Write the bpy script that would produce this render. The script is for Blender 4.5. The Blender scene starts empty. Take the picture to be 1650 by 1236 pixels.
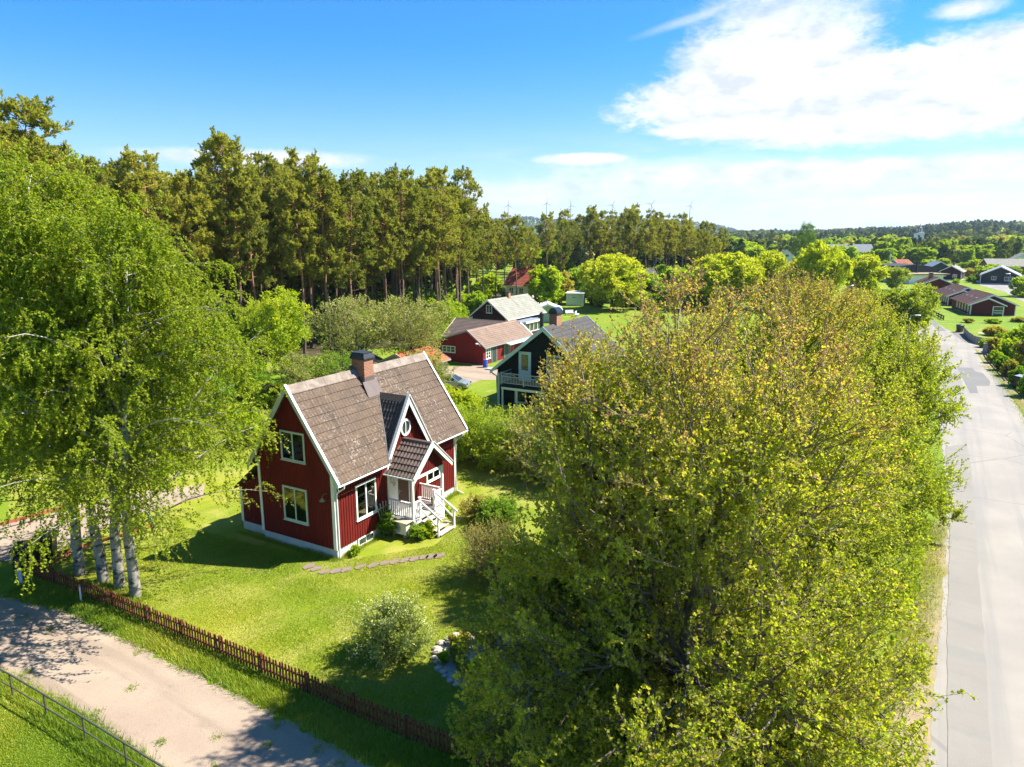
import bpy, bmesh, math, random
import numpy as np
from mathutils import Vector, Matrix

# ---------------------------------------------------------------- camera, sky, sun, exposure
SC = bpy.context.scene
COL = SC.collection
rad = math.radians
CAM_H, PITCH, FOC, CX, CY = 14.5, rad(12.06), 1124.0, 825.0, 618.0
cam = bpy.data.cameras.new('camera')
cam.sensor_fit = 'HORIZONTAL'; cam.sensor_width = 36.0
cam.lens = FOC / 1650 * 36.0
cam.clip_start = 0.1; cam.clip_end = 30000
camo = bpy.data.objects.new('camera', cam); COL.objects.link(camo)
camo.location = (0, 0, CAM_H); camo.rotation_euler = (rad(90) - PITCH, 0, 0)
SC.camera = camo

SUN_EL = rad(49.0)
SUN_DIR = Vector((0.985 * math.cos(SUN_EL), 0.14 * math.cos(SUN_EL), math.sin(SUN_EL))).normalized()
sun = bpy.data.lights.new('sun', 'SUN'); sun.energy = 5.0; sun.angle = rad(0.5); sun.color = (1.0, 0.93, 0.82)
suno = bpy.data.objects.new('sun', sun); COL.objects.link(suno)
suno.location = (30, 20, 60)
suno.rotation_euler = SUN_DIR.to_track_quat('Z', 'Y').to_euler()

SC.view_settings.view_transform = 'Standard'
SC.view_settings.look = 'None'
SC.view_settings.gamma = 1.0
SC.view_settings.exposure = 1.48
SC.render.film_transparent = False
SC.cycles.max_bounces = 8
SC.cycles.transparent_max_bounces = 8
SC.cycles.diffuse_bounces = 4
SC.cycles.sample_clamp_indirect = 6.0

WORLD = bpy.data.worlds.new('World'); SC.world = WORLD; WORLD.use_nodes = True

class NT:
    """small helper for writing node trees"""
    def __init__(s, tree):
        s.t = tree; s.n = tree.nodes; s.l = tree.links
    def new(s, typ, **kw):
        nd = s.n.new(typ)
        for k, v in kw.items():
            if k.startswith('i_'):
                key = k[2:]
                key = int(key) if key.isdigit() else key.replace('_', ' ')
                s.put(nd.inputs[key], v)
            else:
                setattr(nd, k, v)
        return nd
    def put(s, sock, v):
        if hasattr(v, 'is_linked') or hasattr(v, 'links'):
            s.l.new(v, sock)
        else:
            sock.default_value = v
    def math(s, op, a, b=None, c=None, clamp=False):
        nd = s.n.new('ShaderNodeMath'); nd.operation = op; nd.use_clamp = clamp
        for i, v in enumerate((a, b, c)):
            if v is not None: s.put(nd.inputs[i], v)
        return nd.outputs[0]
    def vmath(s, op, a, b=None, scale=None):
        nd = s.n.new('ShaderNodeVectorMath'); nd.operation = op
        s.put(nd.inputs[0], a)
        if b is not None: s.put(nd.inputs[1], b)
        if scale is not None: s.put(nd.inputs['Scale'], scale)
        return nd
    def noise(s, vec, scale, detail=4, rough=.55, dist=0.0):
        nd = s.n.new('ShaderNodeTexNoise')
        if vec is not None: s.l.new(vec, nd.inputs['Vector'])
        nd.inputs['Scale'].default_value = scale; nd.inputs['Detail'].default_value = detail
        nd.inputs['Roughness'].default_value = rough; nd.inputs['Distortion'].default_value = dist
        return nd.outputs['Fac']
    def ramp(s, fac, stops, interp='LINEAR'):
        nd = s.n.new('ShaderNodeValToRGB'); cr = nd.color_ramp; cr.interpolation = interp
        while len(cr.elements) < len(stops): cr.elements.new(0.5)
        for e, (p, c) in zip(cr.elements, stops):
            e.position = p
            e.color = (c, c, c, 1) if isinstance(c, (int, float)) else (*c, 1)
        s.put(nd.inputs[0], fac)
        return nd.outputs[0]
    def mix(s, fac, a, b, blend='MIX'):
        nd = s.n.new('ShaderNodeMix'); nd.data_type = 'RGBA'; nd.blend_type = blend
        s.put(nd.inputs[0], fac)
        for i, v in ((6, a), (7, b)):
            if isinstance(v, tuple): v = (*v, 1) if len(v) == 3 else v
            s.put(nd.inputs[i], v)
        return nd.outputs[2]
    def smooth(s, x, lo, hi):
        nd = s.n.new('ShaderNodeMapRange'); nd.interpolation_type = 'SMOOTHSTEP'
        s.put(nd.inputs[0], x); nd.inputs[1].default_value = lo; nd.inputs[2].default_value = hi
        return nd.outputs[0]

def build_sky():
    t = NT(WORLD.node_tree); t.n.clear()
    out = t.new('ShaderNodeOutputWorld')
    bg = t.new('ShaderNodeBackground'); bg.inputs[1].default_value = 0.068
    t.l.new(bg.outputs[0], out.inputs[0])
    sky = t.new('ShaderNodeTexSky', sky_type='NISHITA', sun_disc=False)
    sky.sun_elevation = SUN_EL
    sky.sun_rotation = math.atan2(SUN_DIR.x, SUN_DIR.y)
    sky.altitude = 100; sky.air_density = 1.0; sky.dust_density = 0.25; sky.ozone_density = 3.5
    tc = t.new('ShaderNodeTexCoord')
    sep = t.new('ShaderNodeSeparateXYZ'); t.l.new(tc.outputs['Generated'], sep.inputs[0])
    x, y, z = sep.outputs
    # azimuth (degrees, 0 = straight ahead along +Y, + to the right) and elevation (degrees)
    az = t.math('MULTIPLY', t.math('ARCTAN2', x, y), 57.29578)
    el = t.math('MULTIPLY', t.math('ARCSINE', z), 57.29578)
    comb = t.new('ShaderNodeCombineXYZ')
    t.l.new(az, comb.inputs[0]); t.put(comb.inputs[1], t.math('MULTIPLY', el, 2.2)); comb.inputs[2].default_value = 3.7
    v = comb.outputs[0]
    n1 = t.noise(v, .10, 8, .6, .6)
    n2 = t.noise(v, .36, 8, .66, .5)
    n3 = t.noise(v, 1.1, 8, .68)
    wob = t.math('ADD', t.math('MULTIPLY', t.math('SUBTRACT', n1, .5), 1.5), t.math('ADD', t.math('MULTIPLY', t.math('SUBTRACT', n2, .5), 1.5), t.math('MULTIPLY', t.math('SUBTRACT', n3, .5), 1.0)))
    def blob(a0, e0, ra, re, soft=.5, w=1.0, tilt=0.0):
        da = t.math('SUBTRACT', az, a0)
        de = t.math('SUBTRACT', t.math('SUBTRACT', el, e0), t.math('MULTIPLY', da, tilt))
        d = t.math('SQRT', t.math('ADD', t.math('POWER', t.math('ABSOLUTE', t.math('DIVIDE', da, ra)), 2), t.math('POWER', t.math('ABSOLUTE', t.math('DIVIDE', de, re)), 2)))
        d = t.math('SUBTRACT', d, t.math('MULTIPLY', wob, w))
        return t.math('SUBTRACT', 1.0, t.smooth(d, 1.0 - soft, 1.0 + soft))
    masks = []
    for b in CLOUD_BLOBS:
        k = dict(b); amp = k.pop('amp', 1.0)
        m = blob(**k)
        masks.append(t.math('MULTIPLY', m, amp) if amp != 1 else m)
    tot = masks[0]
    for m in masks[1:]:
        tot = t.math('SUBTRACT', 1.0, t.math('MULTIPLY', t.math('SUBTRACT', 1.0, tot), t.math('SUBTRACT', 1.0, m)))
    # thin streaks in the rest of the sky and a pale veil of far cloud above the horizon
    comb2 = t.new('ShaderNodeCombineXYZ')
    t.l.new(az, comb2.inputs[0]); t.put(comb2.inputs[1], t.math('MULTIPLY', el, 7.0)); comb2.inputs[2].default_value = 9.1
    ns = t.noise(comb2.outputs[0], .17, 6, .62, .4)
    low = t.math('SUBTRACT', 1.0, t.smooth(el, 0.5, 8.5))
    right = t.smooth(az, -14.0, 6.0)
    veil = t.math('MULTIPLY', t.math('MULTIPLY', t.smooth(ns, .44, .66), low), t.math('ADD', .12, t.math('MULTIPLY', right, .75)))
    tot = t.math('SUBTRACT', 1.0, t.math('MULTIPLY', t.math('SUBTRACT', 1.0, tot), t.math('SUBTRACT', 1.0, veil)))
    # small fair weather puffs close to the horizon
    n5 = t.noise(v, .55, 6, .6)
    puff = t.math('MULTIPLY', t.smooth(n5, .56, .66), t.math('MULTIPLY', t.math('SUBTRACT', 1.0, t.smooth(el, 1.5, 4.2)), t.math('MULTIPLY', right, .85)))
    tot = t.math('SUBTRACT', 1.0, t.math('MULTIPLY', t.math('SUBTRACT', 1.0, tot), t.math('SUBTRACT', 1.0, puff)))
    shade = t.ramp(t.noise(v, .28, 6, .6), [(.36, (4.3, 4.6, 5.1)), (.54, (6.1, 6.1, 6.1))])
    tint = t.mix(t.smooth(el, 0.5, 15.0), SKY_TINT[0], SKY_TINT[1])
    deep = t.mix(1.0, sky.outputs[0], tint, 'MULTIPLY')
    col = t.mix(tot, deep, shade)
    t.l.new(col, bg.inputs[0])

# main clouds: azimuth, elevation, half-widths in degrees
SKY_TINT = ((.88, .95, 1.02), (.15, .72, 1.14))
CLOUD_BLOBS = [
    dict(a0=25.5, e0=9.2, ra=17.0, re=3.0, soft=.16, w=.36),
    dict(a0=19.5, e0=11.8, ra=6.5, re=2.6, soft=.35, w=.55),
    dict(a0=20, e0=14.8, ra=4.2, re=1.7, soft=.8, w=.9, amp=.8),
    dict(a0=34, e0=10.6, ra=8.0, re=2.2, soft=.35, w=.55),
    dict(a0=13.5, e0=7.6, ra=2.8, re=.45, soft=.4, w=.5, amp=.9),
    dict(a0=27, e0=4.3, ra=17.0, re=.95, soft=.4, w=.7, amp=.92),
    dict(a0=13, e0=4.7, ra=7.0, re=.8, soft=.8, w=.9, amp=.6),
    dict(a0=4, e0=3.2, ra=9.0, re=.8, soft=.7, w=.7, amp=.7),
    dict(a0=5.8, e0=5.75, ra=3.4, re=.42, soft=.35, w=.6, amp=.97),
    dict(a0=-19.5, e0=5.5, ra=7.5, re=.6, soft=.5, w=.45, amp=.9),
    dict(a0=29, e0=2.3, ra=6.0, re=.35, soft=.4, w=.8, amp=.9),
    dict(a0=14, e0=2.2, ra=3.0, re=.22, soft=.5, w=.7, amp=.7),
    dict(a0=31, e0=14.0, ra=1.8, re=.5, soft=.6, w=.7, amp=.9),
    dict(a0=13.5, e0=15.2, ra=3.0, re=.25, soft=.9, w=.6, amp=.35, tilt=.25),
]
build_sky()

# ---------------------------------------------------------------- photo pixel -> place on level ground
_c, _s = math.cos(PITCH), math.sin(PITCH)
def G(u, v, z=0.0):
    y = -(v - CY) / FOC; dz = y * _c - _s; dy = _c + y * _s; k = (z - CAM_H) / dz
    return ((u - CX) / FOC * k, dy * k)
def PXY(X, Y, Z):
    d = Y * _c - (Z - CAM_H) * _s; up = Y * _s + (Z - CAM_H) * _c
    return (CX + FOC * X / d, CY - FOC * up / d, d)

# ---------------------------------------------------------------- tags
def tag(o, label=None, cat=None, group=None, kind=None):
    if label: o['label'] = label
    if cat: o['category'] = cat
    if group: o['group'] = group
    if kind: o['kind'] = kind
    return o
def thing(name, label, cat, loc=(0, 0, 0), rz=0.0, group=None):
    o = bpy.data.objects.new(name, None); COL.objects.link(o)
    o.empty_display_size = .3
    o.location = loc; o.rotation_euler = (0, 0, rz)
    return tag(o, label, cat, group)
def dup(root, loc, rz, scale=1.0, label=None, group=None):
    r = root.copy(); COL.objects.link(r); r.location = loc; r.rotation_euler = (0, 0, rz)
    r.scale = scale if isinstance(scale, tuple) else (scale,) * 3
    if label: r['label'] = label
    if group: r['group'] = group
    for ch in list(root.children):
        c = ch.copy(); COL.objects.link(c); c.parent = r
        for g in ch.children:
            d = g.copy(); COL.objects.link(d); d.parent = c
    return r

# ---------------------------------------------------------------- mesh collecting
class MB:
    def __init__(s): s.V = []; s.Fc = []; s.nv = 0; s.att = None
    def add(s, V, Fs):
        V = np.asarray(V, dtype=np.float64).reshape(-1, 3)
        Fs = np.asarray(Fs, dtype=np.int64)
        s.V.append(V); s.Fc.append(Fs + s.nv); s.nv += len(V)
    def box(s, x0, x1, y0, y1, z0, z1):
        V = [(x, y, z) for z in (z0, z1) for y in (y0, y1) for x in (x0, x1)]
        s.add(V, [(0, 2, 3, 1), (4, 5, 7, 6), (0, 1, 5, 4), (2, 6, 7, 3), (0, 4, 6, 2), (1, 3, 7, 5)])
        return s
    def beam(s, p0, p1, w, h, up=(0, 0, 1)):
        p0 = np.array(p0, float); p1 = np.array(p1, float); t = p1 - p0; t /= np.linalg.norm(t)
        sd = np.cross(t, up)
        if np.linalg.norm(sd) < 1e-6: sd = np.cross(t, (1, 0, 0))
        sd /= np.linalg.norm(sd); u = np.cross(sd, t)
        V = [p + sd * a * w / 2 + u * b * h / 2 for p in (p0, p1) for b in (-1, 1) for a in (-1, 1)]
        s.add(V, [(0, 2, 3, 1), (4, 5, 7, 6), (0, 1, 5, 4), (2, 6, 7, 3), (0, 4, 6, 2), (1, 3, 7, 5)])
        return s
    def prism_x(s, prof, x0, x1):
        """closed (y,z) outline extruded along x"""
        n = len(prof)
        V = [(x, y, z) for x in (x0, x1) for (y, z) in prof]
        s.add(V, [(i, (i + 1) % n, n + (i + 1) % n, n + i) for i in range(n)])
        s.caps(V, n)
        return s
    def prism_y(s, prof, y0, y1):
        n = len(prof)
        V = [(x, y, z) for y in (y0, y1) for (x, z) in prof]
        s.add(V, [(i, n + i, n + (i + 1) % n, (i + 1) % n) for i in range(n)])
        s.caps(V, n)
        return s
    def prism_z(s, prof, z0, z1):
        n = len(prof)
        V = [(x, y, z) for z in (z0, z1) for (x, y) in prof]
        s.add(V, [(i, (i + 1) % n, n + (i + 1) % n, n + i) for i in range(n)])
        s.caps(V, n)
        return s
    def caps(s, V, n):
        base = s.nv - len(V)
        s.Fc.append([tuple(base + i for i in range(n))[::-1], tuple(base + n + i for i in range(n))])
    def tube(s, pts, r, n=8, cap=True):
        pts = np.array(pts, float)
        rs = np.full(len(pts), r) if np.isscalar(r) else np.array(r, float)
        T = np.gradient(pts, axis=0); T /= np.linalg.norm(T, axis=1)[:, None] + 1e-12
        ref = np.array((0, 0, 1.0)) if abs(T[:, 2]).mean() < .9 else np.array((1.0, 0, 0))
        A = np.cross(T, ref); A /= np.linalg.norm(A, axis=1)[:, None] + 1e-12; B = np.cross(T, A)
        a = np.arange(n) / n * 2 * np.pi
        V = pts[:, None] + rs[:, None, None] * (np.cos(a)[None, :, None] * A[:, None] + np.sin(a)[None, :, None] * B[:, None])
        K = len(pts); F_ = []
        for k in range(K - 1):
            for i in range(n):
                j = (i + 1) % n
                F_.append((k * n + i, k * n + j, (k + 1) * n + j, (k + 1) * n + i))
        b = s.nv
        s.add(V.reshape(-1, 3), F_)
        if cap: s.Fc.append([tuple(b + i for i in range(n))[::-1], tuple(b + (K - 1) * n + i for i in range(n))])
        return s
    def lathe(s, prof, c=(0, 0, 0), n=16):
        P = np.array(prof, float); a = np.arange(n) / n * 2 * np.pi
        V = np.stack([c[0] + P[:, None, 0] * np.cos(a), c[1] + P[:, None, 0] * np.sin(a), c[2] + np.repeat(P[:, 1:2], n, 1)], -1)
        F_ = [(k * n + i, k * n + (i + 1) % n, (k + 1) * n + (i + 1) % n, (k + 1) * n + i) for k in range(len(P) - 1) for i in range(n)]
        b = s.nv; K = len(P)
        s.add(V.reshape(-1, 3), F_)
        s.Fc.append([tuple(b + i for i in range(n))[::-1], tuple(b + (K - 1) * n + i for i in range(n))])
        return s
    def build(s, name, mat, parent=None, smooth=False, att=None, loc=None):
        V = np.concatenate(s.V) if s.V else np.zeros((0, 3))
        me = bpy.data.meshes.new(name)
        sizes, idx = [], []
        for Fs in s.Fc:
            if isinstance(Fs, np.ndarray):
                sizes.append(np.full(len(Fs), Fs.shape[1])); idx.append(Fs.reshape(-1))
            else:
                sizes.append(np.array([len(f) for f in Fs])); idx.append(np.array([i for f in Fs for i in f]))
        sizes = np.concatenate(sizes); idx = np.concatenate(idx)
        me.vertices.add(len(V)); me.vertices.foreach_set('co', V.astype(np.float32).reshape(-1))
        me.loops.add(len(idx)); me.loops.foreach_set('vertex_index', idx.astype(np.int32))
        me.polygons.add(len(sizes))
        me.polygons.foreach_set('loop_start', np.concatenate([[0], np.cumsum(sizes)[:-1]]).astype(np.int32))
        me.polygons.foreach_set('loop_total', sizes.astype(np.int32))
        me.polygons.foreach_set('use_smooth', np.full(len(sizes), bool(smooth), dtype=bool))
        if att is not None:
            a = me.attributes.new('tint', 'FLOAT', 'POINT'); a.data.foreach_set('value', np.asarray(att, np.float32))
        me.update(calc_edges=True); me.validate()
        me.materials.append(mat)
        o = bpy.data.objects.new(name, me); COL.objects.link(o)
        if parent: o.parent = parent
        if loc: o.location = loc
        return o

# ---------------------------------------------------------------- materials
_M = {}
def mat(name, col, rough=.7, spec=.35, var=.18, scale=3.0, col2=None, bump=0.0, bscale=40.0, metal=0.0, thr=(.35, .68), coords='Object'):
    """plain surface with a mottled colour and some bump"""
    if name in _M: return _M[name]
    m = bpy.data.materials.new(name); m.use_nodes = True
    t = NT(m.node_tree); t.n.clear()
    out = t.new('ShaderNodeOutputMaterial'); b = t.new('ShaderNodeBsdfPrincipled')
    t.l.new(b.outputs[0], out.inputs[0])
    tc = t.new('ShaderNodeTexCoord'); v = tc.outputs[coords]
    c2 = col2 or tuple(c * (1 - var) for c in col)
    f = t.smooth(t.noise(v, scale, 6, .62), *thr)
    c = t.mix(f, col, c2)
    c = t.mix(t.math('MULTIPLY', t.noise(v, scale * 9, 3), .5), c, tuple(min(1, k * (1 + var)) for k in col))
    t.l.new(c, b.inputs['Base Color'])
    b.inputs['Roughness'].default_value = rough; b.inputs['Metallic'].default_value = metal
    b.inputs['Specular IOR Level'].default_value = spec
    if bump:
        bp = t.new('ShaderNodeBump'); bp.inputs['Strength'].default_value = bump; bp.inputs['Distance'].default_value = .02
        t.l.new(t.noise(v, bscale, 4), bp.inputs['Height']); t.l.new(bp.outputs[0], b.inputs['Normal'])
    _M[name] = m
    return m
def leaf_mat(name, stops, trans=.38, rough=.5, spec=.3, tgain=(1.25, 1.3, .55)):
    if name in _M: return _M[name]
    m = bpy.data.materials.new(name); m.use_nodes = True
    t = NT(m.node_tree); t.n.clear()
    out = t.new('ShaderNodeOutputMaterial'); b = t.new('ShaderNodeBsdfPrincipled')
    at = t.new('ShaderNodeAttribute', attribute_name='tint')
    oi = t.new('ShaderNodeObjectInfo')
    f = t.math('ADD', at.outputs['Fac'], t.math('MULTIPLY', t.math('SUBTRACT', oi.outputs['Random'], .5), .16), clamp=True)
    c = t.ramp(f, stops)
    t.l.new(c, b.inputs['Base Color'])
    b.inputs['Roughness'].default_value = rough; b.inputs['Specular IOR Level'].default_value = spec
    tr = t.new('ShaderNodeBsdfTranslucent')
    t.l.new(t.mix(1.0, c, tgain, 'MULTIPLY'), tr.inputs[0])
    mx = t.new('ShaderNodeMixShader'); mx.inputs[0].default_value = trans
    t.l.new(b.outputs[0], mx.inputs[1]); t.l.new(tr.outputs[0], mx.inputs[2])
    t.l.new(mx.outputs[0], out.inputs[0])
    _M[name] = m
    return m
def glass_mat(name='window_glass', col=(.02, .028, .03)):
    if name in _M: return _M[name]
    m = bpy.data.materials.new(name); m.use_nodes = True
    t = NT(m.node_tree); b = t.n['Principled BSDF']
    tc = t.new('ShaderNodeTexCoord')
    c = t.mix(t.smooth(t.noise(tc.outputs['Object'], 1.6, 3), .45, .62), col, tuple(k * 2.6 for k in col))
    t.l.new(c, b.inputs['Base Color'])
    b.inputs['Roughness'].default_value = .04; b.inputs['Specular IOR Level'].default_value = .9
    bp = t.new('ShaderNodeBump'); bp.inputs['Strength'].default_value = .04; bp.inputs['Distance'].default_value = .05
    t.l.new(t.noise(tc.outputs['Object'], 2.0, 2), bp.inputs['Height']); t.l.new(bp.outputs[0], b.inputs['Normal'])
    _M[name] = m
    return m

RED = mat('red_wood', (.135, .009, .006), .75, .25, .35, 1.2, bump=.25, bscale=30)
RED_DARK = mat('dark_red_wood', (.09, .018, .016), .75, .25, .3, 1.2)
BLACKW = mat('black_wood', (.018, .024, .024), .6, .35, .3, 2.0)
WHITE = mat('white_paint', (.78, .77, .73), .5, .4, .1, 2.0)
PALE = mat('shade_tinted_paint', (.50, .58, .52), .55, .4, .12, 2.0)  # white gable trim with its greenish shade tone put into the colour
PLASTER = mat('grey_plaster', (.48, .50, .50), .85, .2, .2, 1.5, bump=.2)
GLASS = glass_mat()
METAL = mat('galvanised_metal', (.42, .44, .45), .4, .5, .15, 4, metal=.7)
WMETAL = mat('white_metal', (.74, .75, .75), .35, .5, .08, 3)
DARKM = mat('dark_metal', (.03, .032, .035), .4, .5, .2, 4)
BRICK = None
# ---------------------------------------------------------------- ground, gravel, roads, far hills
def grass_mat(name, a, b, c, s1=.12, s2=.9, dry=.35):
    m = bpy.data.materials.new(name); m.use_nodes = True
    t = NT(m.node_tree); t.n.clear()
    out = t.new('ShaderNodeOutputMaterial'); p = t.new('ShaderNodeBsdfPrincipled')
    t.l.new(p.outputs[0], out.inputs[0])
    v = t.new('ShaderNodeTexCoord').outputs['Object']
    f1 = t.smooth(t.noise(v, s1, 6, .6, .5), .36, .66)
    f2 = t.smooth(t.noise(v, s2, 6, .65, .3), .40, .68)
    f3 = t.noise(v, 14.0, 5, .7)
    col = t.mix(f1, a, b)
    worn = t.math('MULTIPLY', t.smooth(t.noise(v, .21, 7, .7, .6), .56, .70), .8)
    mw = t.new('ShaderNodeMapping', vector_type='TEXTURE'); mw.inputs['Rotation'].default_value = (0, 0, 1.05); mw.inputs['Scale'].default_value = (9.0, .6, 1); t.l.new(v, mw.inputs[0])
    col = t.mix(t.math('MULTIPLY', t.smooth(t.noise(mw.outputs[0], 1.0, 3, .5), .42, .6), .35), col, tuple(k * .72 for k in a))
    col = t.mix(t.math('MULTIPLY', f2, dry), col, c)
    col = t.mix(worn, col, (.34, .26, .10))
    col = t.mix(t.smooth(f3, .42, .72), col, tuple(k * 1.45 for k in a))
    col = t.mix(t.math('MULTIPLY', t.smooth(t.noise(v, 55.0, 3, .7), .5, .75), .75), col, tuple(k * .35 for k in a))
    t.l.new(col, p.inputs['Base Color'])
    p.inputs['Roughness'].default_value = .8; p.inputs['Specular IOR Level'].default_value = .15
    bp = t.new('ShaderNodeBump'); bp.inputs['Strength'].default_value = .7; bp.inputs['Distance'].default_value = .06
    t.l.new(t.noise(v, 22.0, 5, .7), bp.inputs['Height']); t.l.new(bp.outputs[0], p.inputs['Normal'])
    return m
LAWN = grass_mat('lawn_grass', (.150, .210, .011), (.275, .275, .020), (.42, .35, .11), s1=.16, s2=.55, dry=.6)
FIELD = grass_mat('field_grass', (.115, .20, .008), (.20, .235, .014), (.30, .27, .06), s1=.03, s2=.2)

def gravel_mat(name, a, b, dark, s=60, wear=.10):
    m = bpy.data.materials.new(name); m.use_nodes = True
    t = NT(m.node_tree); t.n.clear()
    out = t.new('ShaderNodeOutputMaterial'); p = t.new('ShaderNodeBsdfPrincipled')
    t.l.new(p.outputs[0], out.inputs[0])
    v = t.new('ShaderNodeTexCoord').outputs['Object']
    col = t.mix(t.smooth(t.noise(v, .35, 6, .6), .35, .65), a, b)
    col = t.mix(t.math('MULTIPLY', t.smooth(t.noise(v, 2.2, 6, .7), .55, .8), .5), col, dark)
    mr = t.new('ShaderNodeMapping', vector_type='TEXTURE'); mr.inputs['Rotation'].default_value = (0, 0, rad(-32)); mr.inputs['Scale'].default_value = (14.0, 1.0, 1); t.l.new(v, mr.inputs[0])
    col = t.mix(t.math('MULTIPLY', t.smooth(t.noise(mr.outputs[0], .9, 5, .6), .5, .66), .30), col, dark)
    col = t.mix(t.math('MULTIPLY', t.smooth(t.noise(v, s, 4, .7), .5, .72), .55), col, dark)
    col = t.mix(t.math('MULTIPLY', t.smooth(t.noise(v, s * .45, 4, .7), .62, .75), .6), col, tuple(min(.9, k * 1.45) for k in a))
    t.l.new(col, p.inputs['Base Color'])
    p.inputs['Roughness'].default_value = .9; p.inputs['Specular IOR Level'].default_value = .15
    bp = t.new('ShaderNodeBump'); bp.inputs['Strength'].default_value = .5; bp.inputs['Distance'].default_value = .02
    t.l.new(t.noise(v, s * .7, 4, .7), bp.inputs['Height']); t.l.new(bp.outputs[0], p.inputs['Normal'])
    return m
GRAVEL = gravel_mat('pink_gravel', (.335, .265, .20), (.29, .225, .17), (.125, .098, .075), 26)
DIRT = gravel_mat('verge_dirt', (.30, .235, .15), (.20, .19, .06), (.12, .09, .06), 18)

def road_mat():
    m = bpy.data.materials.new('old_asphalt'); m.use_nodes = True
    t = NT(m.node_tree); t.n.clear()
    out = t.new('ShaderNodeOutputMaterial'); p = t.new('ShaderNodeBsdfPrincipled')
    t.l.new(p.outputs[0], out.inputs[0])
    v = t.new('ShaderNodeTexCoord').outputs['Object']
    mp = t.new('ShaderNodeMapping', vector_type='TEXTURE'); mp.inputs['Rotation'].default_value = (0, 0, math.pi / 2 - .54); mp.inputs['Scale'].default_value = (30.0, 1.0, 1)
    t.l.new(v, mp.inputs[0])
    col = t.mix(t.smooth(t.noise(v, .25, 5, .6), .35, .65), (.285, .262, .23), (.24, .223, .20))
    col = t.mix(t.math('MULTIPLY', t.smooth(t.noise(mp.outputs[0], .8, 6, .65), .45, .62), .6), col, (.19, .187, .18))   # wheel tracks worn along the road
    col = t.mix(t.math('MULTIPLY', t.smooth(t.noise(v, 34, 4, .7), .5, .75), .45), col, (.18, .175, .17))
    vo = t.new('ShaderNodeTexVoronoi', feature='DISTANCE_TO_EDGE'); vo.inputs['Scale'].default_value = .13
    wv = t.vmath('ADD', v, t.vmath('SCALE', t.new('ShaderNodeTexNoise', i_Scale=.5, i_Detail=8).outputs['Color'], scale=5.0).outputs[0])
    t.l.new(wv.outputs[0], vo.inputs['Vector'])
    crack = t.math('MULTIPLY', t.math('LESS_THAN', vo.outputs[0], .0065), t.math('GREATER_THAN', t.noise(v, .12, 2), .47))
    col = t.mix(t.math('MULTIPLY', crack, .4), col, (.13, .125, .12))
    t.l.new(col, p.inputs['Base Color'])
    p.inputs['Roughness'].default_value = .85; p.inputs['Specular IOR Level'].default_value = .25
    bp = t.new('ShaderNodeBump'); bp.inputs['Strength'].default_value = .3; bp.inputs['Distance'].default_value = .01
    t.l.new(t.noise(v, 40, 4, .7), bp.inputs['Height']); t.l.new(bp.outputs[0], p.inputs['Normal'])
    return m
ROAD = road_mat()
PATCH = gravel_mat('asphalt_patch', (.175, .173, .17), (.16, .158, .156), (.13, .13, .13), 40)
PATCH2 = gravel_mat('worn_asphalt_patch', (.236, .22, .20), (.215, .202, .185), (.15, .17, .165), 40)
PALEPATH = gravel_mat('pale_path', (.42, .37, .31), (.36, .32, .27), (.22, .19, .16), 20)

def jag(poly, step, amp, rng, closed=True):
    P = np.array(poly, float); out = []
    n = len(P)
    for i in range(n if closed else n - 1):
        a, b = P[i], P[(i + 1) % n]
        L = np.linalg.norm(b - a); k = max(1, min(200, int(L / step)))
        nrm = np.array((-(b - a)[1], (b - a)[0])) / (L + 1e-9)
        for q in range(k):
            out.append(a + (b - a) * q / k + nrm * (rng.normal(0, amp) if q else 0))
    return np.array(out)
def sheet(name, poly, z, m, label=None, kind='structure', step=.35, amp=.06, seed=1, cat=None, thick=.0):
    rng = np.random.default_rng(seed)
    P = jag(poly, step, amp, rng) if amp else np.array(poly, float)
    me = bpy.data.meshes.new(name)
    n = len(P)
    bm = bmesh.new()
    vs = [bm.verts.new((x, y, z)) for x, y in P]
    es = [bm.edges.new((vs[i], vs[(i + 1) % n])) for i in range(n)]
    bmesh.ops.triangle_fill(bm, use_beauty=True, use_dissolve=False, edges=es, normal=(0, 0, 1))
    for f in bm.faces:
        if f.normal.z < 0: f.normal_flip()
    bm.to_mesh(me); bm.free()
    me.materials.append(m)
    o = bpy.data.objects.new(name, me); COL.objects.link(o)
    return tag(o, label, cat, None, kind)
def gp(*uv): return [G(u, v) for u, v in uv]

def hill_z(x, y):
    x = np.asarray(x, float); y = np.asarray(y, float)
    d = np.hypot(x, y); az = np.degrees(np.arctan2(x, y))
    def sm(a, lo, hi): q = np.clip((a - lo) / (hi - lo), 0, 1); return q * q * (3 - 2 * q)
    z = np.zeros_like(d)
    # long blue ridge far to the left, sinking behind the village
    ridge = 96 * (1 - sm(az, 9, 21)) + 8 * np.sin(az * .45 + 1.1) + 4 * np.sin(az * 1.3) + 10 * np.exp(-((az - 15) / 3.2) ** 2)
    z = np.maximum(z, ridge * sm(d, 2300, 4600))
    # wooded rise to the right
    rise = 11 + 16 * sm(az, 24, 33) + 2.5 * np.sin(az * .8) 
    z = np.maximum(z, rise * sm(d, 700, 1800) * sm(az, 12, 22))
    z = np.maximum(z, (18 + 8 * np.sin(az * .5)) * sm(d, 1500, 5000))
    return z

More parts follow.
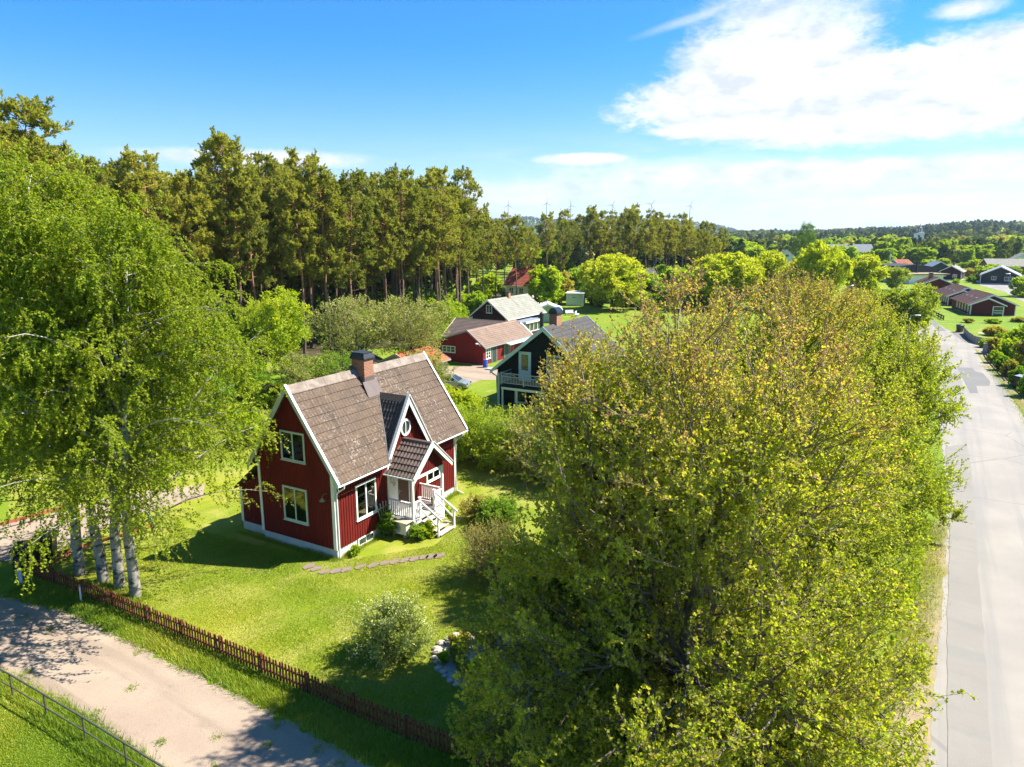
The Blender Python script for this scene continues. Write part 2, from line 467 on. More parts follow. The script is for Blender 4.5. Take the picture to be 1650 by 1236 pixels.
def build_ground():
    mb = MB()
    R = np.concatenate([np.linspace(0, 240, 13), np.geomspace(280, 9500, 60)])
    A = np.radians(np.linspace(-180, 180, 241))
    V = []
    for r in R:
        x, y = r * np.sin(A), r * np.cos(A)
        V.append(np.stack([x, y, hill_z(x, y)], -1))
    V = np.array(V); n = len(A)
    i, j = np.meshgrid(np.arange(len(R) - 1), np.arange(n - 1), indexing='ij')
    q = np.stack([i * n + j, (i + 1) * n + j, (i + 1) * n + j + 1, i * n + j + 1], -1).reshape(-1, 4)
    mb.add(V.reshape(-1, 3), q[:, ::-1])
    o = mb.build('ground', FIELD)
    tag(o, 'green fields rolling out to low wooded hills', None, None, 'structure')
build_ground()

GRAVEL_POLY = [(-34, 27.2)] + gp((-60, 938), (0, 958), (60, 975), (110, 985), (200, 1028), (330, 1092), (470, 1164), (610, 1240), (720, 1300)) + [(-1.5, 10), (-9, 9.5)] + gp((330, 1300), (250, 1240), (160, 1176), (70, 1122), (0, 1090), (-60, 1066)) + [(-34, 18)]
sheet('gravel_yard', GRAVEL_POLY, .006, GRAVEL, 'pinkish gravel yard outside the picket fence', step=.22, amp=.11)
LAWN_POLY = gp((60, 935), (215, 968), (330, 1035), (480, 1112), (640, 1190), (830, 1245)) + [(6, 17), (10, 25), (18, 40), (16, 60)] + gp((700, 640)) + [(-26, 60), (-34, 45), (-24, 31)]
sheet('lawn', LAWN_POLY, .004, LAWN, 'sunlit mown lawn around the red cottage', amp=.05)
sheet('gravel_drive', [(-36, 30)] + gp((-50, 905), (60, 905), (110, 880), (200, 835), (330, 800), (330, 780), (180, 800), (60, 835), (-60, 850)) + [(-40, 38)], .010, GRAVEL, 'gravel drive behind the birches', amp=.08, seed=4)
ROAD_L = [(1480, 1400), (1496, 1236), (1508, 1074), (1520, 953), (1526, 857), (1523, 760), (1513, 680), (1500, 620), (1488, 580), (1478, 552), (1467, 528), (1452, 505), (1436, 486), (1424, 474)]
ROAD_R = [(1456, 470), (1466, 484), (1491, 508), (1524, 530), (1552, 543), (1571, 564), (1584, 585), (1608, 608), (1630, 641), (1652, 676), (1720, 790), (1900, 1000), (2400, 1400)]
sheet('road', gp(*ROAD_L) + gp(*ROAD_R), .012, ROAD, 'pale worn village road running past the trees', amp=.05, step=.6)
sheet('side_road', gp((1548, 541), (1566, 562), (1620, 572), (1700, 582), (1760, 586), (1760, 570), (1660, 562), (1600, 556)), .016, ROAD, 'short side road by the grey wooden fence', amp=.05)
sheet('road_verge', gp((1480, 1400), (1512, 1236), (1524, 1074), (1534, 953), (1538, 857), (1532, 800)) + gp((1500, 850), (1470, 980), (1425, 1120), (1370, 1236), (1300, 1400)), .009, DIRT, 'sandy road verge under the big maples', amp=.12, seed=8)
sheet('right_verge', gp((1573, 563), (1586, 585), (1610, 608), (1632, 641), (1654, 676), (1690, 730), (1700, 715), (1668, 664), (1650, 640), (1624, 604), (1600, 580), (1590, 563)), .014, DIRT, 'sandy strip along the right road edge', amp=.06, seed=9)
for k, pl in enumerate([
    [(1542, 592), (1567, 593), (1572, 599), (1583, 601), (1596, 615), (1594, 622), (1573, 622), (1576, 634), (1563, 634)],
    [(1520, 605), (1546, 607), (1554, 629), (1534, 629), (1542, 660), (1528, 658)],
    [(1524, 720), (1556, 716), (1563, 745), (1571, 830), (1582, 985), (1600, 1250), (1612, 1400), (1545, 1400), (1527, 1236), (1526, 1000), (1530, 860)],
    [(1532, 535), (1548, 535), (1568, 549), (1556, 552)],
    [(1497, 514), (1502, 514), (1524, 533), (1511, 534)]]):
    sheet('road_patch', gp(*pl), .018 + .004 * k, PATCH2 if k in (1, 2) else PATCH, ['dark stepped asphalt patch in the road', 'narrow asphalt patch beside the stepped one', 'long grey resurfaced strip along the left lane', 'dark patch at the side road mouth', 'thin dark strip at the far road edge'][k], amp=.02, step=.8)
sheet('footpath', gp((1180, 497), (1300, 503), (1372, 512), (1440, 520), (1440, 523), (1372, 515.5), (1300, 506), (1180, 500)), .012, PALEPATH, 'pale footpath across the green', amp=.05, step=2)
sheet('gravel_court', gp((690, 600), (716, 591), (780, 589), (797, 593), (812, 600), (804, 612), (772, 613), (748, 624), (700, 640), (660, 640), (660, 612)), .012, GRAVEL, 'pale gravel court in front of the red barn', amp=.06, seed=12)
sheet('parking_area', gp((1562, 450), (1600, 452), (1660, 462), (1760, 468), (1760, 484), (1700, 483), (1650, 487), (1618, 470), (1580, 460)), .014, ROAD, 'pale parking area behind the bungalows', amp=.1, step=2)
sheet('yard_path', gp((1575, 537), (1616, 542), (1680, 552), (1680, 549), (1616, 539.5), (1578, 535)), .018, PALEPATH, 'pale garden path beyond the side road', amp=.02, step=1)

# stepping stones in the lawn
STONE = mat('path_stone', (.20, .155, .13), .9, .2, .4, 4, bump=.4)
def stones():
    rng = random.Random(5)
    pts = [(498, 913), (510, 917), (523, 922), (541, 921), (558, 918.5), (580, 914), (602, 911), (620, 908), (637, 905.5), (653, 903), (668, 901), (682, 899), (695, 897.5), (707, 896)]
    for i, (u, v) in enumerate(pts):
        x, y = G(u, v); mb = MB(); n = 9
        a0 = rng.random() * 6; ra, rb = rng.uniform(.26, .34), rng.uniform(.17, .23)
        pr = []
        for k in range(n):
            a = k / n * 6.2832; r = rng.uniform(.85, 1.12)
            lx, ly = ra * r * math.cos(a), rb * r * math.sin(a)
            ca, sa = math.cos(.9), math.sin(.9)
            pr.append((lx * ca - ly * sa, lx * sa + ly * ca))
        mb.prism_z(pr, -.03, .03)
        o = mb.build('stepping_stone', STONE, loc=(x, y, .01))
        tag(o, 'flat reddish brown stepping stone in the curved row across the lawn', 'stone', 'stepping stones in the lawn')
stones()
# ---------------------------------------------------------------- buildings
def brick_mat():
    m = bpy.data.materials.new('brick'); m.use_nodes = True
    t = NT(m.node_tree); p = t.n['Principled BSDF']
    v = t.new('ShaderNodeTexCoord').outputs['Object']
    sep = t.new('ShaderNodeSeparateXYZ'); t.l.new(v, sep.inputs[0])
    cb = t.new('ShaderNodeCombineXYZ'); t.put(cb.inputs[0], t.math('ADD', sep.outputs[0], sep.outputs[1])); t.l.new(sep.outputs[2], cb.inputs[1])
    br = t.new('ShaderNodeTexBrick'); t.l.new(cb.outputs[0], br.inputs['Vector'])
    br.inputs['Scale'].default_value = 1; br.inputs['Brick Width'].default_value = .23; br.inputs['Row Height'].default_value = .075
    br.inputs['Mortar Size'].default_value = .011
    br.inputs['Color1'].default_value = (.36, .12, .045, 1); br.inputs['Color2'].default_value = (.25, .075, .035, 1); br.inputs['Mortar'].default_value = (.30, .25, .20, 1)
    t.l.new(br.outputs[0], p.inputs['Base Color']); p.inputs['Roughness'].default_value = .85
    bp = t.new('ShaderNodeBump'); bp.inputs['Strength'].default_value = .5; bp.inputs['Distance'].default_value = .01
    t.l.new(br.outputs['Fac'], bp.inputs['Height']); bp.invert = True; t.l.new(bp.outputs[0], p.inputs['Normal'])
    return m
BRICK = brick_mat()

def tile_mat(name, base, dark, spot, amount=.5, spotscale=2.6):
    m = bpy.data.materials.new(name); m.use_nodes = True
    t = NT(m.node_tree); t.n.clear()
    out = t.new('ShaderNodeOutputMaterial'); p = t.new('ShaderNodeBsdfPrincipled'); t.l.new(p.outputs[0], out.inputs[0])
    v = t.new('ShaderNodeTexCoord').outputs['Object']
    col = t.mix(t.smooth(t.noise(v, 1.1, 6, .65), .35, .65), base, dark)
    col = t.mix(t.math('MULTIPLY', t.noise(v, 9, 4, .7), .5), col, tuple(k * 1.35 for k in base))
    big = t.smooth(t.noise(v, .55, 5, .6, .4), .42, .66)
    sp = t.math('MULTIPLY', t.smooth(t.noise(v, spotscale * 3.2, 6, .72), .53, .64), t.math('ADD', .18, t.math('MULTIPLY', big, .82)))
    col = t.mix(t.math('MULTIPLY', sp, amount), col, spot)
    ms_ = t.new('ShaderNodeMapping'); ms_.inputs['Scale'].default_value = (3.2, .35, .35); t.l.new(v, ms_.inputs[0])
    col = t.mix(t.math('MULTIPLY', t.smooth(t.noise(ms_.outputs[0], 1.0, 5, .65), .5, .72), .5), col, tuple(k * .5 for k in dark))
    t.l.new(col, p.inputs['Base Color']); p.inputs['Roughness'].default_value = .8; p.inputs['Specular IOR Level'].default_value = .25
    bp = t.new('ShaderNodeBump'); bp.inputs['Strength'].default_value = .25; bp.inputs['Distance'].default_value = .01
    t.l.new(t.noise(v, 30, 4), bp.inputs['Height']); t.l.new(bp.outputs[0], p.inputs['Normal'])
    return m
TILE = tile_mat('brown_concrete_tiles', (.108, .075, .051), (.070, .050, .037), (.38, .33, .28), .75)
TILE_MOSS = tile_mat('mossy_tiles', (.125, .092, .075), (.075, .058, .048), (.12, .085, .02), .8, 1.0)
TILE_DARK = tile_mat('dark_tiles', (.060, .056, .056), (.045, .042, .042), (.15, .14, .13), .4)
TILE_GREY = tile_mat('weathered_grey_tiles', (.24, .235, .20), (.17, .17, .135), (.40, .40, .36), .9)
TILE_SAND = tile_mat('faded_brown_tiles', (.215, .150, .112), (.15, .105, .08), (.33, .27, .22), .6)
TILE_ORANGE = tile_mat('orange_tiles', (.42, .12, .04), (.30, .085, .035), (.5, .3, .2), .4)
TILE_RED = tile_mat('red_tiles', (.30, .075, .045), (.20, .055, .04), (.4, .2, .15), .4)
TILE_BROWN = tile_mat('dark_brown_tiles', (.085, .042, .034), (.06, .032, .028), (.15, .1, .09), .4)
RIDGE = mat('ridge_concrete', (.235, .20, .17), .85, .2, .5, 2.5, col2=(.12, .085, .065))

def roof_plane(mb, x0, x1, e, r, period=.2, course=.42, amp=.022, lip=.03, thick=.05, nx=7, hole=None):
    """tiled slope in house axes between eave e=(y,z) and ridge r=(y,z): rounded tile columns and stepped courses"""
    e = np.array(e, float); r = np.array(r, float); L = np.linalg.norm(r - e); t = (r - e) / L
    nrm = np.array((-t[1], t[0]));
    if nrm[1] < 0: nrm = -nrm
    ncol = max(1, round((x1 - x0) / period)); X = np.linspace(x0, x1, ncol * nx + 1)
    prof = amp * (1 - np.abs(np.sin(np.pi * (X - x0) / ((x1 - x0) / ncol))) ** 1.6 * 1.0)
    nc = max(1, round(L / course)); rows = []
    for k in range(nc):
        a, b = k * L / nc, (k + 1) * L / nc
        rows += [(a, lip), (b - .002, 0.0)]
    V = []
    for d, h in rows:
        c = e + t * d
        yy = c[0] + nrm[0] * (h + prof); zz = c[1] + nrm[1] * (h + prof)
        V.append(np.stack([X, yy, zz], -1))
    V = np.array(V); n = len(X); R = len(rows)
    i, j = np.meshgrid(np.arange(R - 1), np.arange(n - 1), indexing='ij')
    q = np.stack([i * n + j, i * n + j + 1, (i + 1) * n + j + 1, (i + 1) * n + j], -1).reshape(-1, 4)
    if hole is not None:
        cx = (V[:-1, :-1] + V[1:, 1:]) / 2
        keep = ~hole(cx.reshape(-1, 3)); q = q[keep]
    mb.add(V.reshape(-1, 3), q)
    if hole is None:      # board under the tiles
        a, b = e - nrm * thick, r - nrm * thick
        e2, r2 = e - nrm * .004, r - nrm * .004
        prof4 = [tuple(a), tuple(b), tuple(r2), tuple(e2)]
        mb.prism_x(prof4, x0 + .004, x1 - .004)
    return mb

def boards(mb, face, u0, u1, z0f, z1f, period=.17, w=.05, t=.022, at=0.0, skip=()):
    """vertical cover strips on a wall; face 'x' (wall across y at x=at, looking to -x) or 'y' (along x at y=at, looking to -y)"""
    n = int((u1 - u0) / period)
    for k in range(n + 1):
        u = u0 + (k + .5) * (u1 - u0) / (n + 1)
        z0, z1 = z0f, z1f(u) if callable(z1f) else z1f
        segs = [(z0, z1)]
        for (a, b, c, d) in skip:
            if a < u < b:
                ns = []
                for p, q in segs:
                    if c > p: ns.append((p, min(q, c)))
                    if d < q: ns.append((max(p, d), q))
                segs = [s_ for s_ in ns if s_[1] - s_[0] > .05]
        for p, q in segs:
            if face == 'y': mb.box(u - w / 2, u + w / 2, at - t, at + .01, p, q)
            else: mb.box(at - t, at + .01, u - w / 2, u + w / 2, p, q)
    return mb

def frame_window(parent, face, at, u0, u1, z0, z1, nv=1, nh=0, fr=.09, m=WHITE, sgn=-1, name='window', depth=.05, sill=True, rail=.035, curtain=False):
    """window on a wall: casing, sash bars, pane. face 'x' or 'y' as above; sgn -1 looks towards negative axis"""
    def bx(mb, a, b, p, q, d0, d1):
        d0, d1 = sorted((at + sgn * d0, at + sgn * d1))
        if face == 'y': mb.box(a, b, d0, d1, p, q)
        else: mb.box(d0, d1, a, b, p, q)
    w = MB()
    bx(w, u0, u1, z1 - fr, z1, 0, depth); bx(w, u0, u0 + fr, z0, z1 - fr, 0, depth); bx(w, u1 - fr, u1, z0, z1 - fr, 0, depth)
    bx(w, u0 + fr, u1 - fr, z0, z0 + fr, 0, depth)
    if sill: bx(w, u0 - .03, u1 + .03, z0 - .03, z0, 0, depth + .05)
    for k in range(nv):
        c = u0 + fr + (u1 - u0 - 2 * fr) * (k + 1) / (nv + 1); bx(w, c - rail, c + rail, z0 + fr, z1 - fr, 0, depth - .008)
    for k in range(nh):
        c = z0 + fr + (z1 - z0 - 2 * fr) * (k + 1) / (nh + 1); bx(w, u0 + fr, u1 - fr, c - .015, c + .015, 0, depth - .014)
    o = w.build(name, m, parent)
    if curtain:
        k = MB(); bx(k, u0 + fr, u1 - fr, z0 + fr, z1 - fr, .001, .006); k.build('room_shade_backing', ROOM_SHADE, o)
        wd = (u1 - u0 - 2 * fr)
        for a_, b_ in ((u0 + fr, u0 + fr + wd * .2), (u1 - fr - wd * .2, u1 - fr)):
            k = MB(); m_ = 5
            for q_ in range(m_):
                p_ = a_ + (b_ - a_) * q_ / m_; bx(k, p_, p_ + (b_ - a_) / m_ * .82, z0 + fr, z1 - fr, .007, .012 + .006 * (q_ % 2))
            k.build('curtain', CURTAIN, o)
        k = MB(); bx(k, u0 + fr, u1 - fr, z1 - fr - (z1 - z0) * .13, z1 - fr, .007, .011); k.build('valance', CURTAIN, o)
    g = MB(); bx(g, u0 + fr, u1 - fr, z0 + fr, z1 - fr, *((.024, .028) if curtain else (.001, .016)))
    g.build('pane', PANE if curtain else GLASS, o)
    return o

ROOM_SHADE = mat('room_shade_backing', (.012, .011, .010), .9)  # near-black backing sheet on the solid wall, painted as an unlit interior
CURTAIN = mat('curtain_cloth', (.42, .40, .36), .9, .1, .2, 4)
def pane_mat():
    m = bpy.data.materials.new('clear_pane'); m.use_nodes = True
    t = NT(m.node_tree); t.n.clear()
    out = t.new('ShaderNodeOutputMaterial'); tr = t.new('ShaderNodeBsdfTransparent'); tr.inputs[0].default_value = (.82, .86, .85, 1)
    gl = t.new('ShaderNodeBsdfGlossy'); gl.inputs['Roughness'].default_value = .03
    v = t.new('ShaderNodeTexCoord').outputs['Object']
    bp = t.new('ShaderNodeBump'); bp.inputs['Strength'].default_value = .05; bp.inputs['Distance'].default_value = .05
    t.l.new(t.noise(v, 1.5, 2), bp.inputs['Height']); t.l.new(bp.outputs[0], gl.inputs['Normal'])
    fr = t.new('ShaderNodeFresnel'); fr.inputs['IOR'].default_value = 1.8
    mx = t.new('ShaderNodeMixShader'); t.put(mx.inputs[0], t.math('ADD', fr.outputs[0], .10))
    t.l.new(tr.outputs[0], mx.inputs[1]); t.l.new(gl.outputs[0], mx.inputs[2]); t.l.new(mx.outputs[0], out.inputs[0])
    return m
PANE = pane_mat()
AX = .5118                       # the houses all stand on one grid, turned this far from straight ahead
RZ = math.pi / 2 - AX
def place(A, s, n, z=0.0):
    return (A[0] + math.sin(AX) * s + math.cos(AX) * n, A[1] + math.cos(AX) * s - math.sin(AX) * n, z)
HA = (-7.946, 29.40)             # near corner of the red cottage
H_W, H_L, H_F, H_E, H_R, H_O1, H_O2, H_OE = 4.78, 9.65, .46, 3.71, 7.82, .2, .5, .48

def cottage():
    W, L, hf, he, hr, o1, o2, oe = H_W, H_L, H_F, H_E, H_R, H_O1, H_O2, H_OE
    t = thing('red_cottage', 'steep roofed red board cottage with white trim and a gabled porch', 'house', (HA[0], HA[1], 0), RZ)
    ym = W / 2; sl = (hr - he) / (ym + oe)           # roof slope
    wz = lambda y: hr - .12 - sl * abs(y - ym)       # underside of the roof
    f = MB(); f.box(.03, L - .03, .03, W - .03, -.3, hf); f.box(.3, 5.2, W - .02, W + 1.77, -.3, hf - .02)
    f.build('foundation', PLASTER, t)
    DA, DB, DC, DZ = 3.35, 6.95, 5.15, 6.58          # front dormer: left foot, right foot, middle, apex
    w = MB()
    w.prism_x([(0, hf), (W, hf), (W, wz(W)), (ym, wz(ym)), (0, wz(0))], 0, L)
    gw = [(1.6, 3.12, 4.33, 5.74), (1.66, 3.2, 1.36, 3.05)]
    boards(w, 'x', 0.16, W - .1, hf, wz, at=0.0, skip=gw)
    w.prism_x([(W, hf - .02), (W + 1.8, hf - .02), (W + 1.8, 2.3), (W, 3.3)], .3, 5.2)      # rear lean-to
    boards(w, 'x', W + .08, W + 1.75, hf, lambda y: 3.2 - (y - W) * .55, at=.3)
    fw = [(1.36, 2.78, 1.38, 3.12), (3.6, 5.32, .7, 3.0), (6.85, 8.1, 1.5, 2.3)]
    boards(w, 'y', .16, L - .16, hf, wz(0) - .02, at=0.0, skip=fw)
    w.build('wall', RED, t)
    # dormer wall
    dsl = (DZ - 3.65) / (DC - DA)
    dz = lambda x: DZ - .14 - dsl * abs(x - DC)
    d = MB(); d.prism_y([(DA + .25, 3.3), (DB - .25, 3.3), (DB - .25, dz(DB - .25)), (DC, dz(DC)), (DA + .25, dz(DA + .25))], -.03, 1.5)
    boards(d, 'y', DA + .35, DB - .35, 3.2, lambda x: dz(x) - .02, at=-.03)
    dm = d.build('dormer', RED, t)
    # main roof
    r = MB()
    k = .5 * (0)
    def hole(c):
        zz = c[:, 2]; hw = (DC - DA) - (zz - 3.65) / dsl
        return (np.abs(c[:, 0] - DC) < hw - .02) & (zz < DZ - .05)
    roof_plane(r, -o1, L + o2, (-oe, he), (ym, hr), hole=hole)
    # board under the front slope, left and right of the dormer and above it
    tv = np.array((ym + oe, hr - he)); tv /= np.linalg.norm(tv); nv = np.array((-tv[1], tv[0]))
    def under(x0, x1, za, zb):
        pa = np.array((-oe + (za - he) / sl, za)); pb = np.array((-oe + (zb - he) / sl, zb))
        a, b = pa + nv * -.055, pb + nv * -.055; c_, d_ = pb + nv * -.004, pa + nv * -.004
        r.prism_x([tuple(a), tuple(b), tuple(c_), tuple(d_)], x0, x1)
    under(-o1 + .01, DA - .02, he, hr - .01); under(DB + .02, L + o2 - .01, he, hr - .01); under(DA - .02, DB + .02, DZ + .02, hr - .01)
    roof_plane(r, -o1, L + o2, (W + oe, he), (ym, hr), nx=4)
    # lean-to roof
    roof_plane(r, .15, 5.35, (W + 2.1, 2.15), (W + .3, he - .05), nx=3)
    ro = r.build('roof', TILE, t)
    rg = MB()
    n = 9
    for i in range(n):
        x0, x1 = -o1 + (L + o1 + o2) * i / n, -o1 + (L + o1 + o2) * (i + 1) / n
        if 4.5 < (x0 + x1) / 2 < 5.05: pass
        rg.prism_x([(ym - .26, hr - .30), (ym - .24, hr - .26), (ym, hr + .085), (ym + .24, hr - .26), (ym + .26, hr - .30), (ym, hr + .03)], x0 + .005, x1 - .008)
    rg.build('ridge_capping', RIDGE, ro)
    # bargeboards
    for x0, x1 in ((-o1 - .035, -o1 - .003), (L + o2 + .003, L + o2 + .035)):
        for s in (-1, 1):
            b = MB()
            y_e = ym + s * (ym + oe + .03)
            lo, hi = np.array((y_e, he - .03)), np.array((ym, hr + .05))
            pr = [(lo[0], lo[1] + .05), (hi[0], hi[1] + .05), (hi[0], hi[1] - .28), (lo[0], lo[1] - .21)]
            b.prism_x(pr if s < 0 else pr[::-1], x0, x1)
            b.build('bargeboard', PALE, t)
    for x0, x1 in ((-o1 - .06, -o1 + .07), (L + o2 - .07, L + o2 + .06)):
        for s in (-1, 1):
            b = MB()
            lo, hi = np.array((ym + s * (ym + oe + .05), he + .06)), np.array((ym + s * .0, hr + .13))
            b.prism_x([(lo[0], lo[1] - .03), (hi[0], hi[1] - .03), (hi[0], hi[1] + .015), (lo[0], lo[1] + .015)], x0, x1)
            b.build('verge_capping', WMETAL, t)
    # corner boards and plinth trim
    for bxs in ([(-.035, 0, -.035, .15, hf, wz(0) - .1), (0, .15, -.035, 0, hf, wz(0) - .1)],
                [(L - .15, L, -.035, 0, hf, wz(0) - .1), (L, L + .035, -.035, .15, hf, wz(0) - .1)],
                [(-.035, 0, W - .13, W + .02, hf, wz(W) - .1)], [(.3 - .035, .3, W + 1.66, W + 1.83, hf - .02, 2.2)]):
        c = MB()
        for q in bxs: c.box(*q)
        c.build('corner_board', WHITE, t)
    # windows
    frame_window(t, 'x', 0, *gw[0], nv=1, m=PALE, curtain=True)['label'] = 'two pane window high in the shaded gable'
    frame_window(t, 'x', 0, *gw[1], nv=1, m=PALE, curtain=True)['label'] = 'two pane window low in the shaded gable'
    fwin = frame_window(t, 'y', 0, *fw[0], nv=1, nh=0, m=WHITE, curtain=True); fwin['label'] = 'white two pane window left of the porch'
    frame_window(t, 'y', 0, *fw[2], nv=1, m=WHITE, curtain=True)['label'] = 'low white window right of the door'
    cw = frame_window(t, 'y', .03, 1.4, 2.55, .04, .45, nv=1, fr=.06, m=WHITE, sill=False); cw['label'] = 'small cellar window in the foundation'
    # round window in the dormer
    rw = MB(); a = np.linspace(0, 2 * np.pi, 29)[:-1]
    R_, r_ = .40, .31
    V = []
    for yy, rr in ((-.03, R_), (-.11, R_), (-.11, r_), (-.03, r_)):
        V += [(5.15 + rr * math.cos(q), yy, 5.02 + rr * 1.1 * math.sin(q)) for q in a]
    n = len(a); Fq = [(k * n + i, k * n + (i + 1) % n, ((k + 1) % 4) * n + (i + 1) % n, ((k + 1) % 4) * n + i) for k in range(4) for i in range(n)]
    rw.add(V, Fq); rw.box(5.13, 5.17, -.10, -.05, 4.70, 5.34)
    rwo = rw.build('window', WHITE, t); rwo['label'] = 'round white window in the dormer'
    g = MB(); g.prism_y([(5.15 + r_ * math.cos(q), 5.02 + r_ * 1.1 * math.sin(q)) for q in a], -.06, -.05); g.build('pane', GLASS, rwo)
    # dormer roof: two tiled slopes running back into the main roof, steep
    ms = MB()
    for s in (-1, 1):
        foot = DC + s * (DC - DA + .0)
        # slope in local frame: eave line along y at x=foot,z=3.65 ; ridge line at x=DC,z=DZ ; cut by the main roof
        tv2 = np.array((DC - foot, DZ - 3.65)); Ls = np.linalg.norm(tv2); tv2 /= Ls; nv2 = np.array((-tv2[1], tv2[0])) if s > 0 else np.array((tv2[1], -tv2[0])) * -1
        nv2 = np.array((s * tv2[1], abs(tv2[0])))
        rows = []
        nc = 8
        for kk in range(nc):
            rows += [(kk * Ls / nc, .03), ((kk + 1) * Ls / nc - .002, 0.)]
        per, nx = .2, 7
        V = []; ny = 15 * nx + 1
        for dd, h in rows:
            cpos = np.array((foot, 3.65)) + tv2 * dd
            zc = cpos[1]
            yend = -oe + (zc - he) / sl + .05
            yy = -.32 + np.arange(ny) * per / nx
            prof = .045 * (1 - np.abs(np.sin(np.pi * (yy + .32) / per)) ** 1.6)
            yy = np.minimum(yy, max(yend, -.3))
            V.append(np.stack([cpos[0] + nv2[0] * (h + prof), yy, cpos[1] + nv2[1] * (h + prof)], -1))
        V = np.array(V); R = len(rows)
        i, j = np.meshgrid(np.arange(R - 1), np.arange(ny - 1), indexing='ij')
        q = np.stack([i * ny + j, i * ny + j + 1, (i + 1) * ny + j + 1, (i + 1) * ny + j], -1).reshape(-1, 4)
        ms.add(V.reshape(-1, 3), q if s < 0 else q[:, ::-1])
    dr = ms.build('dormer_roof', TILE_DARK, t)
    rc = MB()
    yb = -oe + (DZ + .02 - he) / sl + .06
    rc.prism_y([(DC - .2, DZ - .22), (DC, DZ + .085), (DC + .2, DZ - .22), (DC, DZ + .02)], -.36, yb)
    rc.build('dormer_ridge', mat('dark_ridge', (.10, .082, .075), .8, .2, .3, 3), dr)
    for s in (-1, 1):
        b = MB()
        lo = np.array((DC + s * (DC - DA + .05), 3.62)); hi = np.array((DC, DZ + .1))
        pr = [(lo[0], lo[1] + .04), (hi[0], hi[1] + .02), (hi[0], hi[1] - .40), (lo[0] - s * .02, lo[1] - .30)]
        b.prism_y(pr, -.36, -.325)
        b.beam((lo[0] + s * .03, -.34, lo[1] + .08), (hi[0], -.34, hi[1] + .08), .16, .03, up=(s * .8, 0, .6))
        b.build('dormer_bargeboard', WHITE, t)
    for s in (-1, 1):       # valley flashing where dormer meets roof
        s_ = MB()
        p0 = (DC + s * (DC - DA + .03), -oe - .02, he + .03); p1 = (DC + s * .05, -oe + (DZ - he) / sl, DZ + .03)
        s_.beam(p0, p1, .16, .02, up=(0, -sl, 1))
        s_.build('valley_flashing', DARKM, t)
    # chimney
    CXa, CXb, CYa, CYb = 4.42, 5.12, 1.82, 2.62
    c = MB(); c.box(CXa, CXb, CYa, CYb, 6.6, 8.42)
    ch = c.build('chimney', BRICK, t)
    fl = MB(); fl.box(CXa - .03, CXb + .03, CYa - .03, CYb + .03, 6.55, 7.52)
    y0 = CYa - .38
    fl.prism_x([(y0, he + (y0 + oe) * sl + .04), (CYa - .03, 7.22), (CYa - .03, 7.3), (y0, he + (y0 + oe) * sl + .1)], CXa - .18, CXb + .18)
    fl.prism_x([(CYa - .2, he + (CYa - .2 + oe) * sl + .05), (CYb, he + (CYb + oe) * sl - .2), (CYb, he + (CYb + oe) * sl - .1), (CYa - .2, he + (CYa - .2 + oe) * sl + .11)], CXa - .2, CXb + .2)
    fl.build('chimney_flashing', mat('brown_sheet_metal', (.13, .10, .09), .5, .4, .2, 3), ch)
    cp = MB(); m_ = ((CXa + CXb) / 2, (CYa + CYb) / 2)
    def fr(hx, hy, z): return [(m_[0] - hx, m_[1] - hy, z), (m_[0] + hx, m_[1] - hy, z), (m_[0] + hx, m_[1] + hy, z), (m_[0] - hx, m_[1] + hy, z)]
    V = fr(.42, .47, 8.40) + fr(.42, .47, 8.46) + fr(.33, .38, 8.70) + fr(.36, .41, 8.705) + fr(.36, .41, 8.74)
    cp.add(V, [(4 * k + i, 4 * k + (i + 1) % 4, 4 * k + 4 + (i + 1) % 4, 4 * k + 4 + i) for k in range(4) for i in range(4)] + [(3, 2, 1, 0), (16, 17, 18, 19)])
    cp.build('chimney_cap', DARKM, ch)
    # gutters and downpipes
    for xa, xb in ((-o1, DA - .05), (DB + .05, L + o2)):
        g = MB()
        pr = [(-oe - .13 + .06 * math.cos(a_), he - .02 + .06 * math.sin(a_)) for a_ in np.linspace(math.pi, 2 * math.pi, 7)]
        pr2 = [(-oe - .13 + .05 * math.cos(a_), he - .02 + .05 * math.sin(a_)) for a_ in np.linspace(2 * math.pi, math.pi, 7)]
        g.prism_x([(y + .05, z) for y, z in pr + pr2], xa, xb)
        g.build('gutter', WMETAL, t)
    for x, lead in ((.09, 0), (L - .04, 1)):
        p = MB()
        pts = [(x, -oe - .08, he - .06), (x, -oe - .06, he - .2), (x, -.09, he - .52), (x, -.075, he - .7), (x, -.075, .35)]
        pts += [(x, -.12, .2), (x + .1, -.5, .06)] if lead else [(x, -.075, .03)]
        p.tube(pts, .038, 8)
        p.build('downpipe', WMETAL, t)
    # ----- porch
    S0, S1, SC_, N1, PF, PA, PE = 3.72, 6.2, 5.0, 1.5, .82, 4.47, 3.08
    psl = (PA - PE) / (SC_ - 3.42)
    po = MB(); po.box(S0 - .08, S1 + .08, -N1 - .1, -.02, PF - .06, PF)
    pf = po.build('porch_floor', mat('porch_planks', (.40, .37, .34), .7, .3, .25, 4), t)
    for x in (S0, S1):
        p = MB(); p.box(x - .06, x + .06, -N1 - .06, -N1 + .06, 0, 3.0); p.build('porch_post', WHITE, t)
    p = MB(); p.box(S0 - .02, S0 + .08, -.06, 0, PF, 2.95); p.build('porch_post', WHITE, t)
    p = MB()
    p.box(S0 - .06, S1 + .06, -N1 - .07, -N1 + .05, 2.86, 3.0)
    p.box(S0 - .05, S0 + .05, -N1 + .05, 0, 2.87, 2.99); p.box(S1 - .05, S1 + .05, -N1 + .05, 0, 2.87, 2.99)
    p.build('porch_beam', WHITE, t)
    p = MB(); q = lambda x: PA - .16 - psl * abs(x - SC_)
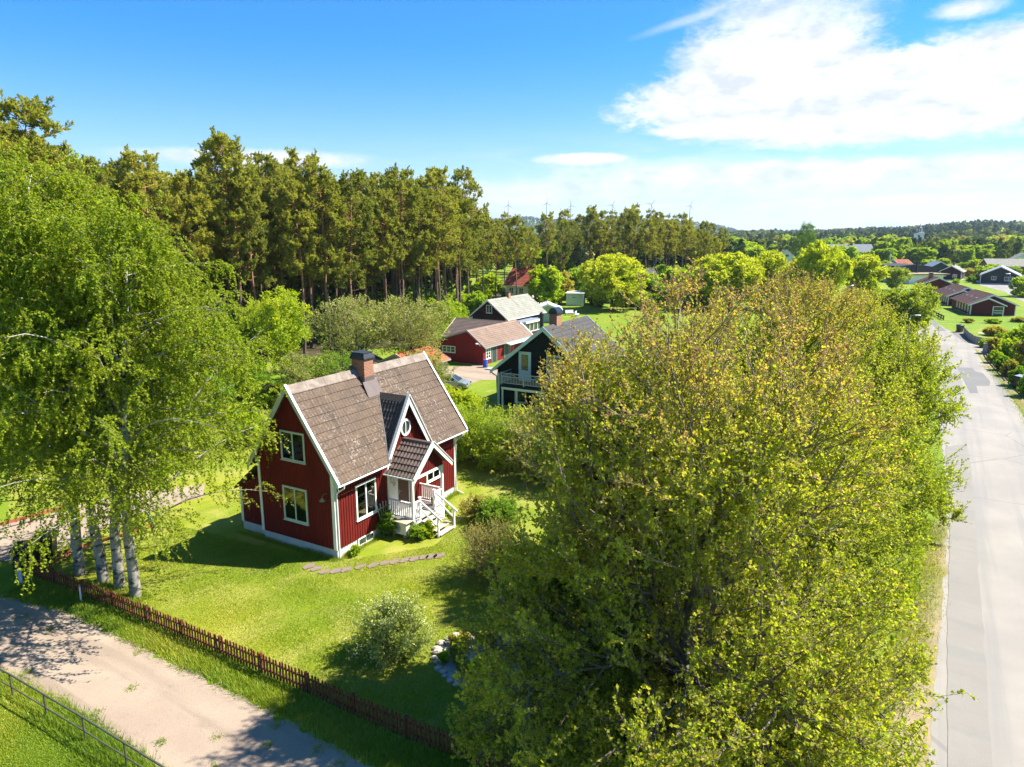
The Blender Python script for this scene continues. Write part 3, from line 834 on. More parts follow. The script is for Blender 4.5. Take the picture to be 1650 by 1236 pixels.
    p.prism_y([(S0, 3.0), (S1, 3.0), (S1, q(S1)), (SC_, q(SC_)), (S0, q(S0))], -N1 - .04, -N1 + .02)
    boards(p, 'y', S0 + .1, S1 - .1, 3.0, lambda x: q(x) - .01, at=-N1 - .04, period=.15)
    p.build('porch_gable', RED, t)
    # cut-out carved brackets under the beam
    for x, s in ((S0 + .06, 1), (S1 - .06, -1)):
        p = MB()
        p.prism_y([(x, 2.86), (x + s * .34, 2.86), (x + s * .25, 2.8), (x + s * .1, 2.68), (x + s * .04, 2.5), (x, 2.46)], -N1 - .02, -N1 + .02)
        p.build('porch_bracket', WHITE, t)
    pr = MB()
    for s in (-1, 1):
        foot = SC_ + s * (SC_ - 3.42)
        tv2 = np.array((SC_ - foot, PA - PE)); Ls = np.linalg.norm(tv2); tv2 /= Ls; nv2 = np.array((s * tv2[1], abs(tv2[0])))
        rows = []; nc = 6
        for kk in range(nc): rows += [(kk * Ls / nc, .045), ((kk + 1) * Ls / nc - .002, 0.)]
        per, nx = .2, 8; ny = 9 * nx + 1; y0 = -1.85
        V = []
        yy = y0 + np.arange(ny) * per / nx
        prof = .035 * (1 - np.abs(np.sin(np.pi * (yy - y0) / per)) ** 1.6)
        for dd, h in rows:
            cpos = np.array((foot, PE)) + tv2 * dd
            V.append(np.stack([cpos[0] + nv2[0] * (h + prof), yy, cpos[1] + nv2[1] * (h + prof)], -1))
        V = np.array(V); R = len(rows)
        i, j = np.meshgrid(np.arange(R - 1), np.arange(ny - 1), indexing='ij')
        qd = np.stack([i * ny + j, i * ny + j + 1, (i + 1) * ny + j + 1, (i + 1) * ny + j], -1).reshape(-1, 4)
        pr.add(V.reshape(-1, 3), qd if s < 0 else qd[:, ::-1])
        a = np.array((foot, PE)) - nv2 * .05; b_ = np.array((SC_, PA)) - nv2 * .05; c_ = np.array((SC_, PA)) - nv2 * .006; d_ = np.array((foot, PE)) - nv2 * .006
        pr.prism_y([tuple(a), tuple(b_), tuple(c_), tuple(d_)], y0 + .01, -.03)
    pro = pr.build('porch_roof', TILE_MOSS, t)
    rc = MB(); rc.prism_y([(SC_ - .17, PA - .12), (SC_ - .1, PA + .05), (SC_, PA + .1), (SC_ + .1, PA + .05), (SC_ + .17, PA - .12), (SC_, PA + .0)], -1.86, -.03)
    rc.build('porch_ridge', TILE_MOSS, pro)
    for s in (-1, 1):
        b = MB()
        lo = np.array((SC_ + s * (SC_ - 3.42 + .03), PE - .02)); hi = np.array((SC_, PA + .06))
        b.prism_y([(lo[0], lo[1] + .03), (hi[0], hi[1] + .02), (hi[0], hi[1] - .23), (lo[0] - s * .02, lo[1] - .17)], -1.90, -1.865)
        b.beam((lo[0] + s * .02, -1.88, lo[1] + .06), (hi[0], -1.88, hi[1] + .06), .12, .025, up=(s * .7, 0, .7))
        b.build('porch_bargeboard', WHITE, t)
    g = MB(); g.tube([(3.36, -1.86, 3.06), (3.36, -.03, 3.06)], .04, 8); g.build('porch_gutter', WMETAL, t)
    # railings
    def railing(p0, p1, z0=PF + .12, z1=PF + .88, step=.12):
        m_ = MB(); p0 = np.array(p0, float); p1 = np.array(p1, float); L_ = np.linalg.norm(p1 - p0)
        m_.beam((*p0, z1), (*p1, z1), .09, .05); m_.beam((*p0, z0), (*p1, z0), .05, .06)
        n_ = max(2, int(L_ / step))
        for k_ in range(1, n_):
            c_ = p0 + (p1 - p0) * k_ / n_; m_.box(c_[0] - .03, c_[0] + .03, c_[1] - .012, c_[1] + .012, z0 + .03, z1 - .025) if abs(p1[0] - p0[0]) > abs(p1[1] - p0[1]) else m_.box(c_[0] - .012, c_[0] + .012, c_[1] - .03, c_[1] + .03, z0 + .03, z1 - .025)
        return m_.build('porch_railing', WHITE, t)
    railing((S0 - .01, -.06), (S0 - .01, -N1 + .06)); railing((S1 + .01, -.06), (S1 + .01, -N1 + .06))
    railing((S0 + .06, -N1), (4.22, -N1), step=.1); railing((5.5, -N1), (S1 - .06, -N1), step=.1)
    for x in (4.26, 5.46):
        p = MB(); p.box(x - .05, x + .05, -N1 - .06, -N1 + .04, PF - .4, PF + 1.02); p.box(x - .065, x + .065, -N1 - .075, -N1 + .055, PF + 1.02, PF + 1.06)
        p.build('newel_post', WHITE, t)
    st = MB()
    nst = 4
    for k_ in range(nst):
        z1 = PF - (k_ + 1) * PF / (nst + 1); y1 = -N1 - .1 - k_ * .29
        st.box(4.2, 5.52, y1 - .31, y1, z1 - .05, z1); st.box(4.24, 5.48, y1 - .02, y1 - .0, max(0, z1 - .2), z1 - .05)
    st.build('porch_steps', mat('step_planks', (.42, .36, .31), .8, .2, .3, 3), t)
    for x in (4.18, 5.54):
        m_ = MB()
        a, b_ = (x, -N1 - .06, PF + .88), (x, -N1 - 1.36, .93)
        m_.beam(a, b_, .06, .09)
        a2, b2 = (x, -N1 - .06, PF + .5), (x, -N1 - 1.2, .52)
        m_.beam(a2, b2, .04, .07)
        m_.box(x - .04, x + .04, -N1 - 1.2, -N1 - 1.12, 0, .98)
        m_.build('stair_rail', WHITE, t)
    # porch skirt boards
    for bxs in ([(S0 - .05, S0 + .0, -N1, -.05, PF - .22, PF - .06)], [(S0 + .002, 4.2, -N1 - .09, -N1 - .05, PF - .22, PF - .06)], [(5.5, S1 + .05, -N1 - .09, -N1 - .05, PF - .75, PF - .06)], [(S1 + .0, S1 + .05, -N1 - .045, -.05, PF - .75, PF - .06)]):
        m_ = MB(); m_.box(*bxs[0]); m_.build('porch_skirt', WHITE, t)
    # door, side panel with the house number
    m_ = MB(); m_.box(3.66, 4.36, -.045, -.0, PF, 2.98)
    pn = m_.build('side_panel', WHITE, t)
    add_text('17', pn, (4.14, -.052, 2.30), .22, DARKM, 'house_number')
    m_ = MB(); a = np.linspace(0, 2 * np.pi, 25)
    m_.tube([(3.98 + .13 * math.cos(q_), -.07, 2.58 + .15 * math.sin(q_)) for q_ in a], .018, 6, cap=False)
    m_.build('wall_ornament', METAL, pn)
    m_ = MB(); m_.box(4.36, 4.42, -.06, 0, PF, 2.74); m_.box(5.28, 5.36, -.06, 0, PF, 2.74); m_.box(4.42, 5.28, -.06, 0, 2.68, 2.74)
    dfr = m_.build('door_frame', WHITE, t)
    m_ = MB()
    for k_ in range(7): m_.box(4.425 + k_ * .122, 4.425 + k_ * .122 + .117, -.05, -.005, PF + .02, 2.675)
    do = m_.build('door', mat('brown_door', (.105, .048, .032), .5, .4, .2, 2), t)
    m_ = MB(); m_.tube([(4.50, -.05, PF + 1.0), (4.50, -.10, PF + 1.0), (4.62, -.10, PF + 1.0)], .014, 6); m_.box(4.48, 4.53, -.056, -.05, PF + .88, PF + 1.1)
    m_.build('handle', METAL, do)
    return t

def add_text(txt, parent, loc, size, m, name, rot=(math.pi / 2, 0, 0)):
    c = bpy.data.curves.new(name, 'FONT'); c.body = txt; c.size = size; c.extrude = .006; c.align_x = 'CENTER'; c.align_y = 'CENTER'
    c.materials.append(m)
    tmp = bpy.data.objects.new(name + '_curve', c); COL.objects.link(tmp)
    bpy.context.view_layer.update()
    me = bpy.data.meshes.new_from_object(tmp.evaluated_get(bpy.context.evaluated_depsgraph_get()))
    bpy.data.objects.remove(tmp)
    o = bpy.data.objects.new(name, me); COL.objects.link(o); o.parent = parent; o.location = loc; o.rotation_euler = rot
    return o
cottage()

def gable_house(name, label, A, L, W, eave, ridge, wall, tile, ov=.3, oe=.35, rz=None, found=.3, trim=WHITE, windows=(), doors=(), chimneys=(), ridge_y=None, course=.42, period=.25, z0=0.0, corner=True, group=None, bargeh=.2, gut=True, nx=4, trim_wall=None):
    """house in its own axes: x runs along the ridge from the near gable, y goes inward from the facade line y=0
    windows: (face, at, u0, u1, z0, z1, nv, nh)"""
    t = thing(name, label, 'house', (A[0], A[1], z0), RZ if rz is None else rz, group)
    ym = W / 2 if ridge_y is None else ridge_y
    s0 = (ridge - eave) / (ym + oe); s1 = (ridge - eave) / (W - ym + oe)
    wz = lambda y: ridge - .1 - (s0 * (ym - y) if y < ym else s1 * (y - ym))
    if found:
        f = MB(); f.box(.03, L - .03, .03, W - .03, -.3, found); f.build('foundation', PLASTER, t)
    w = MB(); w.prism_x([(0, found), (W, found), (W, wz(W)), (ym, wz(ym)), (0, wz(0))], 0, L)
    w.build('wall', wall, t)
    r = MB()
    roof_plane(r, -ov, L + ov, (-oe, eave), (ym, ridge), nx=nx, period=period, course=course)
    roof_plane(r, -ov, L + ov, (W + oe, eave), (ym, ridge), nx=nx, period=period, course=course)
    ro = r.build('roof', tile, t)
    rg = MB(); rg.prism_x([(ym - .2, ridge - .12), (ym, ridge + .09), (ym + .2, ridge - .12), (ym, ridge + .02)], -ov, L + ov); rg.build('ridge_capping', tile, ro)
    for x0, x1 in ((-ov - .04, -ov - .003), (L + ov + .003, L + ov + .04)):
        for ye in (-oe - .03, W + oe + .03):
            b = MB()
            pr = [(ye, eave + .06), (ym, ridge + .1), (ym, ridge - bargeh), (ye, eave - bargeh * .8)]
            b.prism_x(pr, x0, x1)
            b.build('bargeboard', trim, t)
    if gut:
        g = MB(); g.box(-ov, L + ov, -oe - .1, -oe, eave - .1, eave - .0); g.build('gutter', trim, t)
    if corner:
        for bxs in ([(-.03, 0, -.03, .13, found, wz(0) - .08), (0, .13, -.03, 0, found, wz(0) - .08)], [(-.03, 0, W - .13, W + .03, found, wz(W) - .08)], [(L - .13, L, -.03, 0, found, wz(0) - .08)]):
            c = MB()
            for q in bxs: c.box(*q)
            c.build('corner_board', trim, t)
    for wd in windows:
        frame_window(t, *wd[:6], nv=wd[6], nh=wd[7], m=trim_wall or WHITE, fr=.08)
    for face, at, u0, u1, z1, m in doors:
        d = MB(); e = MB(); q = found
        if face == 'y':
            d.box(u0 + .08, u1 - .08, at - .03, at, q, z1 - .08); e.box(u0, u0 + .08, at - .05, at, q, z1); e.box(u1 - .08, u1, at - .05, at, q, z1); e.box(u0 + .08, u1 - .08, at - .05, at, z1 - .08, z1)
        else:
            d.box(at - .03, at, u0 + .08, u1 - .08, q, z1 - .08); e.box(at - .05, at, u0, u0 + .08, q, z1); e.box(at - .05, at, u1 - .08, u1, q, z1); e.box(at - .05, at, u0 + .08, u1 - .08, z1 - .08, z1)
        do = d.build('door', m, t); e.build('door_frame', trim, do)
    for (x, y, w_, d_, zt) in chimneys:
        c = MB(); c.box(x, x + w_, y, y + d_, wz(y) - .5, zt); ch = c.build('chimney', BRICK, t)
        c = MB(); c.box(x - .06, x + w_ + .06, y - .06, y + d_ + .06, zt, zt + .1); c.build('chimney_cap', DARKM, ch)
    return t
# ---- black house with the balcony
def black_house():
    D = place(G(802, 653), 0, 9.0)
    W, L = 9.0, 8.3
    wb = mat('black_cladding', (.010, .015, .013), .85, .12, .3, 2.0)
    MINT = mat('pale_mint_paint', (.40, .55, .52), .5, .4, .1, 2)
    t = gable_house('black_house', 'black board house with pale trim and a grey balcony on its gable', D, L, W, 3.05, 7.1, wb, TILE_DARK, ov=.4, oe=.5, found=.1, trim=MINT, corner=False, bargeh=.3, gut=False)
    # clapboards on the gable
    c = MB(); z = .3
    while z < 6.7:
        hw = 4.5 if z < 3.0 else 4.5 * (6.95 - z) / (6.95 - 3.0)
        c.prism_x([(4.5 - hw, z), (4.5 - hw, z + .17), (4.5 + hw, z + .17), (4.5 + hw, z)], -.012 - .0, .01)
        z += .185
    c.build('clapboard', wb, t)
    c = MB(); c.box(-.03, 0, W - .2, W + .03, .1, 2.9); c.build('corner_board', MINT, t)
    c = MB(); c.box(-.03, 0, -.03, .2, .1, 2.9); c.build('corner_board', MINT, t)
    # balcony, its door and the porch below (y = 9 - n)
    Y0, Y1, P = 1.0, W - 1.35, 1.7
    b = MB(); b.box(-P, 0, Y0, Y1, 2.12, 2.32); b.build('balcony_floor', wb, t)
    b = MB(); b.box(-P - .02, -P + .1, Y0, Y1, 1.92, 2.12); b.build('balcony_beam', PALE, t)
    b = MB()
    GR = mat('grey_rail_paint', (.33, .36, .36), .6, .3, .15, 3)
    for z in (2.48, 3.02, 3.3): b.box(-P - .03, -P + .03, Y0, Y1, z - .025, z + .025); b.box(-P, -.02, Y1 - .03, Y1 + .03, z - .025, z + .025)
    n = 46
    for k in range(n + 1):
        y = Y0 + (Y1 - Y0) * k / n; b.box(-P - .012, -P + .012, y - .022, y + .022, 2.5, 3.0)
    for k in range(11):
        x = -P + P * k / 11; b.box(x - .022, x + .022, Y1 - .012, Y1 + .012, 2.5, 3.0)
    m = 9
    for k in range(m):
        y = Y0 + (Y1 - Y0) * k / m; y2 = Y0 + (Y1 - Y0) * (k + 1) / m
        b.beam((-P, y, 3.04), (-P, y2, 3.28), .03, .03); b.beam((-P, y, 3.28), (-P, y2, 3.04), .03, .03)
    for y in (Y0, (Y0 + Y1) / 2 + 1.2, (Y0 + Y1) / 2 - 1.2, Y1): b.box(-P - .04, -P + .04, y - .04, y + .04, 2.32, 3.38)
    b.build('balcony_railing', GR, t)
    for y in (Y1 - .1, 6.2, 4.0, 1.6):
        b = MB(); b.box(-P - .02, -P + .1, y - .06, y + .06, 0, 1.92); b.build('balcony_post', MINT, t)
    def door(y0, y1):
        e = MB(); e.box(-.07, 0, y0, y0 + .12, 2.4, 4.8); e.box(-.07, 0, y1 - .12, y1, 2.4, 4.8); e.box(-.07, 0, y0, y1, 4.8, 4.92)
        o = e.build('balcony_door', MINT, t)
        d = MB(); d.box(-.05, -.01, y0 + .12, y0 + .25, 2.4, 4.8); d.box(-.05, -.01, y1 - .25, y1 - .12, 2.4, 4.8); d.box(-.05, -.01, y0 + .25, y1 - .25, 2.4, 3.35); d.box(-.05, -.01, y0 + .25, y1 - .25, 4.68, 4.8); d.build('door_leaf', MINT, o)
        g = MB(); g.box(-.035, -.012, y0 + .25, y1 - .25, 3.35, 4.68); g.build('pane', GLASS, o)
    door(5.75, 6.9)
    frame_window(t, 'x', 0, 2.9, 4.3, 3.3, 4.8, nv=1, m=MINT)
    frame_window(t, 'x', 0, 6.2, 7.3, .5, 1.8, nv=0, m=MINT)
    frame_window(t, 'x', 0, 2.4, 4.6, .3, 1.9, nv=1, m=MINT)
    # brick chimney with a rounded metal cowl, and a black stove pipe
    c = MB(); c.box(1.8, 2.75, 4.3, 5.0, 6.0, 8.0); ch = c.build('chimney', BRICK, t)
    c = MB(); c.box(1.68, 2.87, 4.18, 5.12, 8.0, 8.06); pr = [(4.24 + .41 - .41 * math.cos(a), 8.06 + .46 * math.sin(a)) for a in np.linspace(0, math.pi, 11)]
    c.prism_x(pr, 1.74, 2.81)
    c.build('chimney_cowl', mat('blue_black_metal', (.025, .035, .05), .3, .6, .2, 4, metal=.5), ch)
    p = MB(); p.lathe([(.17, 6.2), (.17, 8.0), (.2, 8.02), (.2, 8.12), (.05, 8.25)], (.8, 5.2, 0), 14); p.build('stove_pipe', DARKM, t)
    p = MB(); p.tube([(-.3, W + .45, 2.95), (-.15, W + .3, 2.75), (-.05, W + .06, 2.6), (-.05, W + .06, .1)], .05, 8); p.build('downpipe', DARKM, t)
black_house()

# ---- red barn with its cross wing
B0 = G(779, 589)
BRED = mat('barn_red_wood', (.20, .020, .017), .8, .2, .35, .8, bump=.3, bscale=25)
def barn():
    t = gable_house('red_barn', 'long low red barn with a faded brown tile roof and green door', place(B0, 0, 0), 11.2, 7.3, 2.05, 3.82, BRED, TILE_SAND, ov=.15, oe=.28, found=.05, ridge_y=2.06, trim=mat('grey_board', (.30, .30, .29), .7), corner=False, bargeh=.1, course=.3, period=.2, nx=5,
        windows=[('x', 0, 3.78, 5.62, 1.13, 1.9, 2, 1), ('y', 0, .5, 1.55, .62, 1.85, 1, 2)],
        doors=[('y', 0, 1.78, 2.95, 1.88, mat('dark_green_door', (.03, .05, .045), .6)), ('y', 0, 4.7, 5.8, 1.8, mat('green_door', (.03, .07, .05), .6)), ('y', 0, 6.0, 7.0, 1.8, mat('bright_red_door', (.35, .02, .03), .6))])
    c = MB(); boards(c, 'x', .1, 7.2, .1, lambda y: (3.7 - .8 * (2.06 - y)) if y < 2.06 else 3.7 - .31 * (y - 2.06), period=.22, w=.04, t=.015, skip=[(3.7, 5.7, 1.0, 2.0)]); c.build('gable_cladding', BRED, t)
    c = MB(); boards(c, 'y', .1, 11, .1, 1.9, period=.22, w=.04, t=.015, skip=[(.4, 3.0, .1, 2), (4.6, 7.1, .1, 2)]); c.build('cladding', BRED, t)
    c = MB(); c.prism_x([(-.9, 1.75), (-.86, 1.85), (0, 2.0), (0, 1.9)], 4.6, 11.2); c.build('canopy', mat('pale_mint_paint', (.4, .55, .52)), t)
    c = MB(); c.tube([(-.2, .25, 2.2), (-.5, .3, 2.5), (-.8, .3, 2.55)], .03, 6); c.lathe([(.02, 2.45), (.13, 2.5), (.16, 2.62), (.03, 2.66)], (-.9, .3, 0), 10); c.build('yard_lamp', WMETAL, t)
    w = gable_house('red_outbuilding', 'red outbuilding with dark tile roof joined behind the barn', place(B0, 8.9, -11.3), 9.0, 6.4, 1.5, 3.46, BRED, tile_mat('old_brown_tiles', (.125, .092, .08), (.09, .07, .065), (.25, .22, .2), .5), ov=.5, oe=.1, found=.05, rz=RZ - math.pi / 2, corner=False, bargeh=.12, course=.3, period=.22, nx=5)
barn()

# ---- dark house with weathered grey roof and glazed veranda
def grey_roof_house():
    E = place((-.625, 97.26), .4, -.4)
    t = gable_house('grey_roof_house', 'dark brown house with pale weathered roof and glazed veranda', E, 11.2, 5.75, 2.8, 5.4, mat('brown_black_wood', (.04, .018, .014), .75, .25, .3, 2), TILE_GREY, ov=.4, oe=.42, found=.2, trim=WHITE, windows=[('x', 0, 2.35, 3.3, 3.55, 4.7, 1, 0), ('y', 0, 8, 9.6, 1, 2.2, 1, 0)], chimneys=[(5.2, 2.6, .6, .55, 6.1)], course=.35, period=.25, bargeh=.15)
    v = MB(); v.box(1.6, 6.6, -2.2, -.02, .1, .9); vo = v.build('veranda', RED_DARK, t)
    v = MB(); v.box(1.4, 6.8, -2.4, -.02, 2.3, 2.42); v.build('veranda_roof', mat('blue_grey_sheet', (.2, .24, .3), .4, .5), vo)
    v = MB(); v.box(1.4, 6.8, -2.44, -2.4, 2.18, 2.44); v.box(1.36, 1.4, -2.4, -.02, 2.18, 2.44)
    for x in (1.65, 2.9, 4.1, 5.3, 6.55): v.box(x - .05, x + .05, -2.2, -2.1, .9, 2.3)
    v.box(1.6, 6.6, -2.22, -2.12, .86, .94); v.build('veranda_frame', WHITE, vo)
    v = MB(); v.box(1.66, 6.54, -2.16, -2.14, .94, 2.2); v.box(1.64, 1.66, -2.1, -.05, .94, 2.2); v.build('pane', GLASS, vo)
    v = MB(); v.box(-2.6, -.05, 3.2, 5.7, 1.9, 2.0); v.build('lean_to_roof', mat('blue_grey_sheet', (.2, .24, .3)), t)
grey_roof_house()

# ---- garage with orange roof, dark shed, pale shed, mint cabin, white villa
def small_houses():
    x, y, _z = place(G(720, 605), -5.4, 0)
    gable_house('garage', 'grey plastered garage with a bright orange tile roof', (x, y), 5.3, 4.4, 1.75, 2.9, mat('grey_garage_wall', (.30, .31, .32), .8), TILE_ORANGE, ov=.3, oe=.35, found=0, trim=mat('grey_board', (.3, .3, .29)), nx=4, bargeh=.12)
    x, y = G(585, 622)
    gable_house('garden_shed', 'dark tiled garden shed with yellow green walls behind the cottage chimney', (x, y), 3.4, 3.2, 2.0, 2.9, mat('olive_boards', (.17, .16, .03), .8), tile_mat('mottled_black_tiles', (.06, .065, .07), (.03, .03, .035), (.35, .37, .4), .9), ov=.4, oe=.4, found=0, trim=mat('olive_trim', (.3, .3, .12)), rz=RZ + .25)
    x, y = G(902, 520)
    gable_house('pale_shed', 'small pale green shed with a white sheet roof on the lawn', (x, y), 4.6, 4.0, 2.2, 3.1, mat('pale_green_wall', (.36, .46, .34), .7), mat('white_sheet_roof', (.62, .64, .62), .5, .4, .1), ov=.5, oe=.4, found=0, trim=WHITE, nx=2, course=1.2, period=.3, rz=RZ + .5)
    # mint cabin
    x, y = G(940, 493)
    t = thing('mint_cabin', 'flat roofed mint green cabin at the edge of the trees', 'cabin', (x, y, 0), RZ + .35)
    MG = mat('mint_boards', (.50, .66, .60), .6, .3, .12, 1)
    w = MB(); w.box(0, 6.2, 0, 3.6, .05, 2.5); boards(w, 'y', .1, 6.1, .1, 2.4, period=.3); boards(w, 'x', .1, 3.5, .1, 2.4, period=.3); w.build('wall', MG, t)
    w = MB(); w.box(-.15, 6.4, -.15, 3.75, 2.5, 2.62); w.build('roof', WMETAL, t)
    w = MB(); w.box(-.03, 0, -.03, .16, .05, 2.5); w.box(0, .16, -.03, 0, .05, 2.5); w.build('corner_board', WHITE, t)
    frame_window(t, 'x', -.03, 1.6, 2.4, 1.5, 1.95, nv=1)
    d = MB(); d.box(1.2, 2.1, -.06, -.02, .1, 2.1); d.build('door', WHITE, t)
    # villa
    x, y = G(815, 497)
    v = gable_house('white_villa', 'tall white villa with a red tiled roof half hidden by pines', (x, y), 5.0, 6.6, 4.6, 7.8, mat('white_render', (.66, .63, .60), .85, .2, .1), TILE_RED, ov=.4, oe=.5, found=.4, trim=WHITE, nx=3, rz=RZ - math.pi / 2, windows=[('y', 0, .8, 1.8, 3, 4.2, 1, 1), ('y', 0, 3, 4, 3, 4.2, 1, 1)], chimneys=[(2, 3.4, .7, .7, 8.4)])
    for q in ((1.0, 2.0, 1.0, 2.2), (4.2, 5.4, 1.0, 2.2), (1.0, 2.0, 3.2, 4.4), (4.2, 5.4, 3.2, 4.4), (2.7, 3.8, 5.2, 6.3)): frame_window(v, 'x', 5.0, *q, nv=1, nh=1, sgn=1)
    # small white gable far behind the maples, seen between crowns
    x, y = G(1052, 478)
    gable_house('white_cottage', 'white gabled cottage glimpsed over the maple tops', (x, y), 7, 5, 2.6, 6.2, mat('white_render', (.66, .63, .6)), TILE_DARK, ov=.3, oe=.3, rz=RZ, nx=2, windows=[('x', 0, 1.8, 3.0, 3, 4.2, 1, 0)])
small_houses()

# ---- village on the right
def village():
    bw = mat('bungalow_red_boards', (.115, .019, .015), .75, .2, .25, 1.5)
    ang = .35; rz = math.pi / 2 - ang
    def unit(A, L, label, name='bungalow'):
        # gable runs to the right of the corner A; local y is inward = to the left, so start from the right end
        W = 7.4
        dx, dy = math.cos(ang), -math.sin(ang)
        sx, sy = math.sin(ang), math.cos(ang)
        A2 = (A[0] + dx * W + sx * 1.3, A[1] + dy * W + sy * 1.3)
        t = gable_house(name, label, A2, L - 1.3, W, 1.9, 3.75, bw, TILE_BROWN, ov=.25, oe=.4, found=.1, rz=rz, nx=3, course=.4, period=.3, bargeh=.22, group='red bungalows along the road')
        # projecting front bay: same left slope, own ridge
        w = MB(); y0, y1, ymid = W - 5.2, W, W - 2.6
        zr, ze = 3.25, 1.9
        k = (zr - ze) / (2.6 + .4)
        w.prism_x([(y0, .1), (y1, .1), (y1, ze - .1 + .4 * k), (ymid, zr - .12), (y0, ze - .1 + .4 * k)], -1.3, 0); bay = w.build('gable_bay', bw, t)
        r = MB(); roof_plane(r, -1.65, -.02, (y0 - .4, ze), (ymid, zr), nx=3, period=.3); roof_plane(r, -1.65, -.3, (y1 + .4, ze), (ymid, zr), nx=3, period=.3); r.build('bay_roof', TILE_BROWN, bay)
        for ye in (y0 - .43, y1 + .43):
            b = MB(); b.prism_x([(ye, ze + .06), (ymid, zr + .1), (ymid, zr - .2), (ye, ze - .16)], -1.7, -1.66); b.build('bargeboard', WHITE, bay)
        b = MB(); b.box(-1.34, -1.3, y1 - .16, y1 + .04, .1, ze - .05); b.build('corner_board', WHITE, t)
        # patio with white frame under the right part of the bay
        f = MB()
        for y in (y0 - .02, y0 + 1.6): f.box(-1.5, -1.36, y, y + .14, .05, 1.75)
        for z in (.55, .95, 1.68): f.box(-1.5, -1.38, y0, y0 + 1.7, z, z + .1)
        f.build('patio_frame', WHITE, t)
        d = MB(); d.box(-1.33, -1.3, y0 + .2, y0 + 1.5, .2, 1.65); d.build('pane', GLASS, t)
        # windows along the left long wall, looking to +y
        for k_ in range(5):
            x0 = -.2 + k_ * (L - 3.2) / 5.2
            frame_window(t, 'y', W, x0, x0 + .95, .55, 1.75, nv=0, sgn=1, sill=False)
        for k_ in range(3):
            p = MB(); p.box(1.5 + k_ * 3.4, 1.75 + k_ * 3.4, W - 1.6, W - 1.35, 2.5, 3.05); p.build('roof_vent', WMETAL, t)
        return t
    unit(G(1562, 508), 14, 'dark red bungalow with white framed patio, nearest of its row')
    unit(G(1526, 492.5), 13, 'dark red bungalow in the middle of the stepped row')
    x, y = G(1533, 471)
    gable_house('bungalow', 'bungalow with white side wall and stout roof chimney, last of the row', (x, y), 10, 6.2, 2.0, 3.6, bw, TILE_BROWN, ov=.3, oe=.5, rz=rz, found=.1, nx=2, group='red bungalows along the road', chimneys=[(5, 3.6, .9, .9, 4.5)], windows=[])
    # flat roofed hall
    x, y = G(1464, 458)
    t = thing('flat_roofed_hall', 'low flat roofed hall with white front and dark upper storey', 'building', (x, y, 0), .12)
    w = MB(); w.box(0, 11, 0, 12, 0, 2.7); w.build('wall', WHITE, t)
    w = MB(); w.box(-.8, 12.5, -.8, 12.5, 2.7, 3.05); w.build('roof', mat('tan_felt', (.25, .21, .13), .9), t)
    w = MB(); w.prism_y([(.6, 3.05), (14, 3.05), (14, 4.6), (7, 5.5), (.6, 5.0)], 7, 18); w.build('upper_storey', mat('dark_sheet', (.035, .032, .032), .6), t)
    w = MB(); w.box(6.2, 6.7, 5.5, 6, 3.05, 6.6); w.build('chimney', DARKM, t)
    frame_window(t, 'y', 7, 1.0, 3.6, 3.5, 4.7, nv=2)
    def fh(name, label, u, v, L, W, e, r, wall, tile, rz, **k):
        x, y = G(u, v)
        return gable_house(name, label, (x, y), L, W, e, r, wall, tile, rz=rz, nx=2, course=.6, period=.5, **k)
    wr = mat('white_render', (.66, .63, .6))
    fh('red_roof_house', 'white house with salmon red roof left of the flat hall', 1456, 446, 8, 6, 2.4, 4.2, wr, TILE_RED, math.pi * .9, windows=[('y', 0, 2, 3.5, 1, 2.2, 1, 0)])
    fh('red_roof_house', 'small red roofed house partly behind another red roof', 1447, 436, 6, 6, 2.6, 4.4, mat('grey_garage_wall', (.3, .31, .32)), TILE_RED, RZ - .9)
    t = fh('dark_red_house', 'dark red gabled house behind the stepped bungalows', 1548, 452, 9, 6, 2.7, 4.6, mat('plum_boards', (.06, .012, .02), .75), TILE_GREY, RZ - .15, windows=[('x', 0, 1.2, 2.4, .7, 1.9, 1, 0), ('x', 0, 4.2, 5.1, 1.1, 1.9, 1, 0)], chimneys=[(4, 2.6, .6, .6, 5.2)])
    fh('grey_metal_roof_house', 'dark house with bright metal roof behind the hall', 1528, 442, 8, 6, 2.6, 4.6, BLACKW, METAL, RZ + .3)
    fh('black_bungalow', 'black house with grey roof across the parking area', 1641, 459.5, 14, 9.5, 2.6, 5.2, BLACKW, mat('pale_sheet_roof', (.34, .36, .38), .5), RZ - .1, windows=[('x', 0, 1.5, 3.6, 1.1, 2.3, 1, 0), ('x', 0, 5.6, 6.8, 1.3, 2.3, 1, 0)])
    fh('long_grey_roof_house', 'long low house under a mottled grey roof behind the black house', 1652, 441, 16, 9, 3.0, 5.6, mat('brick_red_wall', (.22, .08, .05), .85), TILE_GREY, math.pi * .93)
    fh('salmon_roof_house', 'pale house with a salmon roof in front of the long grey roof', 1618, 441, 9, 8, 2.6, 4.8, mat('pale_blue_wall', (.4, .45, .47), .7), TILE_ORANGE, RZ - .5)
    fh('brown_roof_house', 'house with pyramid like brown roof among the far birches', 1642, 426, 12, 10, 3.2, 7.4, wr, TILE_SAND, RZ - .3)
    fh('white_manor', 'large white house with a dark roof above the round maples', 1392, 424, 20, 12, 6.0, 9.6, wr, mat('slate_roof', (.13, .15, .18), .6), math.pi * .97, windows=[('y', 0, 2 + 3 * q, 3.4 + 3 * q, 3.2, 5, 0, 0) for q in range(6)], chimneys=[(9, 6, 1, 1, 10.6)])
    fh('white_gable_house', 'small white gabled house left of the round maples', 1281, 430, 10, 8, 4.0, 7.6, wr, mat('slate_roof', (.13, .15, .18)), RZ + .2, windows=[('x', 0, 3, 4.4, 4.4, 5.6, 1, 0)])
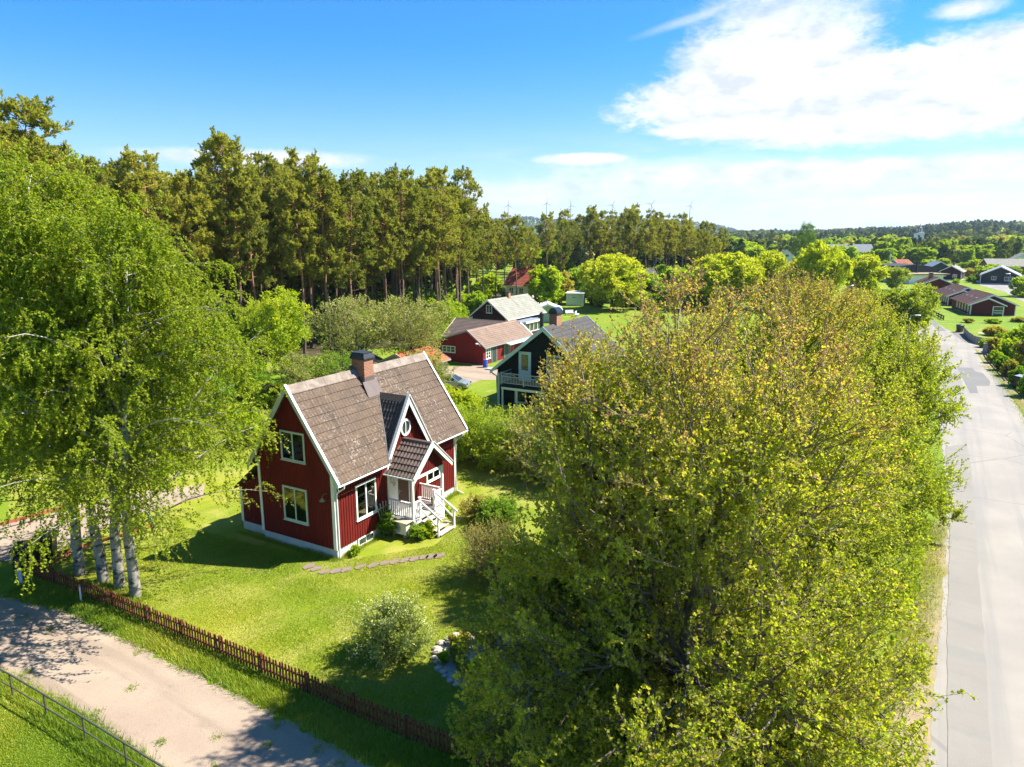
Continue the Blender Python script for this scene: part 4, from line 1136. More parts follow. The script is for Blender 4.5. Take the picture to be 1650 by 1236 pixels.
    fh('grey_house', 'grey house roof at the far right of the village', 1668, 432, 14, 9, 3.2, 6.4, wr, TILE_GREY, RZ)
    # church tower
    x, y = G(1478, 403)
    t = thing('church', 'white church tower with dark lantern and spire above the trees', 'church', (x, y, 0), RZ)
    t.scale = (1.0, 1.0, .62)
    w = MB(); w.box(-4.2, 4.2, -4.2, 4.2, 0, 25); w.build('tower', mat('white_church_render', (.72, .72, .70), .8), t)
    w = MB(); V = [(-5, -5, 25), (5, -5, 25), (5, 5, 25), (-5, 5, 25), (-2.3, -2.3, 27.6), (2.3, -2.3, 27.6), (2.3, 2.3, 27.6), (-2.3, 2.3, 27.6)]
    w.add(V, [(3, 2, 1, 0), (4, 5, 6, 7), (0, 1, 5, 4), (1, 2, 6, 5), (2, 3, 7, 6), (3, 0, 4, 7)]); w.build('roof', mat('slate_roof', (.13, .15, .18)), t)
    w = MB(); w.lathe([(2.1, 27.6), (2.1, 32.4), (2.5, 32.5), (2.4, 33.2), (1.5, 34.4), (.5, 35.3), (.4, 37), (.05, 40)], n=8); lo = w.build('lantern', mat('lantern_copper', (.07, .06, .08), .5), t)
    w = MB()
    for a in np.arange(8) / 8 * 6.2832: w.box(2.1 * math.cos(a) - .35, 2.1 * math.cos(a) + .35, 2.1 * math.sin(a) - .35, 2.1 * math.sin(a) + .35, 27.7, 32.3)
    w.build('lantern_post', WHITE, lo)
    w = MB(); w.box(-.9, .9, -4.25, -4.2, 19, 22.5); w.box(-4.25, -4.2, -.9, .9, 19, 22.5); w.build('belfry_opening', DARKM, t)
    w = MB(); w.box(4.2, 34, -7, 7, 0, 9); w.prism_x([(-7.5, 9), (7.5, 9), (0, 16)], 4.2, 34); w.build('nave', mat('white_church_render', (.72, .72, .7)), t)
village()
# ---------------------------------------------------------------- plants
def nrm(a): return a / (np.linalg.norm(a, axis=-1, keepdims=True) + 1e-9)
def rot_about(v, k, th):
    c, s = np.cos(th)[..., None], np.sin(th)[..., None]
    return v * c + np.cross(k, v) * s + k * (v * k).sum(-1, keepdims=True) * (1 - c)
def branch(par, n, t0, t1, L, ang, up, wob, K, rng, droop=0.0, azi=None):
    """n children on every parent polyline; L = length (scalar, array or function(p, d, t)); returns (N*n, K, 3) and their t"""
    N, Kp, _ = par.shape
    idx = np.repeat(np.arange(N), n)
    t = np.tile((np.arange(n) + .5) / n, N) + rng.uniform(-.5, .5, N * n) / n
    t = t0 + (t1 - t0) * t
    f = t * (Kp - 1); i = np.clip(f.astype(int), 0, Kp - 2); w = (f - i)[:, None]
    p = par[idx, i] * (1 - w) + par[idx, i + 1] * w
    tan = nrm(par[idx, i + 1] - par[idx, i])
    ref = np.where(np.abs(tan[:, 2:3]) > .9, np.array([[1., 0, 0]]), np.array([[0, 0, 1.]]))
    side = nrm(np.cross(tan, ref))
    az = rng.uniform(0, 2 * np.pi, N * n) if azi is None else (np.tile(np.arange(n), N) * 2.39996 + np.repeat(rng.uniform(0, 6.28, N), n) + rng.normal(0, .3, N * n))
    side = rot_about(side, tan, az)
    a = np.radians(rng.uniform(ang[0], ang[1], N * n))[:, None]
    d = nrm(tan * np.cos(a) + side * np.sin(a))
    Ls = L(p, d, t) if callable(L) else np.full(N * n, L) * rng.uniform(.7, 1.15, N * n)
    out = np.zeros((N * n, K, 3)); out[:, 0] = p
    for k in range(1, K):
        d = nrm(d + np.array([0, 0, up]) / (K - 1) + rng.normal(0, wob, d.shape) + np.array([0, 0, -droop]) * (k / (K - 1)))
        out[:, k] = out[:, k - 1] + d * (Ls / (K - 1))[:, None]
    return out, t, Ls
def tubes(mb, P, r0, r1, n=4):
    """batch of tapered tubes along polylines P (N,K,3)"""
    N, K, _ = P.shape
    r0 = np.broadcast_to(r0, (N,)); r1 = np.broadcast_to(r1, (N,))
    T = np.gradient(P, axis=1); T = nrm(T)
    ref = np.where(np.abs(T[:, :1, 2:3]) > .85, np.array([1., 0, 0]), np.array([0, 0, 1.]))
    A = nrm(np.cross(T, np.broadcast_to(ref, T.shape))); B = np.cross(T, A)
    w = np.linspace(0, 1, K)[None, :, None, None]
    r = r0[:, None, None, None] * (1 - w) + r1[:, None, None, None] * w
    a = np.arange(n) / n * 2 * np.pi
    V = P[:, :, None] + r * (np.cos(a)[None, None, :, None] * A[:, :, None] + np.sin(a)[None, None, :, None] * B[:, :, None])
    b = (np.arange(N) * K * n)[:, None, None]
    k = (np.arange(K - 1) * n)[None, :, None]; i = np.arange(n)[None, None, :]; j = (i + 1) % n
    q = np.stack([b + k + i, b + k + j, b + k + n + j, b + k + n + i], -1).reshape(-1, 4)
    mb.add(V.reshape(-1, 3), q)
def leaves(P, D, size, rng, flat=.0, wid=.62, up=.35):
    """one leaf blade per point: a kinked four-sided blade starting at P and pointing along D"""
    N = len(P); size = np.broadcast_to(size, (N,))
    nn = nrm(rng.normal(0, 1, (N, 3)) + np.array([0, 0, up * 2.2]))
    D = nrm(D); S = nrm(np.cross(D, nn)); Nn = np.cross(S, D)
    s = size[:, None]
    V = np.stack([P, P + D * s * .5 + S * s * wid * .5 + Nn * s * .10, P + D * s, P + D * s * .5 - S * s * wid * .5 + Nn * s * .10], 1)
    q = np.arange(N * 4).reshape(N, 4)
    return V.reshape(-1, 3), q
def on_lines(P, n, t0, t1, rng):
    N, K, _ = P.shape
    idx = np.repeat(np.arange(N), n); t = rng.uniform(t0, t1, N * n)
    f = t * (K - 1); i = np.clip(f.astype(int), 0, K - 2); w = (f - i)[:, None]
    return P[idx, i] * (1 - w) + P[idx, i + 1] * w, nrm(P[idx, i + 1] - P[idx, i]), t
def ell_len(c, r):
    c = np.array(c, float); r = np.array(r, float)
    def f(p, d):
        q = (p - c) / r; e = d / r
        A = (e * e).sum(-1); B = (q * e).sum(-1); C = (q * q).sum(-1) - 1
        disc = np.maximum(B * B - A * C, 0)
        return np.maximum((-B + np.sqrt(disc)) / A, .25)
    return f

def bark_mat(name, lo, hi, mark, z0=3.0, z1=9.0, ms=(9, 9, 2), mth=(.55, .62)):
    if name in _M: return _M[name]
    m = bpy.data.materials.new(name); m.use_nodes = True
    t = NT(m.node_tree); p = t.n['Principled BSDF']
    v = t.new('ShaderNodeTexCoord').outputs['Object']
    sep = t.new('ShaderNodeSeparateXYZ'); t.l.new(v, sep.inputs[0])
    c = t.mix(t.smooth(sep.outputs[2], z0, z1), lo, hi)
    mp = t.new('ShaderNodeMapping'); mp.inputs['Scale'].default_value = ms; t.l.new(v, mp.inputs[0])
    c = t.mix(t.smooth(t.noise(mp.outputs[0], 1.0, 5, .65), *mth), c, mark)
    c = t.mix(t.math('MULTIPLY', t.noise(v, 6, 4), .4), c, tuple(k * .55 for k in lo))
    t.l.new(c, p.inputs['Base Color']); p.inputs['Roughness'].default_value = .85; p.inputs['Specular IOR Level'].default_value = .2
    bp = t.new('ShaderNodeBump'); bp.inputs['Strength'].default_value = .6; bp.inputs['Distance'].default_value = .03
    t.l.new(t.noise(mp.outputs[0], 1.6, 5, .7), bp.inputs['Height']); t.l.new(bp.outputs[0], p.inputs['Normal'])
    _M[name] = m
    return m
BARK_BIRCH = bark_mat('birch_bark', (.30, .285, .25), (.50, .49, .46), (.035, .03, .028), ms=(2.5, 2.5, 7.0), mth=(.50, .60))
BARK_PINE = bark_mat('pine_bark', (.15, .105, .08), (.40, .19, .085), (.05, .035, .028), z0=5, z1=12, ms=(7, 7, 1.6), mth=(.52, .68))
BARK_GREY = bark_mat('grey_bark', (.17, .145, .115), (.27, .215, .155), (.06, .05, .042), ms=(8, 8, 1.5), mth=(.5, .7))

LEAF_MAPLE = leaf_mat('maple_leaf', [(0, (.16, .23, .012)), (.28, (.32, .385, .022)), (.50, (.43, .41, .045)), (.66, (.46, .33, .10)), (.82, (.39, .21, .105)), (1, (.28, .14, .08))], trans=.6)
LEAF_BIRCH = leaf_mat('birch_leaf', [(0, (.085, .135, .008)), (.45, (.26, .335, .014)), (.8, (.41, .45, .024)), (1, (.54, .51, .09))], trans=.54, rough=.5, spec=.25)
LEAF_PINE = leaf_mat('pine_needle', [(0, (.095, .135, .034)), (.45, (.29, .30, .055)), (.8, (.49, .45, .08)), (1, (.58, .48, .10))], trans=.46, rough=.65, spec=.15)
LEAF_LIME = leaf_mat('fresh_lime_leaf', [(0, (0.124, 0.235, 0.010)), (.5, (0.334, 0.460, 0.012)), (1, (0.642, 0.592, 0.031))], trans=.5)
LEAF_GREEN = leaf_mat('green_leaf', [(0, (0.074, 0.162, 0.012)), (.5, (0.185, 0.324, 0.016)), (1, (0.370, 0.454, 0.031))], trans=.5)
LEAF_BLOSSOM = leaf_mat('blossom_leaf', [(0, (.13, .165, .025)), (.45, (.29, .32, .06)), (.7, (.46, .43, .17)), (1, (.66, .60, .50))], trans=.55)
LEAF_OLIVE = leaf_mat('budding_leaf', [(0, (0.140, 0.130, 0.036)), (.5, (0.351, 0.324, 0.054)), (1, (0.608, 0.475, 0.108))], trans=.5)
LEAF_DARK = leaf_mat('spruce_needle', [(0, (0.031, 0.067, 0.022)), (.6, (0.078, 0.132, 0.035)), (1, (0.156, 0.204, 0.043))], trans=.25)

def make_tree(kind, seed, label=None, cat='tree', loc=(0, 0, 0), rz=0.0, group=None, name='tree', **o):
    rng = np.random.default_rng(seed)
    t = thing(name, label, cat, loc, rz, group)
    H = o['H']
    wood = MB(); fine = MB()
    TW = []
    if kind == 'maple':           # big broad budding street tree: several ascending leaders, whippy upright shoots
        R, zc = o['R'], o.get('zc', H * .52)
        Ru = o.get('Ru', R); hl = o.get('hl', 8.5); zl = 3.4
        envu = ell_len((0, 0, zc), (Ru, Ru, H - zc)); envl = ell_len((0, 0, zl), (R, R, hl - zl))
        env = lambda p, d: np.maximum(envu(p, d), envl(p, d))
        K = 8
        trunk = np.zeros((1, K, 3)); trunk[0, :, 2] = np.linspace(-.2, H * .62, K); trunk[0, 1:, :2] += np.cumsum(rng.normal(0, .10, (K - 1, 2)), 0)
        tubes(wood, trunk, o.get('tr', .30), .07, 10)
        b1, t1, L1 = branch(trunk, o.get('n1', 26), .17, 1.0, lambda p, d, t: envu(p, d) * rng.uniform(.74, .98, len(p)) , (22, 88), .38, .06, 7, rng, azi=1)
        low, _, L0 = branch(trunk, o.get('nlow', 17), .14, .55, lambda p, d, t: envl(p, d) * rng.uniform(.8, 1.0, len(p)), (62, 108), -.05, .06, 7, rng, azi=1, droop=.08)
        low[:, :, 2] = np.maximum(low[:, :, 2], .9)
        b1 = np.concatenate([b1, low]); L1 = np.concatenate([L1, L0])
        tubes(wood, b1, .04 + .03 * L1 / R, .012, 6)
        def l2(p, d, t): return np.minimum(env(p, d) * rng.uniform(.6, 1.0, len(p)), R * .55)
        b2, t2, L2 = branch(b1, 13, .15, 1.0, l2, (22, 60), .45, .09, 6, rng)
        tubes(wood, b2, .010 + .010 * L2, .008, 4)
        b3, t3, L3 = branch(b2, 10, .1, 1.0, lambda p, d, t: np.minimum(env(p, d) * .9 + .3, 1.35) * rng.uniform(.45, 1.2, len(p)), (15, 52), .45, .10, 5, rng)
        tubes(wood, b3, .010, .0045, 3)
        b4, t4, L4 = branch(b3, 4, .2, 1.0, .34, (20, 60), .25, .10, 3, rng)
        tubes(wood, b4, .006, .003, 3)
        tw = [(b3, 13), (b4, 9), (b2, 14)]
        lv, lq, la = [], [], []
        nb = 0
        for P, n in tw:
            pos, tan, tt = on_lines(P, max(1, round(n * o.get('dens', 1))), .12, 1.0, rng)
            D = nrm(tan * .6 + rng.normal(0, .75, pos.shape) + np.array([0, 0, .1]))
            hgt = np.clip(pos[:, 2] / H, 0, 1)
            q = (pos - np.array([0, 0, zc])) / np.array([R, R, H - zc]); rad_ = np.linalg.norm(q, axis=1)
            # young tip shoots near the top are still brown; leaves lower down are fully out and greener
            brown = np.clip((hgt - o.get('b0', .42)) * 2.0, 0, 1) * np.clip((rad_ - .6) * 2, 0, 1)
            patch = np.sin(pos[:, 0] * 1.1 + seed) * np.sin(pos[:, 1] * 1.3) * np.sin(pos[:, 2] * 1.2 + 2)
            tint = .355 + .10 * patch + .02 * brown + .45 * brown * rng.uniform(.1, 1.8, len(pos)) + rng.normal(0, .10, len(pos)) + o.get('shift', 0)
            size = rng.uniform(.05, .098, len(pos)) * (1.2 - .50 * brown) * o.get('ls', 1)
            V, qd = leaves(pos, D, size, rng, wid=.8)
            lv.append(V); lq.append(qd + nb); nb += len(V); la.append(np.repeat(tint, 4))
        m = o.get('leaf', LEAF_MAPLE); bk = BARK_GREY
    elif kind == 'birch':         # tall, arching limbs, long hanging twigs
        R, zc = o['R'], H * .46
        lean = np.array(o.get('lean', (0, 0)), float)
        env = ell_len((lean[0] * .5, lean[1] * .5, zc), (R, R, H - zc))
        K = 12
        trunk = np.zeros((1, K, 3)); zz = np.linspace(-.2, H * .93, K); trunk[0, :, 2] = zz
        trunk[0, :, :2] = lean * ((np.maximum(zz, 0) / H) ** 1.4)[:, None]; trunk[0, 2:, :2] += np.cumsum(rng.normal(0, .07, (K - 2, 2)), 0)
        tubes(wood, trunk, o.get('tr', .23), .02, 9)
        b1, t1, L1 = branch(trunk, 58, o.get('bt', .21), .99, lambda p, d, t: env(p, d) * rng.uniform(.78, .97, len(p)), (34, 72), .26, .07, 8, rng, azi=1, droop=.18)
        tubes(wood, b1, .015 + .006 * L1, .006, 5)
        b2, t2, L2 = branch(b1, 12, .12, 1.0, lambda p, d, t: rng.uniform(.7, 1.6, len(p)), (25, 65), -.1, .10, 6, rng, droop=.35)
        b3, t3, L3 = branch(b2, 6, .2, 1.0, lambda p, d, t: rng.uniform(.4, 1.15, len(p)) * np.where(p[:, 2] < H * .5, 1.25, .8), (25, 75), -.45, .11, 6, rng, droop=.42)
        b3 = b3[b3[:, :, 2].min(1) > o.get('cut', 0) - .5]
        b2 = b2[b2[:, :, 2].min(1) > o.get('cut', 0) - .8]
        tubes(fine, b2, .008, .004, 3); tubes(fine, b3, .004, .0018, 3)
        lv, lq, la = [], [], []; nb = 0
        for P, n in ((b3, 24), (b2, 22), (b1, 30)):
            pos, tan, tt = on_lines(P, n, .05, 1.0, rng)
            kp = pos[:, 2] > o.get('cut', 0) + rng.uniform(-.8, .8, len(pos)); pos, tan = pos[kp], tan[kp]
            D = nrm(tan * .35 + rng.normal(0, .9, pos.shape) + np.array([0, 0, -.2]))
            patch = np.sin(pos[:, 0] * .9 + seed) * np.sin(pos[:, 1] * 1.1 + 1) * np.sin(pos[:, 2] * .8)
            tint = .48 + .14 * patch + rng.normal(0, .15, len(pos)) + o.get('shift', 0)
            V, qd = leaves(pos, D, rng.uniform(.055, .108, len(pos)), rng, wid=.85, up=.1)
            lv.append(V); lq.append(qd + nb); nb += len(V); la.append(np.repeat(tint, 4))
        m = o.get('leaf', LEAF_BIRCH); bk = BARK_BIRCH
        fine.build('twigs', mat('birch_twig', (.13, .085, .05), .8, .2, .3, 3), t)
    elif kind == 'pine':
        K = 12; bare = o.get('bare', .45)
        trunk = np.zeros((1, K, 3)); zz = np.linspace(-.3, H * .98, K); trunk[0, :, 2] = zz
        trunk[0, :, :2] = np.cumsum(rng.normal(0, .10, (K, 2)), 0) + rng.normal(0, .6, 2) * (zz / H)[:, None] ** 2
        tubes(wood, trunk, o.get('tr', .21), .03, 8)
        cw = o.get('R', 3.0)
        def len1(p, d, t):
            h = np.clip((p[:, 2] / H - bare) / (1 - bare), 0, 1)
            prof = np.sin(np.pi * np.clip(h * .80 + .20, 0, 1)) ** .75 * .96 + .10
            return cw * prof * rng.uniform(.65, 1.12, len(p))
        b1, t1, L1 = branch(trunk, o.get('n1', 40), bare, .99, len1, (62, 98), .40, .09, 6, rng, azi=1)
        tubes(wood, b1, .02 + .012 * L1, .010, 5)
        st, _, _ = branch(trunk, 12, bare * .45, bare, .9, (70, 105), -.2, .1, 4, rng, azi=1)       # dead stubs under the crown
        tubes(wood, st, .025, .006, 4)
        b2, t2, L2 = branch(b1, 9, .42, 1.0, lambda p, d, t: rng.uniform(.4, .95, len(p)) * cw / 3, (28, 75), .35, .10, 4, rng)
        tubes(wood, b2, .012, .005, 3)
        b3, t3, L3 = branch(b2, 4, .25, 1.0, .42, (25, 65), .5, .1, 3, rng)
        lv, lq, la = [], [], []; nb = 0
        for P, n in ((b3, 13), (b2, 16)):
            pos, tan, tt = on_lines(P, n, .25, 1.0, rng)
            D = nrm(tan * .8 + rng.normal(0, .55, pos.shape) + np.array([0, 0, .35]))
            base = np.repeat(rng.normal(0, .10, len(P)), n)
            tint = .46 + base + rng.normal(0, .12, len(pos)) + o.get('shift', 0)
            V, qd = leaves(pos, D, rng.uniform(.17, .36, len(pos)), rng, wid=.40, up=.9)
            lv.append(V); lq.append(qd + nb); nb += len(V); la.append(np.repeat(tint, 4))
        m = o.get('leaf', LEAF_PINE); bk = BARK_PINE
    elif kind == 'spruce':
        K = 6
        trunk = np.zeros((1, K, 3)); trunk[0, :, 2] = np.linspace(-.2, H, K); tubes(wood, trunk, .2, .02, 6)
        R = o['R']
        b1, t1, L1 = branch(trunk, 70, .06, .99, lambda p, d, t: (R * (1 - p[:, 2] / H) + .25) * rng.uniform(.75, 1.1, len(p)), (85, 105), .25, .05, 4, rng, azi=1)
        tubes(wood, b1, .03, .008, 3)
        b2, _, _ = branch(b1, 7, .2, 1.0, R * .22, (35, 65), -.3, .1, 3, rng)
        lv, lq, la = [], [], []; nb = 0
        for P, n in ((b2, 6), (b1, 14)):
            pos, tan, tt = on_lines(P, n, .1, 1.0, rng)
            D = nrm(tan + rng.normal(0, .5, pos.shape))
            V, qd = leaves(pos, D, rng.uniform(.25, .5, len(pos)), rng, wid=.4, up=.6)
            lv.append(V); lq.append(qd + nb); nb += len(V); la.append(np.repeat(.5 + rng.normal(0, .15, len(pos)), 4))
        m = LEAF_DARK; bk = BARK_GREY
    else:                         # 'round' crown or 'bush'
        R = o['R']; bush = kind == 'bush'
        z0 = o.get('z0', 0 if bush else H * .18)
        zc = o.get('zc', (z0 + H) / 2 if not bush else H * .42)
        env = ell_len((0, 0, zc), (R, R, H - zc))
        n1, n2, n3 = o.get('n', (26, 10, 7))
        if bush:
            stems = np.zeros((1, 3, 3)); stems[0, :, 2] = (-.1, .05, .2)
            b1, t1, L1 = branch(stems, n1, .3, 1.0, lambda p, d, t: env(p, d) * rng.uniform(.7, 1.0, len(p)), (o.get('a0', 5), o.get('a1', 75)), o.get('up', .15), .06, 6, rng, azi=1, droop=o.get('droop', 0))
            tubes(wood, b1, .012 + .006 * L1, .005, 4)
        else:
            K = 6; trunk = np.zeros((1, K, 3)); trunk[0, :, 2] = np.linspace(-.2, H * .7, K); trunk[0, 1:, :2] += np.cumsum(rng.normal(0, .05 * R / 3, (K - 1, 2)), 0)
            tubes(wood, trunk, o.get('tr', .05 * R), .03, 8)
            b1, t1, L1 = branch(trunk, n1, o.get('bt', .22), 1.0, lambda p, d, t: env(p, d) * rng.uniform(.58, 1.04, len(p)), (28, 104), .28, .06, 6, rng, azi=1)
            tubes(wood, b1, .02 + .02 * L1 / 3, .008, 5)
        b2, t2, L2 = branch(b1, n2, .2, 1.0, lambda p, d, t: np.minimum(env(p, d) + .15, R * .45) * rng.uniform(.5, 1.05, len(p)), (25, 65), .25, .1, 5, rng, droop=o.get('droop', 0))
        tubes(wood, b2, .006 + .005 * L2, .003, 3)
        b3, t3, L3 = branch(b2, n3, .2, 1.0, lambda p, d, t: np.minimum(env(p, d) + .1, R * .22) * rng.uniform(.5, 1.1, len(p)), (25, 70), .2, .1, 4, rng, droop=o.get('droop', 0) * 1.5)
        if not o.get('far'): tubes(wood, b3, .004, .002, 3)
        lv, lq, la = [], [], []; nb = 0
        ls = o.get('leafsize', (.06, .11))
        for P, n in ((b3, o.get('nl', 9)), (b2, o.get('nl', 9))):
            pos, tan, tt = on_lines(P, n, .1, 1.0, rng)
            D = nrm(tan * .5 + rng.normal(0, .8, pos.shape))
            patch = np.sin(pos[:, 0] * 4 / R + seed) * np.sin(pos[:, 1] * 4 / R + 1) * np.sin(pos[:, 2] * 4 / R)
            q = np.linalg.norm((pos - np.array([0, 0, zc])) / np.array([R, R, H - zc]), axis=1)
            tip = np.clip((q - .75) * 3, 0, 1) * o.get('tip', .15)
            tint = o.get('mid', .42) + .12 * patch + tip + rng.normal(0, o.get('sd', .13), len(pos))
            V, qd = leaves(pos, D, rng.uniform(*ls, len(pos)), rng, wid=.75, up=o.get('lup', .35))
            lv.append(V); lq.append(qd + nb); nb += len(V); la.append(np.repeat(tint, 4))
        m = o.get('leaf', LEAF_LIME); bk = o.get('bark', BARK_GREY)
    wood.build('trunk' if cat == 'tree' else 'stems', bk, t, smooth=True)
    c = MB(); c.add(np.concatenate(lv), np.concatenate(lq))
    c.build('crown' if cat == 'tree' else 'foliage', m, t, att=np.concatenate(la))
    t['leafcount'] = int(sum(len(x) for x in lq))
    return t
# ---------------------------------------------------------------- planting
# three big maples along the road (foreground right) and smaller ones behind them
make_tree('maple', 11, 'huge budding maple nearest the camera, its brown tipped crown filling the foreground', loc=(4.6, 16.9, 0), H=13.4, R=6.2, dens=.8, Ru=4.9, zc=7.4, hl=9.0, tr=.33, name='maple_tree', group='maples along the road')
make_tree('maple', 23, 'second tall maple along the road, behind the nearest one', loc=(10.3, 26.6, 0), H=12.9, R=5.7, Ru=5.0, zc=7.0, hl=8.5, tr=.32, name='maple_tree', group='maples along the road', shift=.02)
make_tree('maple', 37, 'third maple along the road, greener and overhanging the asphalt edge', loc=(16.9, 35.2, 0), H=11.5, R=6.1, Ru=5.4, zc=5.6, hl=7.5, tr=.28, name='maple_tree', group='maples along the road', shift=-.07, b0=.7)
make_tree('maple', 41, 'fourth roadside maple, smaller and fresh green, below the street lamps', loc=(23.4, 46.5, 0), H=7.6, R=4.7, zc=3.9, hl=5.5, tr=.22, name='maple_tree', group='maples along the road', shift=-.10, b0=1.2)
make_tree('maple', 43, 'low bushy green maple at the far end of the roadside row', loc=(29.6, 60, 0), H=6.0, R=4.2, zc=3.0, hl=4.5, tr=.2, name='maple_tree', group='maples along the road', shift=-.10, b0=1.2)
# birches at the left corner of the garden
for k, (loc, H, R, lean, sh, lab) in enumerate([
    ((-15.4, 26.1, 0), 15.8, 6.2, (.9, .3), .02, 'rightmost birch of the clump, its trunk rising just inside the picket fence'),
    ((-16.5, 26.9, 0), 14.6, 5.8, (1.3, 1.2), -.03, 'slim birch just left of the rightmost birch trunk'),
    ((-17.4, 27.3, 0), 16.6, 5.0, (-.3, .8), 0, 'dark stemmed birch in the middle of the clump'),
    ((-18.8, 28.0, 0), 18.0, 5.2, (-.8, .4), .02, 'tallest birch of the clump, nearest the two bins'),
    ((-23.4, 29.0, 0), 14.6, 5.0, (.3, -.5), 0, 'birch at the left edge, crown hanging over the gravel yard')]):
    make_tree('birch', 60 + k, lab, loc=loc, H=H, R=R, lean=lean, shift=sh, name='birch_tree', group='birches by the picket fence', cut=(3.3, 3.4, 3.6, 4.4, 4.4)[k], bt=(.2, .26, .26, .36, .34)[k])

make_tree('maple', 29, 'slender upright maple pressed against the left side of the nearest maple', loc=(3.3, 20.2, 0), H=12.9, R=3.2, Ru=2.1, zc=8.4, hl=7.5, tr=.2, name='maple_tree', group='maples along the road', n1=20, nlow=8)
# leafy shoots round the foot of the two nearest maples
for k, (x, y, H, R) in enumerate([(3.0, 15.3, 3.4, 3.0), (6.6, 16.0, 3.2, 2.8), (9.6, 22.5, 4.0, 3.2), (4.0, 19.5, 3.6, 3.2), (14.2, 30.5, 3.6, 3.0)]):
    make_tree('bush', 90 + k, ['leafy maple shoots at the foot of the nearest maple, left of its trunk', 'leafy maple shoots right of the nearest maple trunk', 'leafy shoots between the first and second maple', 'dense young shoots behind the nearest maple trunk', 'leafy shoots at the foot of the third maple'][k], 'bush', (x, y, 0), 0, name='maple_shoots', group='shoots under the maples', H=H, R=R, leaf=LEAF_MAPLE, n=(46, 11, 7), nl=9, leafsize=(.055, .11), mid=.38, tip=.12)
# bushes and small trees round the garden
def bush(seed, label, loc, H, R, name='bush', leaf=LEAF_LIME, **k):
    return make_tree('bush', seed, label, 'bush', (loc[0], loc[1], 0), 0, name=name, H=H, R=R, leaf=leaf, **k)
bush(101, 'round white flowering spirea bush standing alone on the lawn', G(634, 1056), 2.15, 1.4, leaf=leaf_mat('spirea_leaf', [(0, (.09, .16, .015)), (.45, (.30, .40, .035)), (.75, (.55, .60, .16)), (1, (.80, .80, .62))]), tip=.30, mid=.38, sd=.15, n=(80, 9, 6), nl=5, leafsize=(.035, .07), up=.1, a1=70)
bush(102, 'twiggy budding shrub at the lawn edge under the big maple', G(795, 935), 2.5, 1.9, leaf=LEAF_OLIVE, n=(60, 9, 6), nl=5, leafsize=(.04, .07), up=.3)
bush(103, 'small rounded shrub on the grass right of the porch steps', G(768, 836), 1.2, .95, leaf=LEAF_OLIVE, n=(30, 8, 6), nl=7, leafsize=(.04, .08))
bush(104, 'low green shrub beside the rounded shrub', G(806, 850), 1.5, 1.3, leaf=LEAF_GREEN, n=(30, 8, 6), leafsize=(.05, .09))
for k, (uv, H, R, lf, lab) in enumerate([
    ((760, 742), 3.9, 2.5, LEAF_LIME, 'fresh green lilac hedge bush against the far end of the cottage'),
    ((815, 752), 4.0, 2.6, LEAF_LIME, 'pale green tall bush in front of the black house veranda'),
    ((872, 765), 4.4, 2.7, LEAF_BLOSSOM, 'greyish green bush right of the pale green one'),
    ((918, 780), 3.8, 2.6, LEAF_GREEN, 'dark green bush tucked under the maple branches')]):
    bush(110 + k, lab, G(*uv), H, R, leaf=lf, n=(50, 10, 7), nl=8, leafsize=(.06, .11), mid=.5)
bush(120, 'climbing green shrub on the wall between window and porch', place(HA, 3.15, .35), 1.75, .55, leaf=LEAF_GREEN, n=(26, 8, 5), leafsize=(.04, .08), a1=50)
bush(121, 'low dark green shrub under the heat pump', place(HA, 3.55, 1.85), .55, .55, leaf=LEAF_GREEN, n=(26, 8, 5), leafsize=(.04, .08))
bush(122, 'small leafy plant at the foot of the porch steps', place(HA, 4.0, 2.1), .75, .4, leaf=LEAF_LIME, n=(18, 7, 5), leafsize=(.04, .08))
bush(123, 'tiny green plant at the cellar window corner', place(HA, .75, .35), .4, .35, leaf=LEAF_LIME, n=(14, 6, 4), leafsize=(.04, .07))
bush(124, 'low plant by the right porch post', place(HA, 6.6, 1.3), .5, .45, leaf=LEAF_LIME, n=(14, 6, 4), leafsize=(.04, .08))

def rtree(seed, label, loc, H, R, name='tree', leaf=LEAF_LIME, group=None, **k):
    k.setdefault('nl', 9)
    return make_tree('round', seed, label, 'tree', (loc[0], loc[1], 0), 0, group=group, name=name, H=H, R=R, leaf=leaf, **k)
rtree(130, 'bright lime green tree between the birches and the apple blossom', G(455, 603), 9.0, 3.7, leaf=LEAF_LIME, n=(28, 11, 8), nl=10, leafsize=(.11, .2), mid=.55)
rtree(131, 'grey white blossoming apple tree behind the cottage roof', G(575, 612), 8.6, 4.9, name='apple_tree', leaf=LEAF_BLOSSOM, n=(34, 10, 8), nl=6, leafsize=(.10, .18), mid=.38, tip=.15, sd=.2, group='apple trees behind the cottage')
rtree(132, 'wide pale apple tree left of the red barn', G(665, 604), 8.4, 4.8, name='apple_tree', leaf=LEAF_BLOSSOM, n=(34, 10, 8), nl=6, leafsize=(.10, .18), mid=.32, tip=.15, sd=.2, group='apple trees behind the cottage')
rtree(133, 'low blossoming apple tree near the bird table', G(500, 655), 4.6, 3.2, name='apple_tree', leaf=LEAF_BLOSSOM, n=(26, 10, 8), nl=9, leafsize=(.07, .13), mid=.35, tip=.2, sd=.2, group='apple trees behind the cottage', bt=.15)
rtree(134, 'small leafy apple tree beside the bright orange garage', G(690, 640), 4.2, 2.5, name='apple_tree', leaf=LEAF_BLOSSOM, n=(22, 9, 7), nl=8, leafsize=(.07, .13), mid=.4, group='apple trees behind the cottage', bt=.15)
rtree(135, 'green fruit tree behind the dark garden shed', G(545, 650), 4.4, 2.8, leaf=LEAF_GREEN, n=(22, 9, 7), leafsize=(.07, .13), bt=.15)
